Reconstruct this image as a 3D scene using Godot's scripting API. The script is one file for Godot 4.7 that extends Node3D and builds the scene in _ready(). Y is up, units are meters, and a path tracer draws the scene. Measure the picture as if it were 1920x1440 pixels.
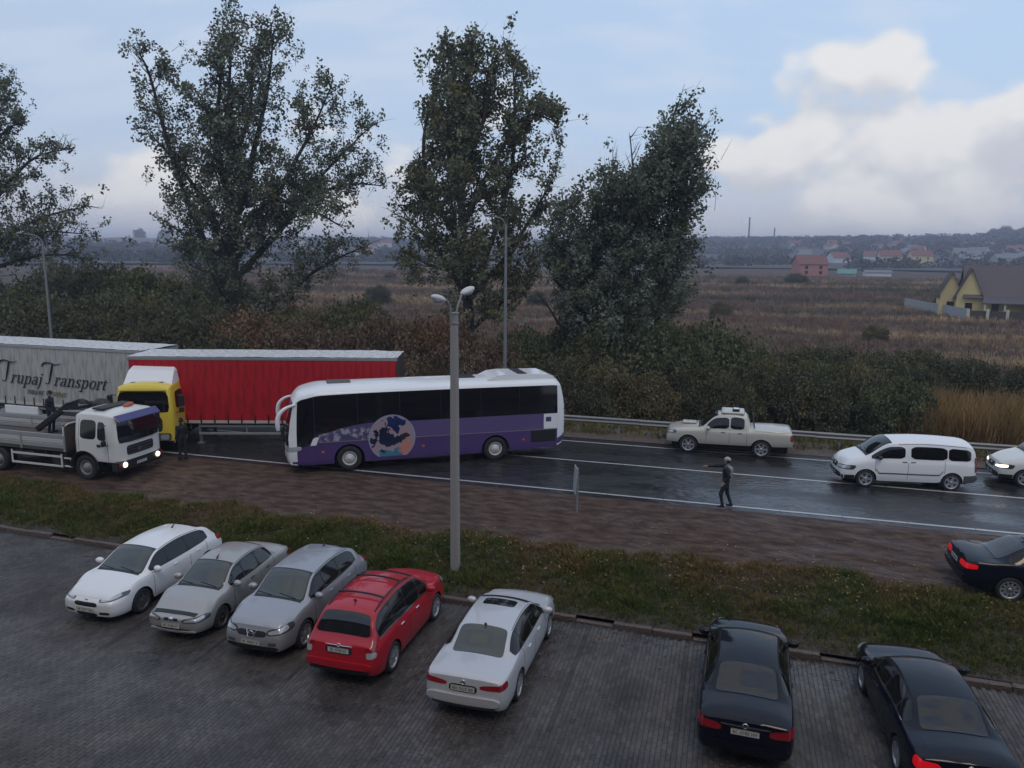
extends Node3D
# A roadside scene: wet car park, grass verge, wet road with stopped traffic, trees and hazy fields beyond.
# World: x runs along the road, z points from the road to the viewer's building, y is up, metres.

const RY := 0.85            # height of the road above the car park
var M := {}                 # materials by key
var taken := {}
var rng := RandomNumberGenerator.new()
const FH := Vector3(-0.2756, 0, -0.9613)   # away from the viewer's window, level
const RH := Vector3(0.9613, 0, -0.2756)    # across it

func _ready() -> void:
	rng.seed = 11
	var cam := Camera3D.new()
	cam.name = "camera"
	cam.position = Vector3(0, 9.6, 0)
	cam.rotation_degrees = Vector3(-9.9, 16.0, 0.5)
	cam.fov = 53.43
	cam.near = 0.1
	cam.far = 6000.0
	add_child(cam)
	var env := Environment.new()
	env.background_mode = Environment.BG_SKY
	env.sky = Sky.new()
	env.sky.sky_material = make_sky()
	env.background_energy_multiplier = 1.05
	env.tonemap_mode = Environment.TONE_MAPPER_LINEAR
	env.tonemap_exposure = 1.0
	env.sdfgi_enabled = true
	env.ssao_enabled = true
	env.ssil_enabled = true
	env.fog_enabled = true
	env.fog_density = 0.00055
	env.fog_light_color = Color(0.80, 0.83, 0.92)
	var we := WorldEnvironment.new()
	we.name = "air"
	we.environment = env
	add_child(we)
	var sun := DirectionalLight3D.new()
	sun.name = "sun"
	sun.light_energy = 0.22
	sun.light_angular_distance = 20.0
	sun.light_color = Color(1.0, 0.91, 0.80)
	sun.shadow_enabled = true
	sun.rotation_degrees = Vector3(-56, 27, 0)
	add_child(sun)
	make_materials()
	build_ground()
	build_hills()
	build_kerb()
	build_home()
	build_paving()
	build_verge()
	build_thickets()
	build_trees()
	build_far_things()
	build_road_furniture()
	build_parked_cars()
	build_road_cars()
	build_bus()
	build_lorries()
	build_tow_truck()
	build_people()
	for k in protos:
		protos[k].free()

# ---------------------------------------------------------------- sky
func sstep(a: float, b: float, x: float) -> float:
	var t := clampf((x - a) / (b - a), 0.0, 1.0)
	return t * t * (3.0 - 2.0 * t)

func make_sky() -> PanoramaSkyMaterial:
	var w := 2048
	var h := 1024
	var n := FastNoiseLite.new()
	n.seed = 5
	n.noise_type = FastNoiseLite.TYPE_SIMPLEX_SMOOTH
	n.fractal_type = FastNoiseLite.FRACTAL_FBM
	n.fractal_octaves = 5
	n.fractal_gain = 0.52
	n.frequency = 1.0
	var c := FastNoiseLite.new()
	c.seed = 21
	c.fractal_octaves = 4
	c.frequency = 1.0
	var im := Image.create(w, h, false, Image.FORMAT_RGBF)
	im.fill(Color(0.10, 0.10, 0.10))
	for j in h / 2:
		var el := 90.0 - (j + 0.5) * 180.0 / h
		var sy := sin(deg_to_rad(el))
		var low := 1.0 - sstep(4.0, 12.0, el)
		var high := sstep(44.0, 66.0, el)
		for i in w:
			var az := (i + 0.5) * 360.0 / w
			if az > 180.0:
				az -= 360.0
			var a := deg_to_rad(az)
			var ce := cos(deg_to_rad(el))
			var px := sin(a) * ce
			var pz := cos(a) * ce
			var side := sstep(0.9, -0.9, sin(a + 0.30))
			var base := Color(0.59, 0.63, 0.70).lerp(Color(0.50, 0.665, 0.875).lerp(Color(0.485, 0.60, 0.775), side), sstep(1.0, 9.0, el))
			base = base.lerp(Color(0.455, 0.625, 0.88).lerp(Color(0.45, 0.57, 0.77), side), sstep(9.0, 22.0, el)).lerp(Color(0.36, 0.49, 0.74), sstep(24.0, 70.0, el))
			# heaped clouds low over the horizon, a loose grey-white deck overhead
			var d := n.get_noise_3d(px * 5.0 + 3.1, sy * 7.0, pz * 5.0)
			var bank := exp(-pow((az - 12.0) / 15.0, 2.0) - pow((el - 6.5) / 6.8, 2.0))
			var rest := exp(-pow((fposmod(az + 62.0, 44.0) - 22.0) / 12.0, 2.0) - pow((el - 3.5) / 3.4, 2.0))
			var cov := d * 1.25 - 0.40 - 0.16 * sstep(11.0, 18.0, el) * (1.0 - high) + 0.22 * low + 0.92 * maxf(bank, rest * 0.55) + 0.68 * high
			var k := sstep(-0.03, 0.36, cov)
			var cl := Color(0.66, 0.665, 0.685)
			if k > 0.0 and el < 27.0:
				var d2 := n.get_noise_3d((px + 0.016) * 5.0 + 3.1, (sy + 0.030) * 7.0, pz * 5.0)
				var lit := clampf(0.52 + (d - d2) * 2.3 + (el - 4.0) * 0.05, 0.0, 1.0)
				cl = Color(0.60, 0.62, 0.675).lerp(Color(0.84, 0.83, 0.825), lit)
			cl = cl.lerp(Color(0.655, 0.665, 0.69), sstep(12.0, 26.0, el))
			base_mix(im, i, j, base, c, px, sy, pz, el, cl, k)
	var m := PanoramaSkyMaterial.new()
	m.panorama = ImageTexture.create_from_image(im)
	return m

func base_mix(im: Image, i: int, j: int, base: Color, c: FastNoiseLite, px: float, sy: float, pz: float, el: float, cl: Color, k: float) -> void:
	# thin streaks of high cloud over the blue
	var v := c.get_noise_3d((px + pz * 0.3) * 2.2 / (sy + 0.35), 7.0, (pz - px * 0.3) * 6.5 / (sy + 0.35))
	var veil := sstep(-0.25, 0.45, v) * 0.42 * (0.4 + 0.6 * sstep(4.0, 14.0, el))
	var col := base.lerp(Color(0.66, 0.72, 0.83), veil)
	col = col.lerp(cl, k * 0.94)
	col = col.lerp(Color(0.63, 0.65, 0.70), 0.60 * (1.0 - sstep(0.0, 4.5, el)))
	im.set_pixel(i, j, col)

# ---------------------------------------------------------------- materials
func mat(key: String, col: Color, rough := 0.7, metal := 0.0, spec := 0.5) -> StandardMaterial3D:
	var m := StandardMaterial3D.new()
	m.resource_name = key
	m.albedo_color = col.linear_to_srgb()
	m.roughness = rough
	m.metallic = metal
	m.metallic_specular = spec
	M[key] = m
	return m

func noise_tex(seed_: int, freq: float, octaves: int, cols: Array, size := 512, normal := false, bump := 6.0) -> NoiseTexture2D:
	var n := FastNoiseLite.new()
	n.seed = seed_
	n.frequency = freq
	n.fractal_octaves = octaves
	var t := NoiseTexture2D.new()
	t.width = size
	t.height = size
	t.seamless = true
	t.noise = n
	if normal:
		t.as_normal_map = true
		t.bump_strength = bump
	elif cols.size():
		var g := Gradient.new()
		var offs := PackedFloat32Array()
		var cc := PackedColorArray()
		for c in cols:
			offs.append(c[0])
			cc.append((c[1] as Color).linear_to_srgb())
		g.offsets = offs
		g.colors = cc
		t.color_ramp = g
	return t

func grey_ramp(a: float, b: float, lo := 0.3, hi := 0.7) -> Array:
	# values used as they stand, for roughness maps
	return [[lo, Color(a, a, a).srgb_to_linear()], [hi, Color(b, b, b).srgb_to_linear()]]

func tri(m: StandardMaterial3D, scale: float, world := true) -> StandardMaterial3D:
	m.uv1_triplanar = true
	m.uv1_world_triplanar = world
	m.uv1_scale = Vector3.ONE * scale
	return m

func ground_mat(key: String, cols: Array, freq: float, scale: float, rough_a: float, rough_b: float, bump: float, seed_: int, r_freq := 0.01) -> StandardMaterial3D:
	var m := mat(key, Color.WHITE, 1.0)
	m.albedo_color = Color.WHITE
	m.albedo_texture = noise_tex(seed_, freq, 6, cols, 1024)
	m.roughness_texture = noise_tex(seed_ + 40, r_freq, 5, grey_ramp(rough_a, rough_b), 512)
	m.roughness_texture_channel = BaseMaterial3D.TEXTURE_CHANNEL_RED
	if bump > 0.0:
		m.normal_enabled = true
		m.normal_texture = noise_tex(seed_ + 80, 0.06, 5, [], 512, true, bump)
	return tri(m, scale)

func paint(key: String, col: Color, metal := 0.0) -> StandardMaterial3D:
	var m := mat(key, col, 0.45, metal, 0.3)
	m.clearcoat_enabled = true
	m.clearcoat = 0.75
	m.clearcoat_roughness = 0.06
	return m

func leaf_mat(key: String, back: Color) -> StandardMaterial3D:
	var m := mat(key, Color.WHITE, 0.55)
	m.albedo_color = Color.WHITE
	m.metallic_specular = 0.22
	m.vertex_color_use_as_albedo = true
	m.backlight_enabled = true
	m.backlight = back.linear_to_srgb()
	return m

func make_materials() -> void:
	ground_mat("field", [[0.22, Color(0.058, 0.042, 0.038)], [0.42, Color(0.095, 0.068, 0.058)], [0.55, Color(0.080, 0.076, 0.052)], [0.68, Color(0.15, 0.112, 0.08)], [0.85, Color(0.062, 0.066, 0.045)]], 0.012, 0.011, 0.9, 1.0, 0.0, 3)
	M.field.uv1_scale = Vector3(0.006, 0.02, 0.026)
	M.field.metallic_specular = 0.15
	ground_mat("shoulder", [[0.25, Color(0.046, 0.028, 0.021)], [0.45, Color(0.068, 0.043, 0.033)], [0.62, Color(0.084, 0.055, 0.042)], [0.85, Color(0.112, 0.078, 0.060)]], 0.014, 0.12, 0.5, 0.95, 5.0, 9, 0.008)
	M.shoulder.metallic_specular = 0.32
	M.shoulder.uv1_scale = Vector3(0.07, 0.15, 0.17)
	ground_mat("asphalt", [[0.3, Color(0.018, 0.018, 0.020)], [0.7, Color(0.032, 0.031, 0.033)]], 0.02, 0.11, 0.16, 0.42, 1.2, 14, 0.006)
	M.asphalt.uv1_scale = Vector3(0.045, 0.1, 0.16)
	ground_mat("soil", [[0.3, Color(0.030, 0.022, 0.016)], [0.55, Color(0.052, 0.038, 0.026)], [0.8, Color(0.07, 0.055, 0.040)]], 0.03, 0.25, 0.6, 0.95, 6.0, 18)
	ground_mat("far_shoulder", [[0.3, Color(0.075, 0.056, 0.045)], [0.6, Color(0.12, 0.09, 0.07)], [0.8, Color(0.06, 0.065, 0.03)]], 0.02, 0.2, 0.6, 0.95, 4.0, 22)
	ground_mat("joint_sand", [[0.3, Color(0.020, 0.018, 0.017)], [0.7, Color(0.034, 0.030, 0.027)]], 0.03, 0.3, 0.3, 0.7, 2.0, 26)
	ground_mat("paver", [[0.25, Color(0.044, 0.038, 0.035)], [0.5, Color(0.058, 0.051, 0.047)], [0.75, Color(0.074, 0.065, 0.060)]], 0.008, 0.06, 0.30, 0.60, 1.5, 30, 0.005)
	M.paver.metallic_specular = 0.46
	M.paver.vertex_color_use_as_albedo = true
	ground_mat("kerb", [[0.3, Color(0.075, 0.055, 0.047)], [0.7, Color(0.14, 0.105, 0.09)]], 0.03, 0.5, 0.4, 0.8, 3.0, 34)
	ground_mat("hill", [[0.3, Color(0.034, 0.040, 0.034)], [0.5, Color(0.046, 0.050, 0.042)], [0.7, Color(0.058, 0.058, 0.046)]], 0.02, 0.012, 0.95, 1.0, 0.0, 38)
	ground_mat("pale_hill", [[0.3, Color(0.10, 0.095, 0.075)], [0.7, Color(0.16, 0.145, 0.115)]], 0.02, 0.008, 0.95, 1.0, 0.0, 42)
	ground_mat("concrete", [[0.3, Color(0.25, 0.232, 0.22)], [0.7, Color(0.31, 0.29, 0.275)]], 0.03, 0.7, 0.6, 0.9, 2.0, 46)
	ground_mat("bark", [[0.3, Color(0.030, 0.027, 0.024)], [0.7, Color(0.085, 0.078, 0.068)]], 0.03, 0.4, 0.9, 1.0, 5.0, 50)
	mat("line", Color(0.42, 0.42, 0.42), 0.35)
	M.line.roughness = 0.35
	leaf_mat("leaf", Color(0.30, 0.34, 0.20))
	leaf_mat("grass_blade", Color(0.25, 0.3, 0.15))
	mat("glass", Color(0.010, 0.011, 0.012), 0.04, 0.0, 0.6)
	mat("wind_glass", Color(0.050, 0.060, 0.055), 0.05, 0.0, 0.62)
	mat("tint_glass", Color(0.006, 0.006, 0.007), 0.06, 0.0, 0.5)
	mat("rubber", Color(0.016, 0.016, 0.017), 0.75)
	mat("black_plastic", Color(0.014, 0.014, 0.015), 0.5)
	mat("grey_plastic", Color(0.075, 0.077, 0.08), 0.5)
	mat("underside", Color(0.008, 0.008, 0.008), 0.9)
	mat("rim_silver", Color(0.42, 0.43, 0.45), 0.32, 0.6)
	mat("rim_dark", Color(0.12, 0.12, 0.13), 0.4, 0.5)
	mat("chrome", Color(0.75, 0.76, 0.78), 0.12, 1.0)
	mat("lamp_clear", Color(0.50, 0.51, 0.53), 0.1, 0.3, 0.8)
	mat("lamp_shell", Color(0.055, 0.058, 0.062), 0.06, 0.0, 0.7)
	mat("lamp_red", Color(0.24, 0.006, 0.012), 0.08, 0.0, 0.8)
	var lr := mat("lamp_red_lit", Color(0.5, 0.01, 0.02), 0.15)
	lr.emission_enabled = true
	lr.emission = Color(1.0, 0.05, 0.07)
	lr.emission_energy_multiplier = 0.26
	var lw := mat("headlamp_lit", Color(0.9, 0.85, 0.7), 0.1)
	lw.emission_enabled = true
	lw.emission = Color(1.0, 0.93, 0.78)
	lw.emission_energy_multiplier = 2.2
	mat("amber", Color(0.55, 0.16, 0.02), 0.2)
	mat("plate", Color(0.62, 0.62, 0.58), 0.4)
	mat("ink", Color(0.012, 0.012, 0.014), 0.6)
	mat("galvanised", Color(0.22, 0.222, 0.22), 0.5, 0.4)
	mat("grey_steel", Color(0.26, 0.26, 0.26), 0.5, 0.3)
	mat("lamp_white", Color(0.55, 0.545, 0.53), 0.4)
	paint("white", Color(0.74, 0.745, 0.75))
	paint("cream_white", Color(0.66, 0.655, 0.62))
	paint("silver", Color(0.40, 0.40, 0.405), 0.35)
	paint("warm_silver", Color(0.37, 0.36, 0.35), 0.35)
	paint("blue_silver", Color(0.335, 0.345, 0.37), 0.4)
	paint("red", Color(0.40, 0.010, 0.022))
	paint("black", Color(0.004, 0.005, 0.011))
	paint("navy", Color(0.004, 0.006, 0.014))
	for k in ["black", "navy"]:
		M[k].metallic_specular = 0.12
		M[k].clearcoat = 0.62
	paint("pearl_white", Color(0.52, 0.52, 0.535), 0.3)
	paint("beige_silver", Color(0.50, 0.475, 0.42), 0.2)
	paint("purple", Color(0.075, 0.042, 0.150))
	paint("pale_purple", Color(0.108, 0.075, 0.190))
	paint("yellow", Color(0.70, 0.52, 0.055))
	for q in [["curtain_red", Color(0.30, 0.012, 0.018), Color(0.43, 0.014, 0.022)], ["curtain_grey", Color(0.31, 0.30, 0.27), Color(0.42, 0.41, 0.385)], ["tarp_white", Color(0.44, 0.43, 0.42), Color(0.62, 0.62, 0.62)]]:
		var cm := mat(q[0], Color.WHITE, 0.5, 0.0, 0.35)
		cm.albedo_color = Color.WHITE
		cm.albedo_texture = noise_tex(61 + (q[0] as String).length(), 0.02, 5, [[0.3, q[1]], [0.55, q[2]]], 256)
		tri(cm, 0.3, false)
		cm.uv1_scale = Vector3(0.9, 0.12, 0.5)
	mat("alu", Color(0.34, 0.335, 0.325), 0.45, 0.3)
	mat("alu_pale", Color(0.50, 0.49, 0.47), 0.45, 0.2)
	mat("chassis", Color(0.025, 0.024, 0.023), 0.65)
	mat("bed_floor", Color(0.07, 0.058, 0.05), 0.8)
	mat("rust_red", Color(0.12, 0.03, 0.025), 0.6)
	mat("blue_visor", Color(0.06, 0.055, 0.17), 0.3)
	mat("orange_strap", Color(0.42, 0.10, 0.05), 0.6)
	mat("roof_brown", Color(0.075, 0.060, 0.068), 0.5)
	mat("wall_yellow", Color(0.56, 0.46, 0.22), 0.85)
	mat("wall_pale", Color(0.50, 0.47, 0.40), 0.85)
	mat("home_wall", Color(0.085, 0.070, 0.062), 0.9)
	mat("wall_pink", Color(0.36, 0.16, 0.13), 0.85)
	mat("wall_white", Color(0.55, 0.55, 0.55), 0.85)
	mat("wall_grey", Color(0.32, 0.33, 0.34), 0.85)
	mat("roof_red", Color(0.17, 0.07, 0.055), 0.7)
	mat("roof_grey", Color(0.16, 0.17, 0.18), 0.7)
	mat("roof_teal", Color(0.12, 0.26, 0.22), 0.6)
	mat("brown_panel", Color(0.055, 0.042, 0.036), 0.6)
	var cl := mat("cloth", Color.WHITE, 0.85)
	cl.albedo_color = Color.WHITE
	cl.vertex_color_use_as_albedo = true

# ---------------------------------------------------------------- naming
func numbered(called: String) -> String:
	if not taken.has(called):
		taken[called] = 0
		return called
	taken[called] += 1
	return "%s_%03d" % [called, taken[called]]

func thing(called: String, label: String, category: String, at := Vector3.ZERO, turn := 0.0, group := "") -> Node3D:
	var o := Node3D.new()
	o.name = numbered(called)
	add_child(o)
	o.position = at
	o.rotation_degrees.y = turn
	tag(o, label, category, group)
	return o

func tag(o: Node3D, label: String, category: String, group := "", kind := "") -> Node3D:
	o.set_meta("label", label)
	o.set_meta("category", category)
	if group:
		o.set_meta("group", group)
	if kind:
		o.set_meta("kind", kind)
	return o

func mesh_of(shape) -> Mesh:
	if shape is SurfaceTool:
		shape.generate_normals()
		shape.index()
		return shape.commit()
	return shape

func obj(called: String, shape, m, parent: Node = self, at := Vector3.ZERO, turn := Vector3.ZERO) -> MeshInstance3D:
	var o := MeshInstance3D.new()
	o.mesh = mesh_of(shape)
	if m is String:
		m = M[m]
	o.material_override = m
	if parent == self:
		o.name = numbered(called)
	else:
		var k := 0
		var nm := called
		while parent.has_node(NodePath(nm)):
			k += 1
			nm = "%s_%03d" % [called, k]
		o.name = nm
	parent.add_child(o, true)
	o.position = at
	o.rotation_degrees = turn
	return o

func struct(called: String, shape, m) -> MeshInstance3D:
	var o := obj(called, shape, m)
	o.set_meta("kind", "structure")
	return o

func scatter(called: String, mesh: Mesh, m, xf: Array, cols: Array, parent: Node = self) -> MultiMeshInstance3D:
	var mm := MultiMesh.new()
	mm.transform_format = MultiMesh.TRANSFORM_3D
	mm.use_colors = cols.size() > 0
	mm.mesh = mesh
	mm.instance_count = xf.size()
	for i in xf.size():
		mm.set_instance_transform(i, xf[i])
		if cols.size():
			mm.set_instance_color(i, cols[i])
	var o := MultiMeshInstance3D.new()
	o.multimesh = mm
	o.material_override = M[m] if m is String else m
	o.name = numbered(called) if parent == self else called
	o.set_meta("kind", "stuff")
	parent.add_child(o, true)
	return o

# ---------------------------------------------------------------- mesh helpers
func st_new(smooth := false) -> SurfaceTool:
	var st := SurfaceTool.new()
	st.begin(Mesh.PRIMITIVE_TRIANGLES)
	st.set_smooth_group(0 if smooth else -1)
	return st

func t3(st: SurfaceTool, a: Vector3, b: Vector3, c: Vector3) -> void:
	if (b - a).cross(c - a).length_squared() < 1e-13:
		return
	st.add_vertex(a)
	st.add_vertex(b)
	st.add_vertex(c)

func q4(st: SurfaceTool, a: Vector3, b: Vector3, c: Vector3, d: Vector3) -> void:
	t3(st, a, b, c)
	t3(st, a, c, d)

func box(st: SurfaceTool, c: Vector3, s: Vector3, basis := Basis()) -> void:
	st.set_smooth_group(-1)
	var p := []
	for k in 8:
		p.append(c + basis * (Vector3(s.x * (0.5 if k & 1 else -0.5), s.y * (0.5 if k & 2 else -0.5), s.z * (0.5 if k & 4 else -0.5))))
	q4(st, p[0], p[2], p[3], p[1])
	q4(st, p[4], p[5], p[7], p[6])
	q4(st, p[0], p[4], p[6], p[2])
	q4(st, p[1], p[3], p[7], p[5])
	q4(st, p[2], p[6], p[7], p[3])
	q4(st, p[0], p[1], p[5], p[4])

# box with chamfered edges
func cbox(st: SurfaceTool, c: Vector3, s: Vector3, e := 0.01, basis := Basis()) -> void:
	st.set_smooth_group(-1)
	var h := s * 0.5
	var i := h - Vector3.ONE * e
	var v := func(x: float, y: float, z: float) -> Vector3: return c + basis * Vector3(x, y, z)
	for d in [-1.0, 1.0]:
		var f := func(a: Vector3, b: Vector3, cc: Vector3, dd: Vector3) -> void:
			if d > 0: q4(st, a, b, cc, dd)
			else: q4(st, dd, cc, b, a)
		f.call(v.call(-i.x, d * h.y, -i.z), v.call(i.x, d * h.y, -i.z), v.call(i.x, d * h.y, i.z), v.call(-i.x, d * h.y, i.z))
		f.call(v.call(d * h.x, -i.y, -i.z), v.call(d * h.x, -i.y, i.z), v.call(d * h.x, i.y, i.z), v.call(d * h.x, i.y, -i.z))
		f.call(v.call(-i.x, -i.y, d * h.z), v.call(-i.x, i.y, d * h.z), v.call(i.x, i.y, d * h.z), v.call(i.x, -i.y, d * h.z))
		for g in [-1.0, 1.0]:
			q4(st, v.call(-i.x, d * h.y, g * i.z), v.call(i.x, d * h.y, g * i.z), v.call(i.x, d * i.y, g * h.z), v.call(-i.x, d * i.y, g * h.z))
			q4(st, v.call(d * h.x, -i.y, g * i.z), v.call(d * h.x, i.y, g * i.z), v.call(d * i.x, i.y, g * h.z), v.call(d * i.x, -i.y, g * h.z))
			q4(st, v.call(d * h.x, g * i.y, -i.z), v.call(d * h.x, g * i.y, i.z), v.call(d * i.x, g * h.y, i.z), v.call(d * i.x, g * h.y, -i.z))
			for k in [-1.0, 1.0]:
				t3(st, v.call(d * h.x, g * i.y, k * i.z), v.call(d * i.x, g * h.y, k * i.z), v.call(d * i.x, g * i.y, k * h.z))

func tube(st: SurfaceTool, pts: Array, rad: Array, n := 8, caps := true) -> void:
	st.set_smooth_group(0)
	var rings := []
	var side := Vector3.ZERO
	for i in pts.size():
		var d: Vector3 = (pts[mini(i + 1, pts.size() - 1)] - pts[maxi(i - 1, 0)]).normalized()
		if side == Vector3.ZERO:
			side = d.cross(Vector3.UP if absf(d.y) < 0.9 else Vector3.RIGHT).normalized()
		else:
			side = (side - d * side.dot(d)).normalized()
		var up := d.cross(side)
		var ring := []
		for k in n:
			var a := TAU * k / n
			ring.append(pts[i] + (side * cos(a) + up * sin(a)) * rad[mini(i, rad.size() - 1)])
		rings.append(ring)
	for i in rings.size() - 1:
		for k in n:
			var k2 := (k + 1) % n
			q4(st, rings[i][k], rings[i][k2], rings[i + 1][k2], rings[i + 1][k])
	if caps:
		st.set_smooth_group(-1)
		for k in range(1, n - 1):
			t3(st, rings[0][0], rings[0][k + 1], rings[0][k])
			t3(st, rings[-1][0], rings[-1][k], rings[-1][k + 1])

# profile of (radius, along) spun about z
func lathe(st: SurfaceTool, prof: Array, n := 24, off := Vector3.ZERO, smooth := true) -> void:
	st.set_smooth_group(0 if smooth else -1)
	for i in prof.size() - 1:
		for k in n:
			var a := TAU * k / n
			var b := TAU * (k + 1) / n
			var p: Vector2 = prof[i]
			var q: Vector2 = prof[i + 1]
			q4(st, off + Vector3(cos(a) * p.x, sin(a) * p.x, p.y), off + Vector3(cos(b) * p.x, sin(b) * p.x, p.y), off + Vector3(cos(b) * q.x, sin(b) * q.x, q.y), off + Vector3(cos(a) * q.x, sin(a) * q.x, q.y))

func ball(st: SurfaceTool, c: Vector3, r: Vector3, n := 10, basis := Basis()) -> void:
	st.set_smooth_group(0)
	for i in n:
		for k in n * 2:
			var p := []
			for e in [[i, k], [i, k + 1], [i + 1, k + 1], [i + 1, k]]:
				var t: float = PI * e[0] / n
				var a: float = PI * e[1] / n
				p.append(c + basis * Vector3(r.x * sin(t) * cos(a), r.y * cos(t), r.z * sin(t) * sin(a)))
			q4(st, p[0], p[1], p[2], p[3])

func grid(st: SurfaceTool, g: Array, smooth := true) -> void:
	st.set_smooth_group(0 if smooth else -1)
	for i in g.size() - 1:
		for j in g[i].size() - 1:
			q4(st, g[i][j], g[i + 1][j], g[i + 1][j + 1], g[i][j + 1])

# closed outline in x and y pushed along z
func prism(st: SurfaceTool, poly: PackedVector2Array, z0: float, z1: float, xf := Transform3D()) -> void:
	st.set_smooth_group(-1)
	var idx := Geometry2D.triangulate_polygon(poly)
	for k in range(0, idx.size(), 3):
		for z in [z0, z1]:
			var a := poly[idx[k]]
			var b := poly[idx[k + 1]]
			var c := poly[idx[k + 2]]
			if z == z0:
				t3(st, xf * Vector3(a.x, a.y, z), xf * Vector3(b.x, b.y, z), xf * Vector3(c.x, c.y, z))
			else:
				t3(st, xf * Vector3(a.x, a.y, z), xf * Vector3(c.x, c.y, z), xf * Vector3(b.x, b.y, z))
	for k in poly.size():
		var a := poly[k]
		var b := poly[(k + 1) % poly.size()]
		q4(st, xf * Vector3(a.x, a.y, z0), xf * Vector3(a.x, a.y, z1), xf * Vector3(b.x, b.y, z1), xf * Vector3(b.x, b.y, z0))

func letters(s: String, size: float, bold := false, serif := false, slant := 0.0, depth := 0.004, left := false) -> ArrayMesh:
	var tm := TextMesh.new()
	if left:
		tm.horizontal_alignment = HORIZONTAL_ALIGNMENT_LEFT
	var f := SystemFont.new()
	f.font_names = PackedStringArray(["Droid Serif" if serif else "Droid Sans"])
	f.font_weight = 700 if bold else 400
	tm.font = f
	tm.text = s
	tm.font_size = 32
	tm.pixel_size = size / 32.0 * 1.35
	tm.depth = depth
	var out := ArrayMesh.new()
	var ar := tm.get_mesh_arrays()
	if slant != 0.0:
		var v: PackedVector3Array = ar[Mesh.ARRAY_VERTEX]
		for i in v.size():
			v[i] = Vector3(v[i].x + v[i].y * slant, v[i].y, v[i].z)
		ar[Mesh.ARRAY_VERTEX] = v
	out.add_surface_from_arrays(Mesh.PRIMITIVE_TRIANGLES, ar)
	return out

# monotone cubic through [x, y] pairs
func ip(a: Array, x: float) -> float:
	var n := a.size()
	if x <= a[0][0]:
		return a[0][1]
	if x >= a[n - 1][0]:
		return a[n - 1][1]
	var i := 0
	while x > a[i + 1][0]:
		i += 1
	var h: float = a[i + 1][0] - a[i][0]
	var d: float = (a[i + 1][1] - a[i][1]) / h
	var m0 := d
	var m1 := d
	if i > 0:
		var dp: float = (a[i][1] - a[i - 1][1]) / (a[i][0] - a[i - 1][0])
		m0 = 0.0 if dp * d <= 0.0 else 2.0 * dp * d / (dp + d)
	if i < n - 2:
		var dn: float = (a[i + 2][1] - a[i + 1][1]) / (a[i + 2][0] - a[i + 1][0])
		m1 = 0.0 if dn * d <= 0.0 else 2.0 * dn * d / (dn + d)
	var t: float = (x - a[i][0]) / h
	var t2 := t * t
	var t3_ := t2 * t
	return (2 * t3_ - 3 * t2 + 1) * a[i][1] + (t3_ - 2 * t2 + t) * h * m0 + (-2 * t3_ + 3 * t2) * a[i + 1][1] + (t3_ - t2) * h * m1
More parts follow.
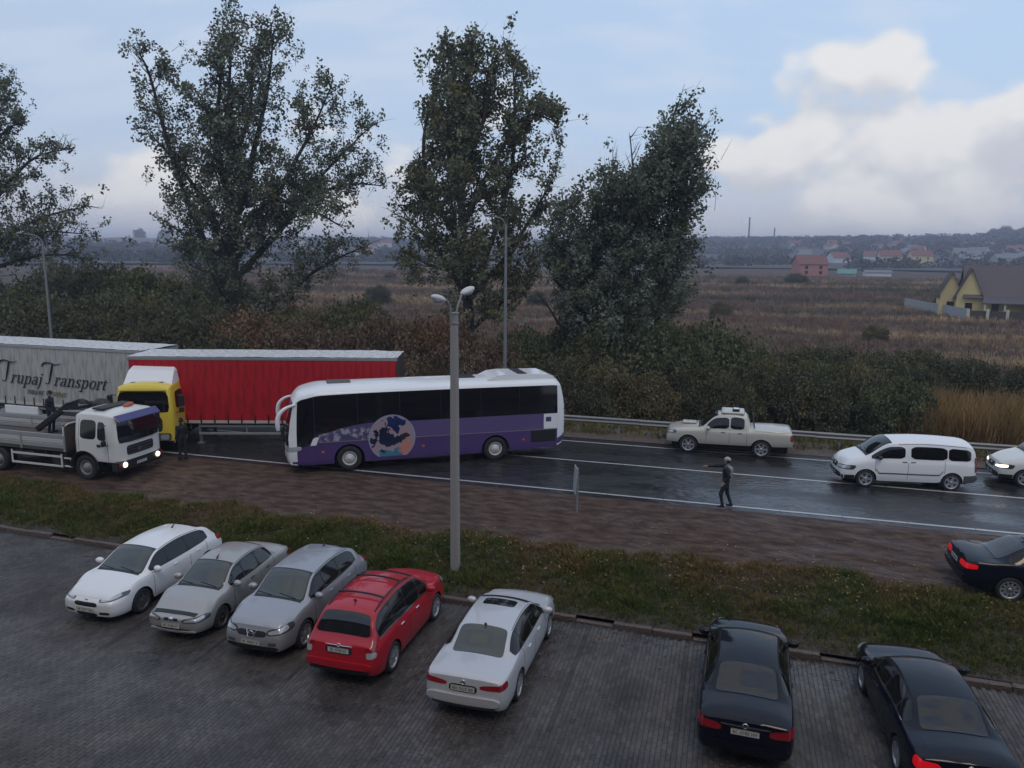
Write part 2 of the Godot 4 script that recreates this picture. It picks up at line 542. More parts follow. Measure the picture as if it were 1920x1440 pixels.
const TREES := {
	"t1": {
		"outline": [[3.1,27.2],[0.9,26.4],[0.4,24.1],[-2.2,23.3],[-4.1,20.7],[-4.6,18.5],[-3.8,14.9],[-3.4,12.2],[-3.6,9.4],[-2.5,7.4],[-0.2,5.0],[0.9,2.5],[3.0,2.5],[6.8,5.0],[10.1,7.5],[12.2,9.5],[10.7,11.5],[12.8,15.0],[13.3,17.7],[12.5,20.7],[9.4,22.5],[7.6,25.1],[5.3,26.8]],
		"trunk": [[1.4,0.4],[1.7,4.2],[2.0,8.2],[2.1,12.2],[2.0,16.1],[2.3,20.6],[2.8,25.0]],
		"limbs": [[[1.9,5.8],[-0.2,11.0],[-1.5,16.0],[-2.3,21.3],[-2.6,22.8]],[[2.0,7.4],[0.5,12.2],[-1.2,15.3],[-3.3,17.9]],[[2.0,8.2],[4.6,11.4],[6.6,14.6],[8.9,18.0],[10.5,20.7]],[[2.2,6.6],[5.4,11.1],[7.1,13.4],[10.4,14.6],[12.7,14.6]],[[2.2,7.0],[5.8,11.4],[8.4,15.0],[12.5,19.2]],[[2.1,11.0],[4.1,16.1],[5.8,20.6],[6.8,24.3]],[[1.9,12.2],[1.0,17.6],[1.3,22.4],[1.3,25.7]],[[1.8,4.2],[5.2,5.8],[8.5,8.3],[11.8,9.9]],[[1.9,9.0],[-0.3,9.8],[-2.6,11.4]],[[1.9,5.0],[-0.8,7.4],[-3.2,9.0]],[[2.0,14.9],[3.8,19.1],[4.4,23.6]],[[2.1,9.8],[5.5,13.0],[8.7,12.3],[11.1,11.1]]],
	},
	"t2": {
		"outline": [[4.2,23.8],[2.4,23.4],[0.6,21.5],[0.4,18.8],[0.9,16.7],[-0.9,14.6],[-1.9,10.6],[-1.4,8.4],[0.8,6.2],[2.7,4.7],[6.5,4.8],[8.7,7.8],[8.6,11.1],[9.7,14.3],[10.4,17.5],[9.2,19.6],[8.1,21.6],[6.7,22.9]],
		"trunk": [[3.8,0.9],[3.8,4.8],[3.5,9.2],[3.3,12.8],[3.5,17.1],[3.8,20.9],[4.1,23.4]],
		"limbs": [[[3.8,6.3],[1.6,9.6],[-0.2,11.4],[-1.5,12.1]],[[3.5,9.6],[1.6,12.8],[0.6,16.0],[1.0,19.5],[2.1,22.9]],[[3.7,7.0],[5.7,11.1],[6.8,15.7],[6.9,19.9],[6.6,22.6]],[[3.5,11.0],[5.3,15.0],[7.5,18.2],[9.6,17.8]],[[3.7,5.5],[6.4,9.2],[8.3,12.2],[9.7,14.7]],[[3.5,12.8],[2.4,16.4],[2.4,19.9],[2.8,22.6]],[[3.7,7.7],[1.2,8.5],[-1.0,9.5]],[[3.4,14.6],[4.9,18.5],[5.6,21.6]],[[3.6,8.5],[2.4,11.4],[0.5,13.2],[-0.6,14.6]],[[3.8,4.4],[6.5,6.3],[8.3,8.5]]],
	},
	"t3": {
		"outline": [[10.3,19.0],[8.9,17.7],[8.1,15.5],[7.2,14.2],[5.2,14.9],[4.2,13.6],[2.3,12.3],[1.6,10.0],[2.0,7.3],[3.4,4.6],[4.8,2.5],[9.3,3.9],[10.9,6.7],[11.6,9.7],[11.3,11.4],[11.9,13.6],[11.1,16.2]],
		"trunk": [[5.6,-0.3],[6.0,3.6],[6.9,7.3],[7.5,9.7],[8.1,12.3],[9.0,15.5],[10.1,18.7]],
		"limbs": [[[5.6,1.8],[4.1,6.0],[3.3,8.6],[5.0,11.0],[5.9,14.6]],[[5.9,3.2],[3.9,6.6],[2.3,8.6],[3.3,11.9]],[[6.8,6.7],[8.7,8.7],[10.6,11.4],[11.7,13.6]],[[7.2,8.7],[9.3,11.3],[10.5,14.0],[11.1,16.2]],[[6.5,5.3],[8.8,6.7],[11.1,9.0]],[[7.1,8.0],[6.3,11.0],[6.7,13.6]],[[8.0,11.7],[9.7,13.9],[10.7,16.8]],[[5.9,3.6],[8.2,4.6],[10.5,6.3]],[[5.7,2.2],[3.4,4.6],[2.0,6.6]],[[2.7,8.0],[4.3,9.7],[6.7,10.7],[8.0,11.3]]],
	},
	"t0": {
		"outline": [[5.2,23.0],[6.7,19.1],[7.2,17.9],[9.2,17.7],[10.0,16.7],[7.8,15.5],[8.8,13.0],[10.3,11.4],[11.5,10.6],[10.1,8.5],[7.9,8.0],[5.8,8.0],[3.6,7.6],[-0.5,8.8],[-4.4,12.1],[-5.6,18.2],[-0.8,24.1],[3.1,25.7]],
		"trunk": [[-1.2,-0.7],[-0.5,5.4],[-0.0,11.3],[0.9,17.0],[2.1,24.1]],
		"limbs": [[[-0.6,4.6],[2.4,8.4],[4.7,10.1],[7.3,10.8],[10.7,10.6]],[[-0.3,7.1],[2.8,12.2],[5.2,15.1],[7.1,16.7],[9.6,17.3]],[[-0.2,8.8],[2.6,13.8],[4.7,17.9],[6.5,19.1]],[[-0.0,11.3],[2.1,17.0],[4.7,22.2]],[[-0.4,6.3],[3.9,10.5],[6.6,12.2],[9.2,13.0]],[[-0.5,5.4],[3.2,8.0],[6.3,8.9],[8.8,8.9]],[[-0.1,10.9],[-1.9,15.0],[-3.6,17.8]],[[0.3,13.0],[0.6,18.2],[2.0,23.0]]],
	},
}

# ---------------------------------------------------------------- ground
const PROFILE := [[-3500.0, 8.0], [-1200.0, 4.0], [-300.0, -0.3], [-60.0, -0.5], [-41.8, -0.25], [-38.2, 0.66], [-36.9, 0.78], [-35.2, 0.84], [-26.2, 0.84], [-21.8, 0.72], [-19.2, 0.02], [-18.0, -0.06], [60.0, -0.06]]

func kerb_z(x: float) -> float:
	return -18.42 + 0.033 * x

func gh(x: float, z: float) -> float:
	var y := ip(PROFILE, z)
	if z < -44.0:
		y += sin(x * 0.11 + z * 0.07) * sin(z * 0.13) * 0.25 * clampf((-44.0 - z) / 20.0, 0.0, 1.0)
	return y

func frange(a: float, b: float, s: float) -> Array:
	var o := []
	var v := a
	while v < b - 1e-4:
		o.append(v)
		v += s
	o.append(b)
	return o

func sheet(called: String, xs: Array, zs: Array, off: float, m: String, bump := 0.0) -> MeshInstance3D:
	var st := st_new(true)
	var n := FastNoiseLite.new()
	n.seed = 77
	n.frequency = 0.35
	var g := []
	for x in xs:
		var row := []
		for z in zs:
			row.append(Vector3(x, gh(x, z) + off + n.get_noise_2d(x, z) * bump, z))
		g.append(row)
	grid(st, g)
	return struct(called, st, m)

func build_ground() -> void:
	var xs := [-2300.0, -1600.0, -800.0, -400.0, -250.0, -160.0] + frange(-120.0, 120.0, 6.0) + [160.0, 250.0, 400.0, 800.0, 1600.0, 2300.0]
	var zs := [-2600.0, -2200.0, -1700.0, -1200.0, -800.0, -500.0, -350.0, -250.0, -200.0] + frange(-160.0, -48.0, 4.0) + frange(-46.0, -37.0, 1.5) + [-36.9, -35.2, -26.2, -21.8, -20.5, -19.2, -18.0, 0.0, 60.0]
	sheet("ground", xs, zs, -0.03, "field")
	var rx := frange(-90.0, 70.0, 4.0)
	sheet("far_shoulder", rx, frange(-39.4, -34.9, 0.5), 0.012, "far_shoulder", 0.03)
	sheet("shoulder", frange(-90.0, 70.0, 1.0), frange(-26.35, -21.5, 0.3), 0.004, "shoulder", 0.028)
	var road := st_new(true)
	var g := []
	for x in frange(-90.0, 70.0, 2.0):
		var row := []
		for z in [-35.1, -34.2, -32.5, -30.85, -28.5, -27.0, -26.05 + 0.10 * sin(x * 1.7) + 0.07 * sin(x * 4.1)]:
			row.append(Vector3(x, RY + 0.012 + 0.05 * (1.0 - pow((z + 30.85) / 4.8, 2.0)) - 0.045, z))
		g.append(row)
	grid(road, g)
	var r := struct("road", road, "asphalt")
	for z in [-26.82, -30.85, -34.2]:
		var st := st_new()
		var y: float = RY + 0.012 + 0.05 * (1.0 - pow((z + 30.85) / 4.8, 2.0)) - 0.045 + 0.006
		var x := -90.0
		while x < 70.0:
			var w := 0.065 + 0.006 * sin(x * 3.3)
			q4(st, Vector3(x, y, z - w), Vector3(x + 1.98, y, z - w), Vector3(x + 1.98, y, z + w), Vector3(x, y, z + w))
			x += 2.0
		obj("road_line", st, "line", r)

func build_hills() -> void:
	# low wooded ridge far behind the fields; height changes with the bearing
	var crest := [[-70.0, 22.0], [-46.0, 24.0], [-40.0, 23.0], [-30.0, 26.0], [-18.0, 25.0], [-6.0, 29.0], [4.0, 34.0], [14.0, 37.0], [19.0, 40.0], [40.0, 44.0]]
	var n := FastNoiseLite.new()
	n.seed = 8
	n.frequency = 0.004
	var g := []
	var h_at := func(az: float, d: float) -> float:
		var t := sstep(520.0, 1500.0, d)
		var p := Vector3(sin(deg_to_rad(az)) * d, 0, -cos(deg_to_rad(az)) * d)
		return 1.0 + (ip(crest, az) - 1.0) * t + n.get_noise_2d(p.x, p.z) * 5.0 * t
	for a in frange(-75.0, 45.0, 1.5):
		var row := []
		for d in [480.0, 600.0, 720.0, 850.0, 1000.0, 1150.0, 1300.0, 1450.0, 1600.0, 2000.0, 2600.0]:
			row.append(Vector3(sin(deg_to_rad(a)) * d, h_at.call(a, d) if d < 1900 else h_at.call(a, 1600.0) - (d - 1600.0) * 0.03, -cos(deg_to_rad(a)) * d))
		g.append(row)
	var st := st_new(true)
	grid(st, g)
	struct("hills", st, "hill")
	# a pale bare field on the left-hand ridge
	st = st_new(true)
	g = []
	for a in frange(-52.0, -36.0, 1.0):
		var row := []
		for d in [1080.0, 1200.0, 1320.0, 1440.0, 1560.0]:
			row.append(Vector3(sin(deg_to_rad(a)) * d, h_at.call(a, d) + 1.2, -cos(deg_to_rad(a)) * d))
		g.append(row)
	grid(st, g)
	struct("hill_field", st, "pale_hill")
	var xf := []
	var cols := []
	for i in 15000:
		var az := rng.randf_range(-60.0, 30.0)
		var d := rng.randf_range(490.0, 1620.0)
		if az < -35.0 and az > -53.0 and d > 1040.0:
			continue
		var keep := n.get_noise_2d(az * 30.0, d * 1.4) + (0.35 if d > 1000.0 else (-0.05 if d < 640.0 else 0.05))
		if keep < 0.05:
			continue
		var s := rng.randf_range(4.5, 9.0)
		var p := Vector3(sin(deg_to_rad(az)) * d, 0, -cos(deg_to_rad(az)) * d)
		p.y = h_at.call(az, d) + s * 0.25 - 1.0
		xf.append(Transform3D(Basis.from_euler(Vector3(0, rng.randf() * TAU, 0)).scaled(Vector3(s * 1.25, s * 1.1, s * 1.25)), p))
		var k := rng.randf_range(0.85, 1.15)
		cols.append(Color(0.046 * k, 0.052 * k, 0.038 * k) if rng.randf() < 0.75 else Color(0.075 * k, 0.062 * k, 0.042 * k))
	scatter("forest", clump(26, 0.5, 0.34, 5), "leaf", xf, cols)

# ---------------------------------------------------------------- kerb and paving
func build_kerb() -> void:
	var k := Node3D.new()
	k.name = "kerb"
	add_child(k)
	k.set_meta("kind", "structure")
	var shapes := []
	for i in 4:
		var st := st_new()
		cbox(st, Vector3.ZERO, Vector3(0.985 + 0.004 * i, 0.30, 0.15 + 0.006 * i), 0.014 + 0.004 * i)
		shapes.append(mesh_of(st))
	var x := -31.0
	while x < 13.0:
		var low := 0.0
		for gap in [[-21.6, -20.2], [-3.1, -2.0], [-0.2, 0.9], [2.5, 4.5]]:
			if x > gap[0] and x < gap[1]:
				low = 0.085
		var o := obj("kerb_stone", shapes[rng.randi() % 4], "kerb", k, Vector3(x, -0.025 - low + rng.randf_range(-0.012, 0.012), kerb_z(x) + rng.randf_range(-0.012, 0.012)))
		o.rotation = Vector3(rng.randf_range(-0.03, 0.03), -0.033 + rng.randf_range(-0.012, 0.012), rng.randf_range(-0.012, 0.012))
		x += 1.0

func build_paving() -> void:
	var st := st_new(true)
	var g := []
	for x in frange(-60.0, 60.0, 10.0):
		g.append([Vector3(x, -0.011, 30.0), Vector3(x, -0.011, -9.0), Vector3(x, -0.011, kerb_z(x) - 0.3)])
	grid(st, g)
	var lot := struct("parking_lot", st, "joint_sand")
	st = st_new()
	# one paving block, chamfered, its top at its own zero
	var hx := 0.0482
	var hz := 0.0982
	var e := 0.007
	var a := [Vector3(-hx + e, 0, -hz + e), Vector3(hx - e, 0, -hz + e), Vector3(hx - e, 0, hz - e), Vector3(-hx + e, 0, hz - e)]
	var b := [Vector3(-hx, -0.007, -hz), Vector3(hx, -0.007, -hz), Vector3(hx, -0.007, hz), Vector3(-hx, -0.007, hz)]
	q4(st, a[0], a[1], a[2], a[3])
	for k in 4:
		var k2 := (k + 1) % 4
		q4(st, a[k], b[k], b[k2], a[k2])
		q4(st, b[k], b[k] - Vector3(0, 0.05, 0), b[k2] - Vector3(0, 0.05, 0), b[k2])
	var block := mesh_of(st)
	var n := FastNoiseLite.new()
	n.seed = 4
	n.frequency = 0.09
	var all := []
	for i in 390:
		var x := -27.5 + i * 0.1
		var z := -9.0 - (0.1 if i % 2 else 0.0)
		while z > kerb_z(x) + 0.08 + 0.1:
			var sink := n.get_noise_2d(x, z) * 0.010
			var wheel := 0.0
			for lane in [-16.4, -14.7, -13.8, -12.1, -11.3, -9.6, -8.8, -7.1, -5.7, -4.0, -2.2, -0.1, 1.7, 3.5, 5.2]:
				wheel = maxf(wheel, exp(-pow((x - lane) / 0.16, 2.0)))
			var p := Vector3(x, sink - 0.006 * wheel + rng.randf_range(-0.0022, 0.0022), z)
			var t := rng.randf_range(0.74, 1.24) * (1.0 + n.get_noise_2d(x * 0.7 + 50.0, z * 0.7) * 0.45)
			for bay in [-14.25, -11.7, -9.2, -6.4, -3.1, -0.6, 2.5, 5.6]:
				if absf(x - bay) < 0.06 and z < -13.7:
					t *= 0.58
			for oil in [[-1.9, -15.4, 0.5], [-1.6, -13.2, 0.35], [2.3, -15.0, 0.45], [-12.6, -13.6, 0.5], [-7.6, -13.0, 0.6], [-17.9, -15.2, 0.6]]:
				t *= 1.0 - 0.4 * exp(-(Vector2(x - oil[0], z - oil[1]).length_squared()) / (oil[2] * oil[2]) + n.get_noise_2d(x * 9.0, z * 9.0) * 0.8)
			t = clampf(t, 0.35, 1.5)
			var bs := Basis.from_euler(Vector3(rng.randf_range(-0.006, 0.006), rng.randf_range(-0.006, 0.006), rng.randf_range(-0.02, 0.02)))
			all.append([Transform3D(bs, p), Color(t, t * rng.randf_range(0.97, 1.0), t * rng.randf_range(0.95, 1.0))])
			z -= 0.2
	# the blocks nearest the window are parts; the rest are one mass
	var eye := Vector3(0, 9.6, 0)
	var near := []
	var fwd := Basis.from_euler(Vector3(deg_to_rad(-9.9), deg_to_rad(16), 0))
	for q in all:
		var v: Vector3 = fwd.inverse() * (q[0].origin - eye)
		if absf(v.x / v.z) < 0.66 and absf(v.y / v.z) < 0.5:
			near.append([-v.z, q])
	near.sort_custom(func(p, q): return p[0] < q[0])
	var single := {}
	var tones := []
	for k in 4:
		var m: StandardMaterial3D = M.paver.duplicate()
		m.vertex_color_use_as_albedo = false
		m.albedo_color = Color(0.8 + 0.13 * k, 0.79 + 0.13 * k, 0.78 + 0.13 * k).clamp()
		tones.append(m)
	for k in 300:
		var q: Array = near[k][1]
		single[q[0].origin] = true
		var o := obj("paving_block", block, tones[clampi(int((q[1].r - 0.65) * 6.0), 0, 3)], lot)
		o.transform = q[0]
	var xf := []
	var cols := []
	for q in all:
		if not single.has(q[0].origin):
			xf.append(q[0])
			cols.append(q[1])
	scatter("paving_blocks", block, "paver", xf, cols, lot)
	# two small drain covers and a few wet leaves are all that lies about
	xf = []
	cols = []
	for k in 90:
		var x := rng.randf_range(-24.0, 9.0)
		var z := kerb_z(x) + 0.15 + absf(rng.randfn(0.0, 0.9))
		xf.append(Transform3D(Basis.from_euler(Vector3(rng.randf_range(-0.2, 0.2), rng.randf() * TAU, rng.randf_range(-0.2, 0.2))).scaled(Vector3.ONE * rng.randf_range(0.6, 1.1)), Vector3(x, 0.02, z)))
		cols.append(Color(0.22, 0.15, 0.05) * rng.randf_range(0.5, 1.1))
	scatter("fallen_leaves", leaf_shape(), "grass_blade", xf, cols)

func leaf_shape() -> ArrayMesh:
	var st := st_new()
	q4(st, Vector3(0, 0, -0.05), Vector3(0.035, 0.008, -0.005), Vector3(0, 0.002, 0.05), Vector3(-0.035, 0.012, -0.005))
	return mesh_of(st)

func blades(n: int, h: float, spread: float, w: float, lean: float, seed_: int) -> ArrayMesh:
	var r := RandomNumberGenerator.new()
	r.seed = seed_
	var st := st_new()
	for k in n:
		var a := r.randf() * TAU
		var p := Vector3(cos(a), 0, sin(a)) * spread * sqrt(r.randf())
		var d := Vector3(cos(a + r.randf_range(-1, 1)), 0, sin(a + r.randf_range(-1, 1))) * lean * h * r.randf_range(0.3, 1.2)
		var hh := h * r.randf_range(0.55, 1.1)
		var s := Vector3(-sin(a * 1.7), 0, cos(a * 1.7)) * w
		var m := p + d * 0.35 + Vector3(0, hh * 0.6, 0)
		q4(st, p - s, p + s, m + s * 0.8, m - s * 0.8)
		t3(st, m - s * 0.8, m + s * 0.8, p + d + Vector3(0, hh, 0))
	return mesh_of(st)

func build_verge() -> void:
	var n := FastNoiseLite.new()
	n.seed = 31
	n.frequency = 0.22
	n.fractal_octaves = 3
	var vy := func(x: float, t: float) -> float:
		return lerpf(0.10, 0.745, sstep(-0.15, 1.0, t)) + n.get_noise_2d(x * 3.0, t * 9.0) * 0.05 * sin(PI * clampf(t, 0, 1))
	var vz := func(x: float, t: float) -> float:
		return lerpf(kerb_z(x) - 0.07, -21.75 + n.get_noise_2d(x * 0.8, 40.0) * 0.75 + n.get_noise_2d(x * 3.0, 80.0) * 0.3, t)
	var st := st_new(true)
	var g := []
	for x in frange(-60.0, 40.0, 0.5):
		var row := []
		for k in 13:
			var t := k / 12.0
			row.append(Vector3(x, vy.call(x, t) - (0.06 if k == 12 else 0.0), vz.call(x, t)))
		g.append(row)
	grid(st, g)
	struct("verge", st, "soil")
	var xf := []
	var cols := []
	var xw := []
	var cw := []
	for i in 30000:
		var x := rng.randf_range(-34.0, 13.5)
		var t := rng.randf_range(0.02, 1.04)
		var v := n.get_noise_2d(x * 1.3, t * 5.0 + 90.0)
		var v2 := n.get_noise_2d(x * 4.0 + 30.0, t * 14.0)
		var v3 := n.get_noise_2d(x * 0.9 + 70.0, t * 2.6)
		if t < 0.17 and rng.randf() < 0.72 - t * 2.0 + v:
			continue
		if t > 0.93 and rng.randf() < 0.45 + v2:
			continue
		var right := sstep(-22.0, -6.0, x)
		var brown := clampf(0.05 + 0.75 * sstep(0.35, 1.0, t + v * 0.45) * (0.35 + 0.65 * right) + v2 * 0.35 + v3 * 0.85, 0.0, 1.0)
		var green := Color(0.066, 0.096, 0.020).lerp(Color(0.115, 0.120, 0.034), clampf(v2 + 0.5, 0.0, 1.0))
		var dry := Color(0.165, 0.090, 0.042).lerp(Color(0.22, 0.155, 0.07), rng.randf() * 0.7)
		var c := green.lerp(dry, brown) * rng.randf_range(0.65, 1.25)
		var s := rng.randf_range(0.6, 1.25) * (1.0 + 1.1 * maxf(v, 0.0)) * (1.0 + 0.5 * maxf(-v3, 0.0))
		var p := Vector3(x, vy.call(x, t) - 0.012, vz.call(x, t))
		var tr := Transform3D(Basis.from_euler(Vector3(0, rng.randf() * TAU, 0)).scaled(Vector3(s, s * rng.randf_range(0.7, 1.2), s)), p)
		if i % 6 == 0:
			xw.append(tr)
			cw.append(c * 1.05)
		else:
			xf.append(tr)
			cols.append(c)
	scatter("grass", blades(9, 0.13, 0.09, 0.007, 0.7, 2), "grass_blade", xf, cols)
	scatter("weeds", clump(12, 0.10, 0.075, 9), "grass_blade", xw, cw)
	xf = []
	cols = []
	for i in 4200:
		var x := rng.randf_range(-30.0, 13.0)
		if rng.randf() > 0.25 + 0.75 * sstep(-20.0, -8.0, x):
			continue
		var t := clampf(rng.randfn(0.78, 0.26), 0.05, 1.5)
		if n.get_noise_2d(x * 1.6 + 11.0, t * 7.0) < rng.randf_range(-0.35, 0.25):
			continue
		var p := Vector3(x, vy.call(x, t) + 0.10, vz.call(x, t))
		if t > 1.0:
			p = Vector3(x, gh(x, -21.75 - (t - 1.0) * 6.0) + 0.04, -21.75 - (t - 1.0) * 6.0)
		var s := rng.randf_range(0.45, 0.95)
		xf.append(Transform3D(Basis.from_euler(Vector3(rng.randf_range(-0.6, 0.6), rng.randf() * TAU, rng.randf_range(-0.6, 0.6))).scaled(Vector3.ONE * s), p))
		cols.append(Color(0.27, 0.18, 0.05).lerp(Color(0.40, 0.34, 0.19), rng.randf() * rng.randf()) * rng.randf_range(0.4, 1.1))
	scatter("yellow_leaves", leaf_shape(), "grass_blade", xf, cols)

# ---------------------------------------------------------------- foliage
func clump(n: int, r: float, leaf: float, seed_: int, droop := 0.0) -> ArrayMesh:
	var q := RandomNumberGenerator.new()
	q.seed = seed_
	var st := st_new()
	for k in n:
		var d := Vector3(q.randfn(), q.randfn(), q.randfn()).normalized()
		var p := d * r * pow(q.randf(), 0.45)
		var f := Vector3(q.randfn(), q.randfn() - droop, q.randfn()).normalized()
		var s := f.cross(Vector3(q.randfn(), q.randfn(), q.randfn())).normalized()
		var l := leaf * q.randf_range(0.65, 1.2)
		var up := f.cross(s) * l * 0.12
		q4(st, p - f * l * 0.5, p + s * l * 0.36 + up, p + f * l * 0.5, p - s * l * 0.36 + up)
	return mesh_of(st)

var protos := {}

func bush_proto(kind: String, variant: int) -> Node3D:
	var key := "%s%d" % [kind, variant]
	if protos.has(key):
		return protos[key]
	var q := RandomNumberGenerator.new()
	q.seed = hash(key)
	var n := FastNoiseLite.new()
	n.seed = variant * 7 + kind.length()
	n.frequency = 1.1
	var base: Color = {"dark": Color(0.098, 0.098, 0.060), "green": Color(0.112, 0.122, 0.066), "olive": Color(0.150, 0.130, 0.068), "brown": Color(0.150, 0.105, 0.074), "rust": Color(0.19, 0.115, 0.066)}[kind]
	var root := Node3D.new()
	root.name = "bush_pattern"
	var xf := []
	var cols := []
	var cnt := 700
	for i in cnt:
		var a := q.randf() * TAU
		var e := asin(q.randf_range(-0.15, 1.0))
		var d := Vector3(cos(a) * cos(e), sin(e), sin(a) * cos(e))
		var lump := 0.80 + 0.42 * n.get_noise_3dv(d * 1.6) + 0.22 * n.get_noise_3dv(d * 4.0)
		var r := lump * pow(q.randf(), 0.28)
		var p := Vector3(d.x * r * (1.0 if d.y > -0.05 else 0.9), 0.36 + d.y * r * 0.70, d.z * r)
		if d.y < 0.25:
			p.y *= q.randf_range(0.0, 1.0)
		var s := q.randf_range(0.7, 1.3)
		xf.append(Transform3D(Basis.from_euler(Vector3(q.randf() * TAU, q.randf() * TAU, 0)).scaled(Vector3.ONE * s), p))
		var tone := q.randf_range(0.6, 1.35) * (1.0 + 0.5 * n.get_noise_3dv(d * 2.2 + Vector3(9, 0, 0)))
		var c := base * tone
		if q.randf() < 0.06:
			c = c.lerp(Color(0.16, 0.12, 0.03), 0.5)
		cols.append(c)
	scatter("foliage", clump(30, 0.135, 0.052, 3 + variant), "leaf", xf, cols, root)
	var st := st_new(true)
	for k in 6:
		var a := q.randf() * TAU
		var t := Vector3(cos(a) * 0.6, 0.75 + q.randf() * 0.25, sin(a) * 0.6)
		tube(st, [Vector3(cos(a) * 0.06, -0.1, sin(a) * 0.06), t * Vector3(0.4, 0.55, 0.4), t], [0.022, 0.014, 0.004], 5, false)
	obj("stems", st, "bark", root)
	protos[key] = root
	return root

func bush(kind: String, at: Vector3, size: Vector3, label: String, group: String, called := "bush", cat := "bush") -> Node3D:
	var p := bush_proto(kind, rng.randi() % 3)
	var b: Node3D = p.duplicate()
	b.name = numbered(called)
	add_child(b)
	b.position = at
	b.rotation.y = rng.randf() * TAU
	b.scale = size
	tag(b, label, cat, group)
	return b

func build_thickets() -> void:
	# beyond the guardrail, from the left edge to the right
	var place := func(x0: float, x1: float, z0: float, z1: float, count: int, kinds: Array, h0: float, h1: float, label: String, group: String) -> void:
		for i in count:
			var x: float = lerpf(x0, x1, (i + rng.randf_range(0.1, 0.9)) / count)
			var z := rng.randf_range(z0, z1)
			var h := rng.randf_range(h0, h1)
			var k: String = kinds[rng.randi() % kinds.size()]
			bush(k, Vector3(x, gh(x, z) - 0.15, z), Vector3(h * rng.randf_range(0.5, 0.72), h * 0.92, h * rng.randf_range(0.5, 0.7)), label, group)
	place.call(-66.0, -34.0, -49.0, -43.0, 15, ["dark", "dark", "green"], 5.6, 7.4, "tall dark green bush behind the grey trailer on the left", "tall bushes behind the grey trailer")
	place.call(-64.0, -30.0, -43.5, -40.8, 12, ["dark", "green", "olive"], 3.8, 5.4, "dark bush beside the far guardrail behind the lorries", "bushes along the rail behind the lorries")
	place.call(-95.0, -40.0, -72.0, -52.0, 26, ["dark", "green", "dark"], 6.6, 9.4, "tall dark green thicket tree behind the bushes at the left", "thicket trees at the left")
	place.call(-47.0, -24.0, -53.0, -48.0, 12, ["green", "olive", "dark"], 5.0, 7.2, "green bush round the foot of the tallest poplar", "bushes at the foot of the tallest poplar")
	place.call(-33.0, -13.0, -47.0, -42.0, 14, ["brown", "olive", "brown", "rust"], 4.8, 6.4, "brown autumn bush behind the red trailer", "brown bushes behind the red trailer")
	place.call(-28.0, -6.0, -42.5, -40.6, 11, ["brown", "dark", "olive"], 3.0, 4.0, "brownish bush beyond the guardrail behind the purple coach", "bushes along the rail behind the coach")
	place.call(-9.0, 9.0, -46.5, -41.6, 20, ["dark", "dark", "green", "olive"], 3.4, 4.6, "dark green bush beyond the guardrail behind the pickup", "bushes behind the pickup")
	place.call(-14.0, -1.0, -50.5, -46.0, 12, ["green", "dark", "green"], 4.6, 6.6, "leafy bush round the foot of the wind-bent poplar", "bushes at the foot of the wind-bent poplar")
	place.call(-6.0, 10.0, -54.0, -47.5, 16, ["dark", "green"], 3.6, 4.5, "green bush at the field edge behind the pickup", "bushes at the field edge")
	place.call(8.5, 28.0, -57.0, -50.0, 15, ["dark", "green", "dark"], 3.2, 4.2, "dark bush at the field edge above the golden reeds", "dark bushes above the reeds")
	place.call(10.0, 26.0, -49.5, -47.0, 9, ["brown", "rust", "dark"], 2.2, 3.0, "reddish brown bush among the golden reeds", "reddish bushes among the reeds")
	# tall golden reeds on the bank at the right
	var xf := []
	var cols := []
	for i in 3800:
		var x := rng.randf_range(8.6, 26.0)
		var z := rng.randf_range(-47.0, -40.4)
		if x < 9.6 + 1.4 * sin(z * 1.3) and rng.randf() < 0.7:
			continue
		var s := rng.randf_range(0.75, 1.25)
		xf.append(Transform3D(Basis.from_euler(Vector3(rng.randf_range(-0.12, 0.12), rng.randf() * TAU, rng.randf_range(-0.22, 0.05))).scaled(Vector3(s, s, s)), Vector3(x, gh(x, z) - 0.05, z)))
		cols.append(Color(0.37, 0.22, 0.095).lerp(Color(0.22, 0.145, 0.07), rng.randf()) * rng.randf_range(0.6, 1.25))
	tag(scatter("reeds", blades(14, 2.5, 0.35, 0.026, 0.28, 6), "grass_blade", xf, cols), "tall golden brown reeds on the bank beyond the guardrail", "reeds", "", "stuff")
	# dry field grass in bands, and low plants under the guardrail
	xf = []
	cols = []
	var n := FastNoiseLite.new()
	n.seed = 12
	n.frequency = 0.02
	for i in 26000:
		var z := -56.0 - pow(rng.randf(), 1.4) * 260.0
		var x := rng.randf_range(-0.9, 0.62) * -z
		var v := n.get_noise_2d(x * 0.30, z * 1.8)
		var s := rng.randf_range(0.6, 1.5) * (1.0 + maxf(0.0, -z - 120.0) / 160.0)
		xf.append(Transform3D(Basis.from_euler(Vector3(0, rng.randf() * TAU, 0)).scaled(Vector3(s * 1.4, s, s * 1.4)), Vector3(x, gh(x, z) - 0.08, z)))
		cols.append(Color(0.190, 0.124, 0.100).lerp(Color(0.40, 0.28, 0.17), sstep(0.0, 0.42, v)).lerp(Color(0.095, 0.098, 0.055), sstep(0.15, 0.45, -v)) * rng.randf_range(0.7, 1.25))
	scatter("field_grass", blades(14, 0.62, 0.55, 0.03, 0.5, 13), "grass_blade", xf, cols)
	xf = []
	cols = []
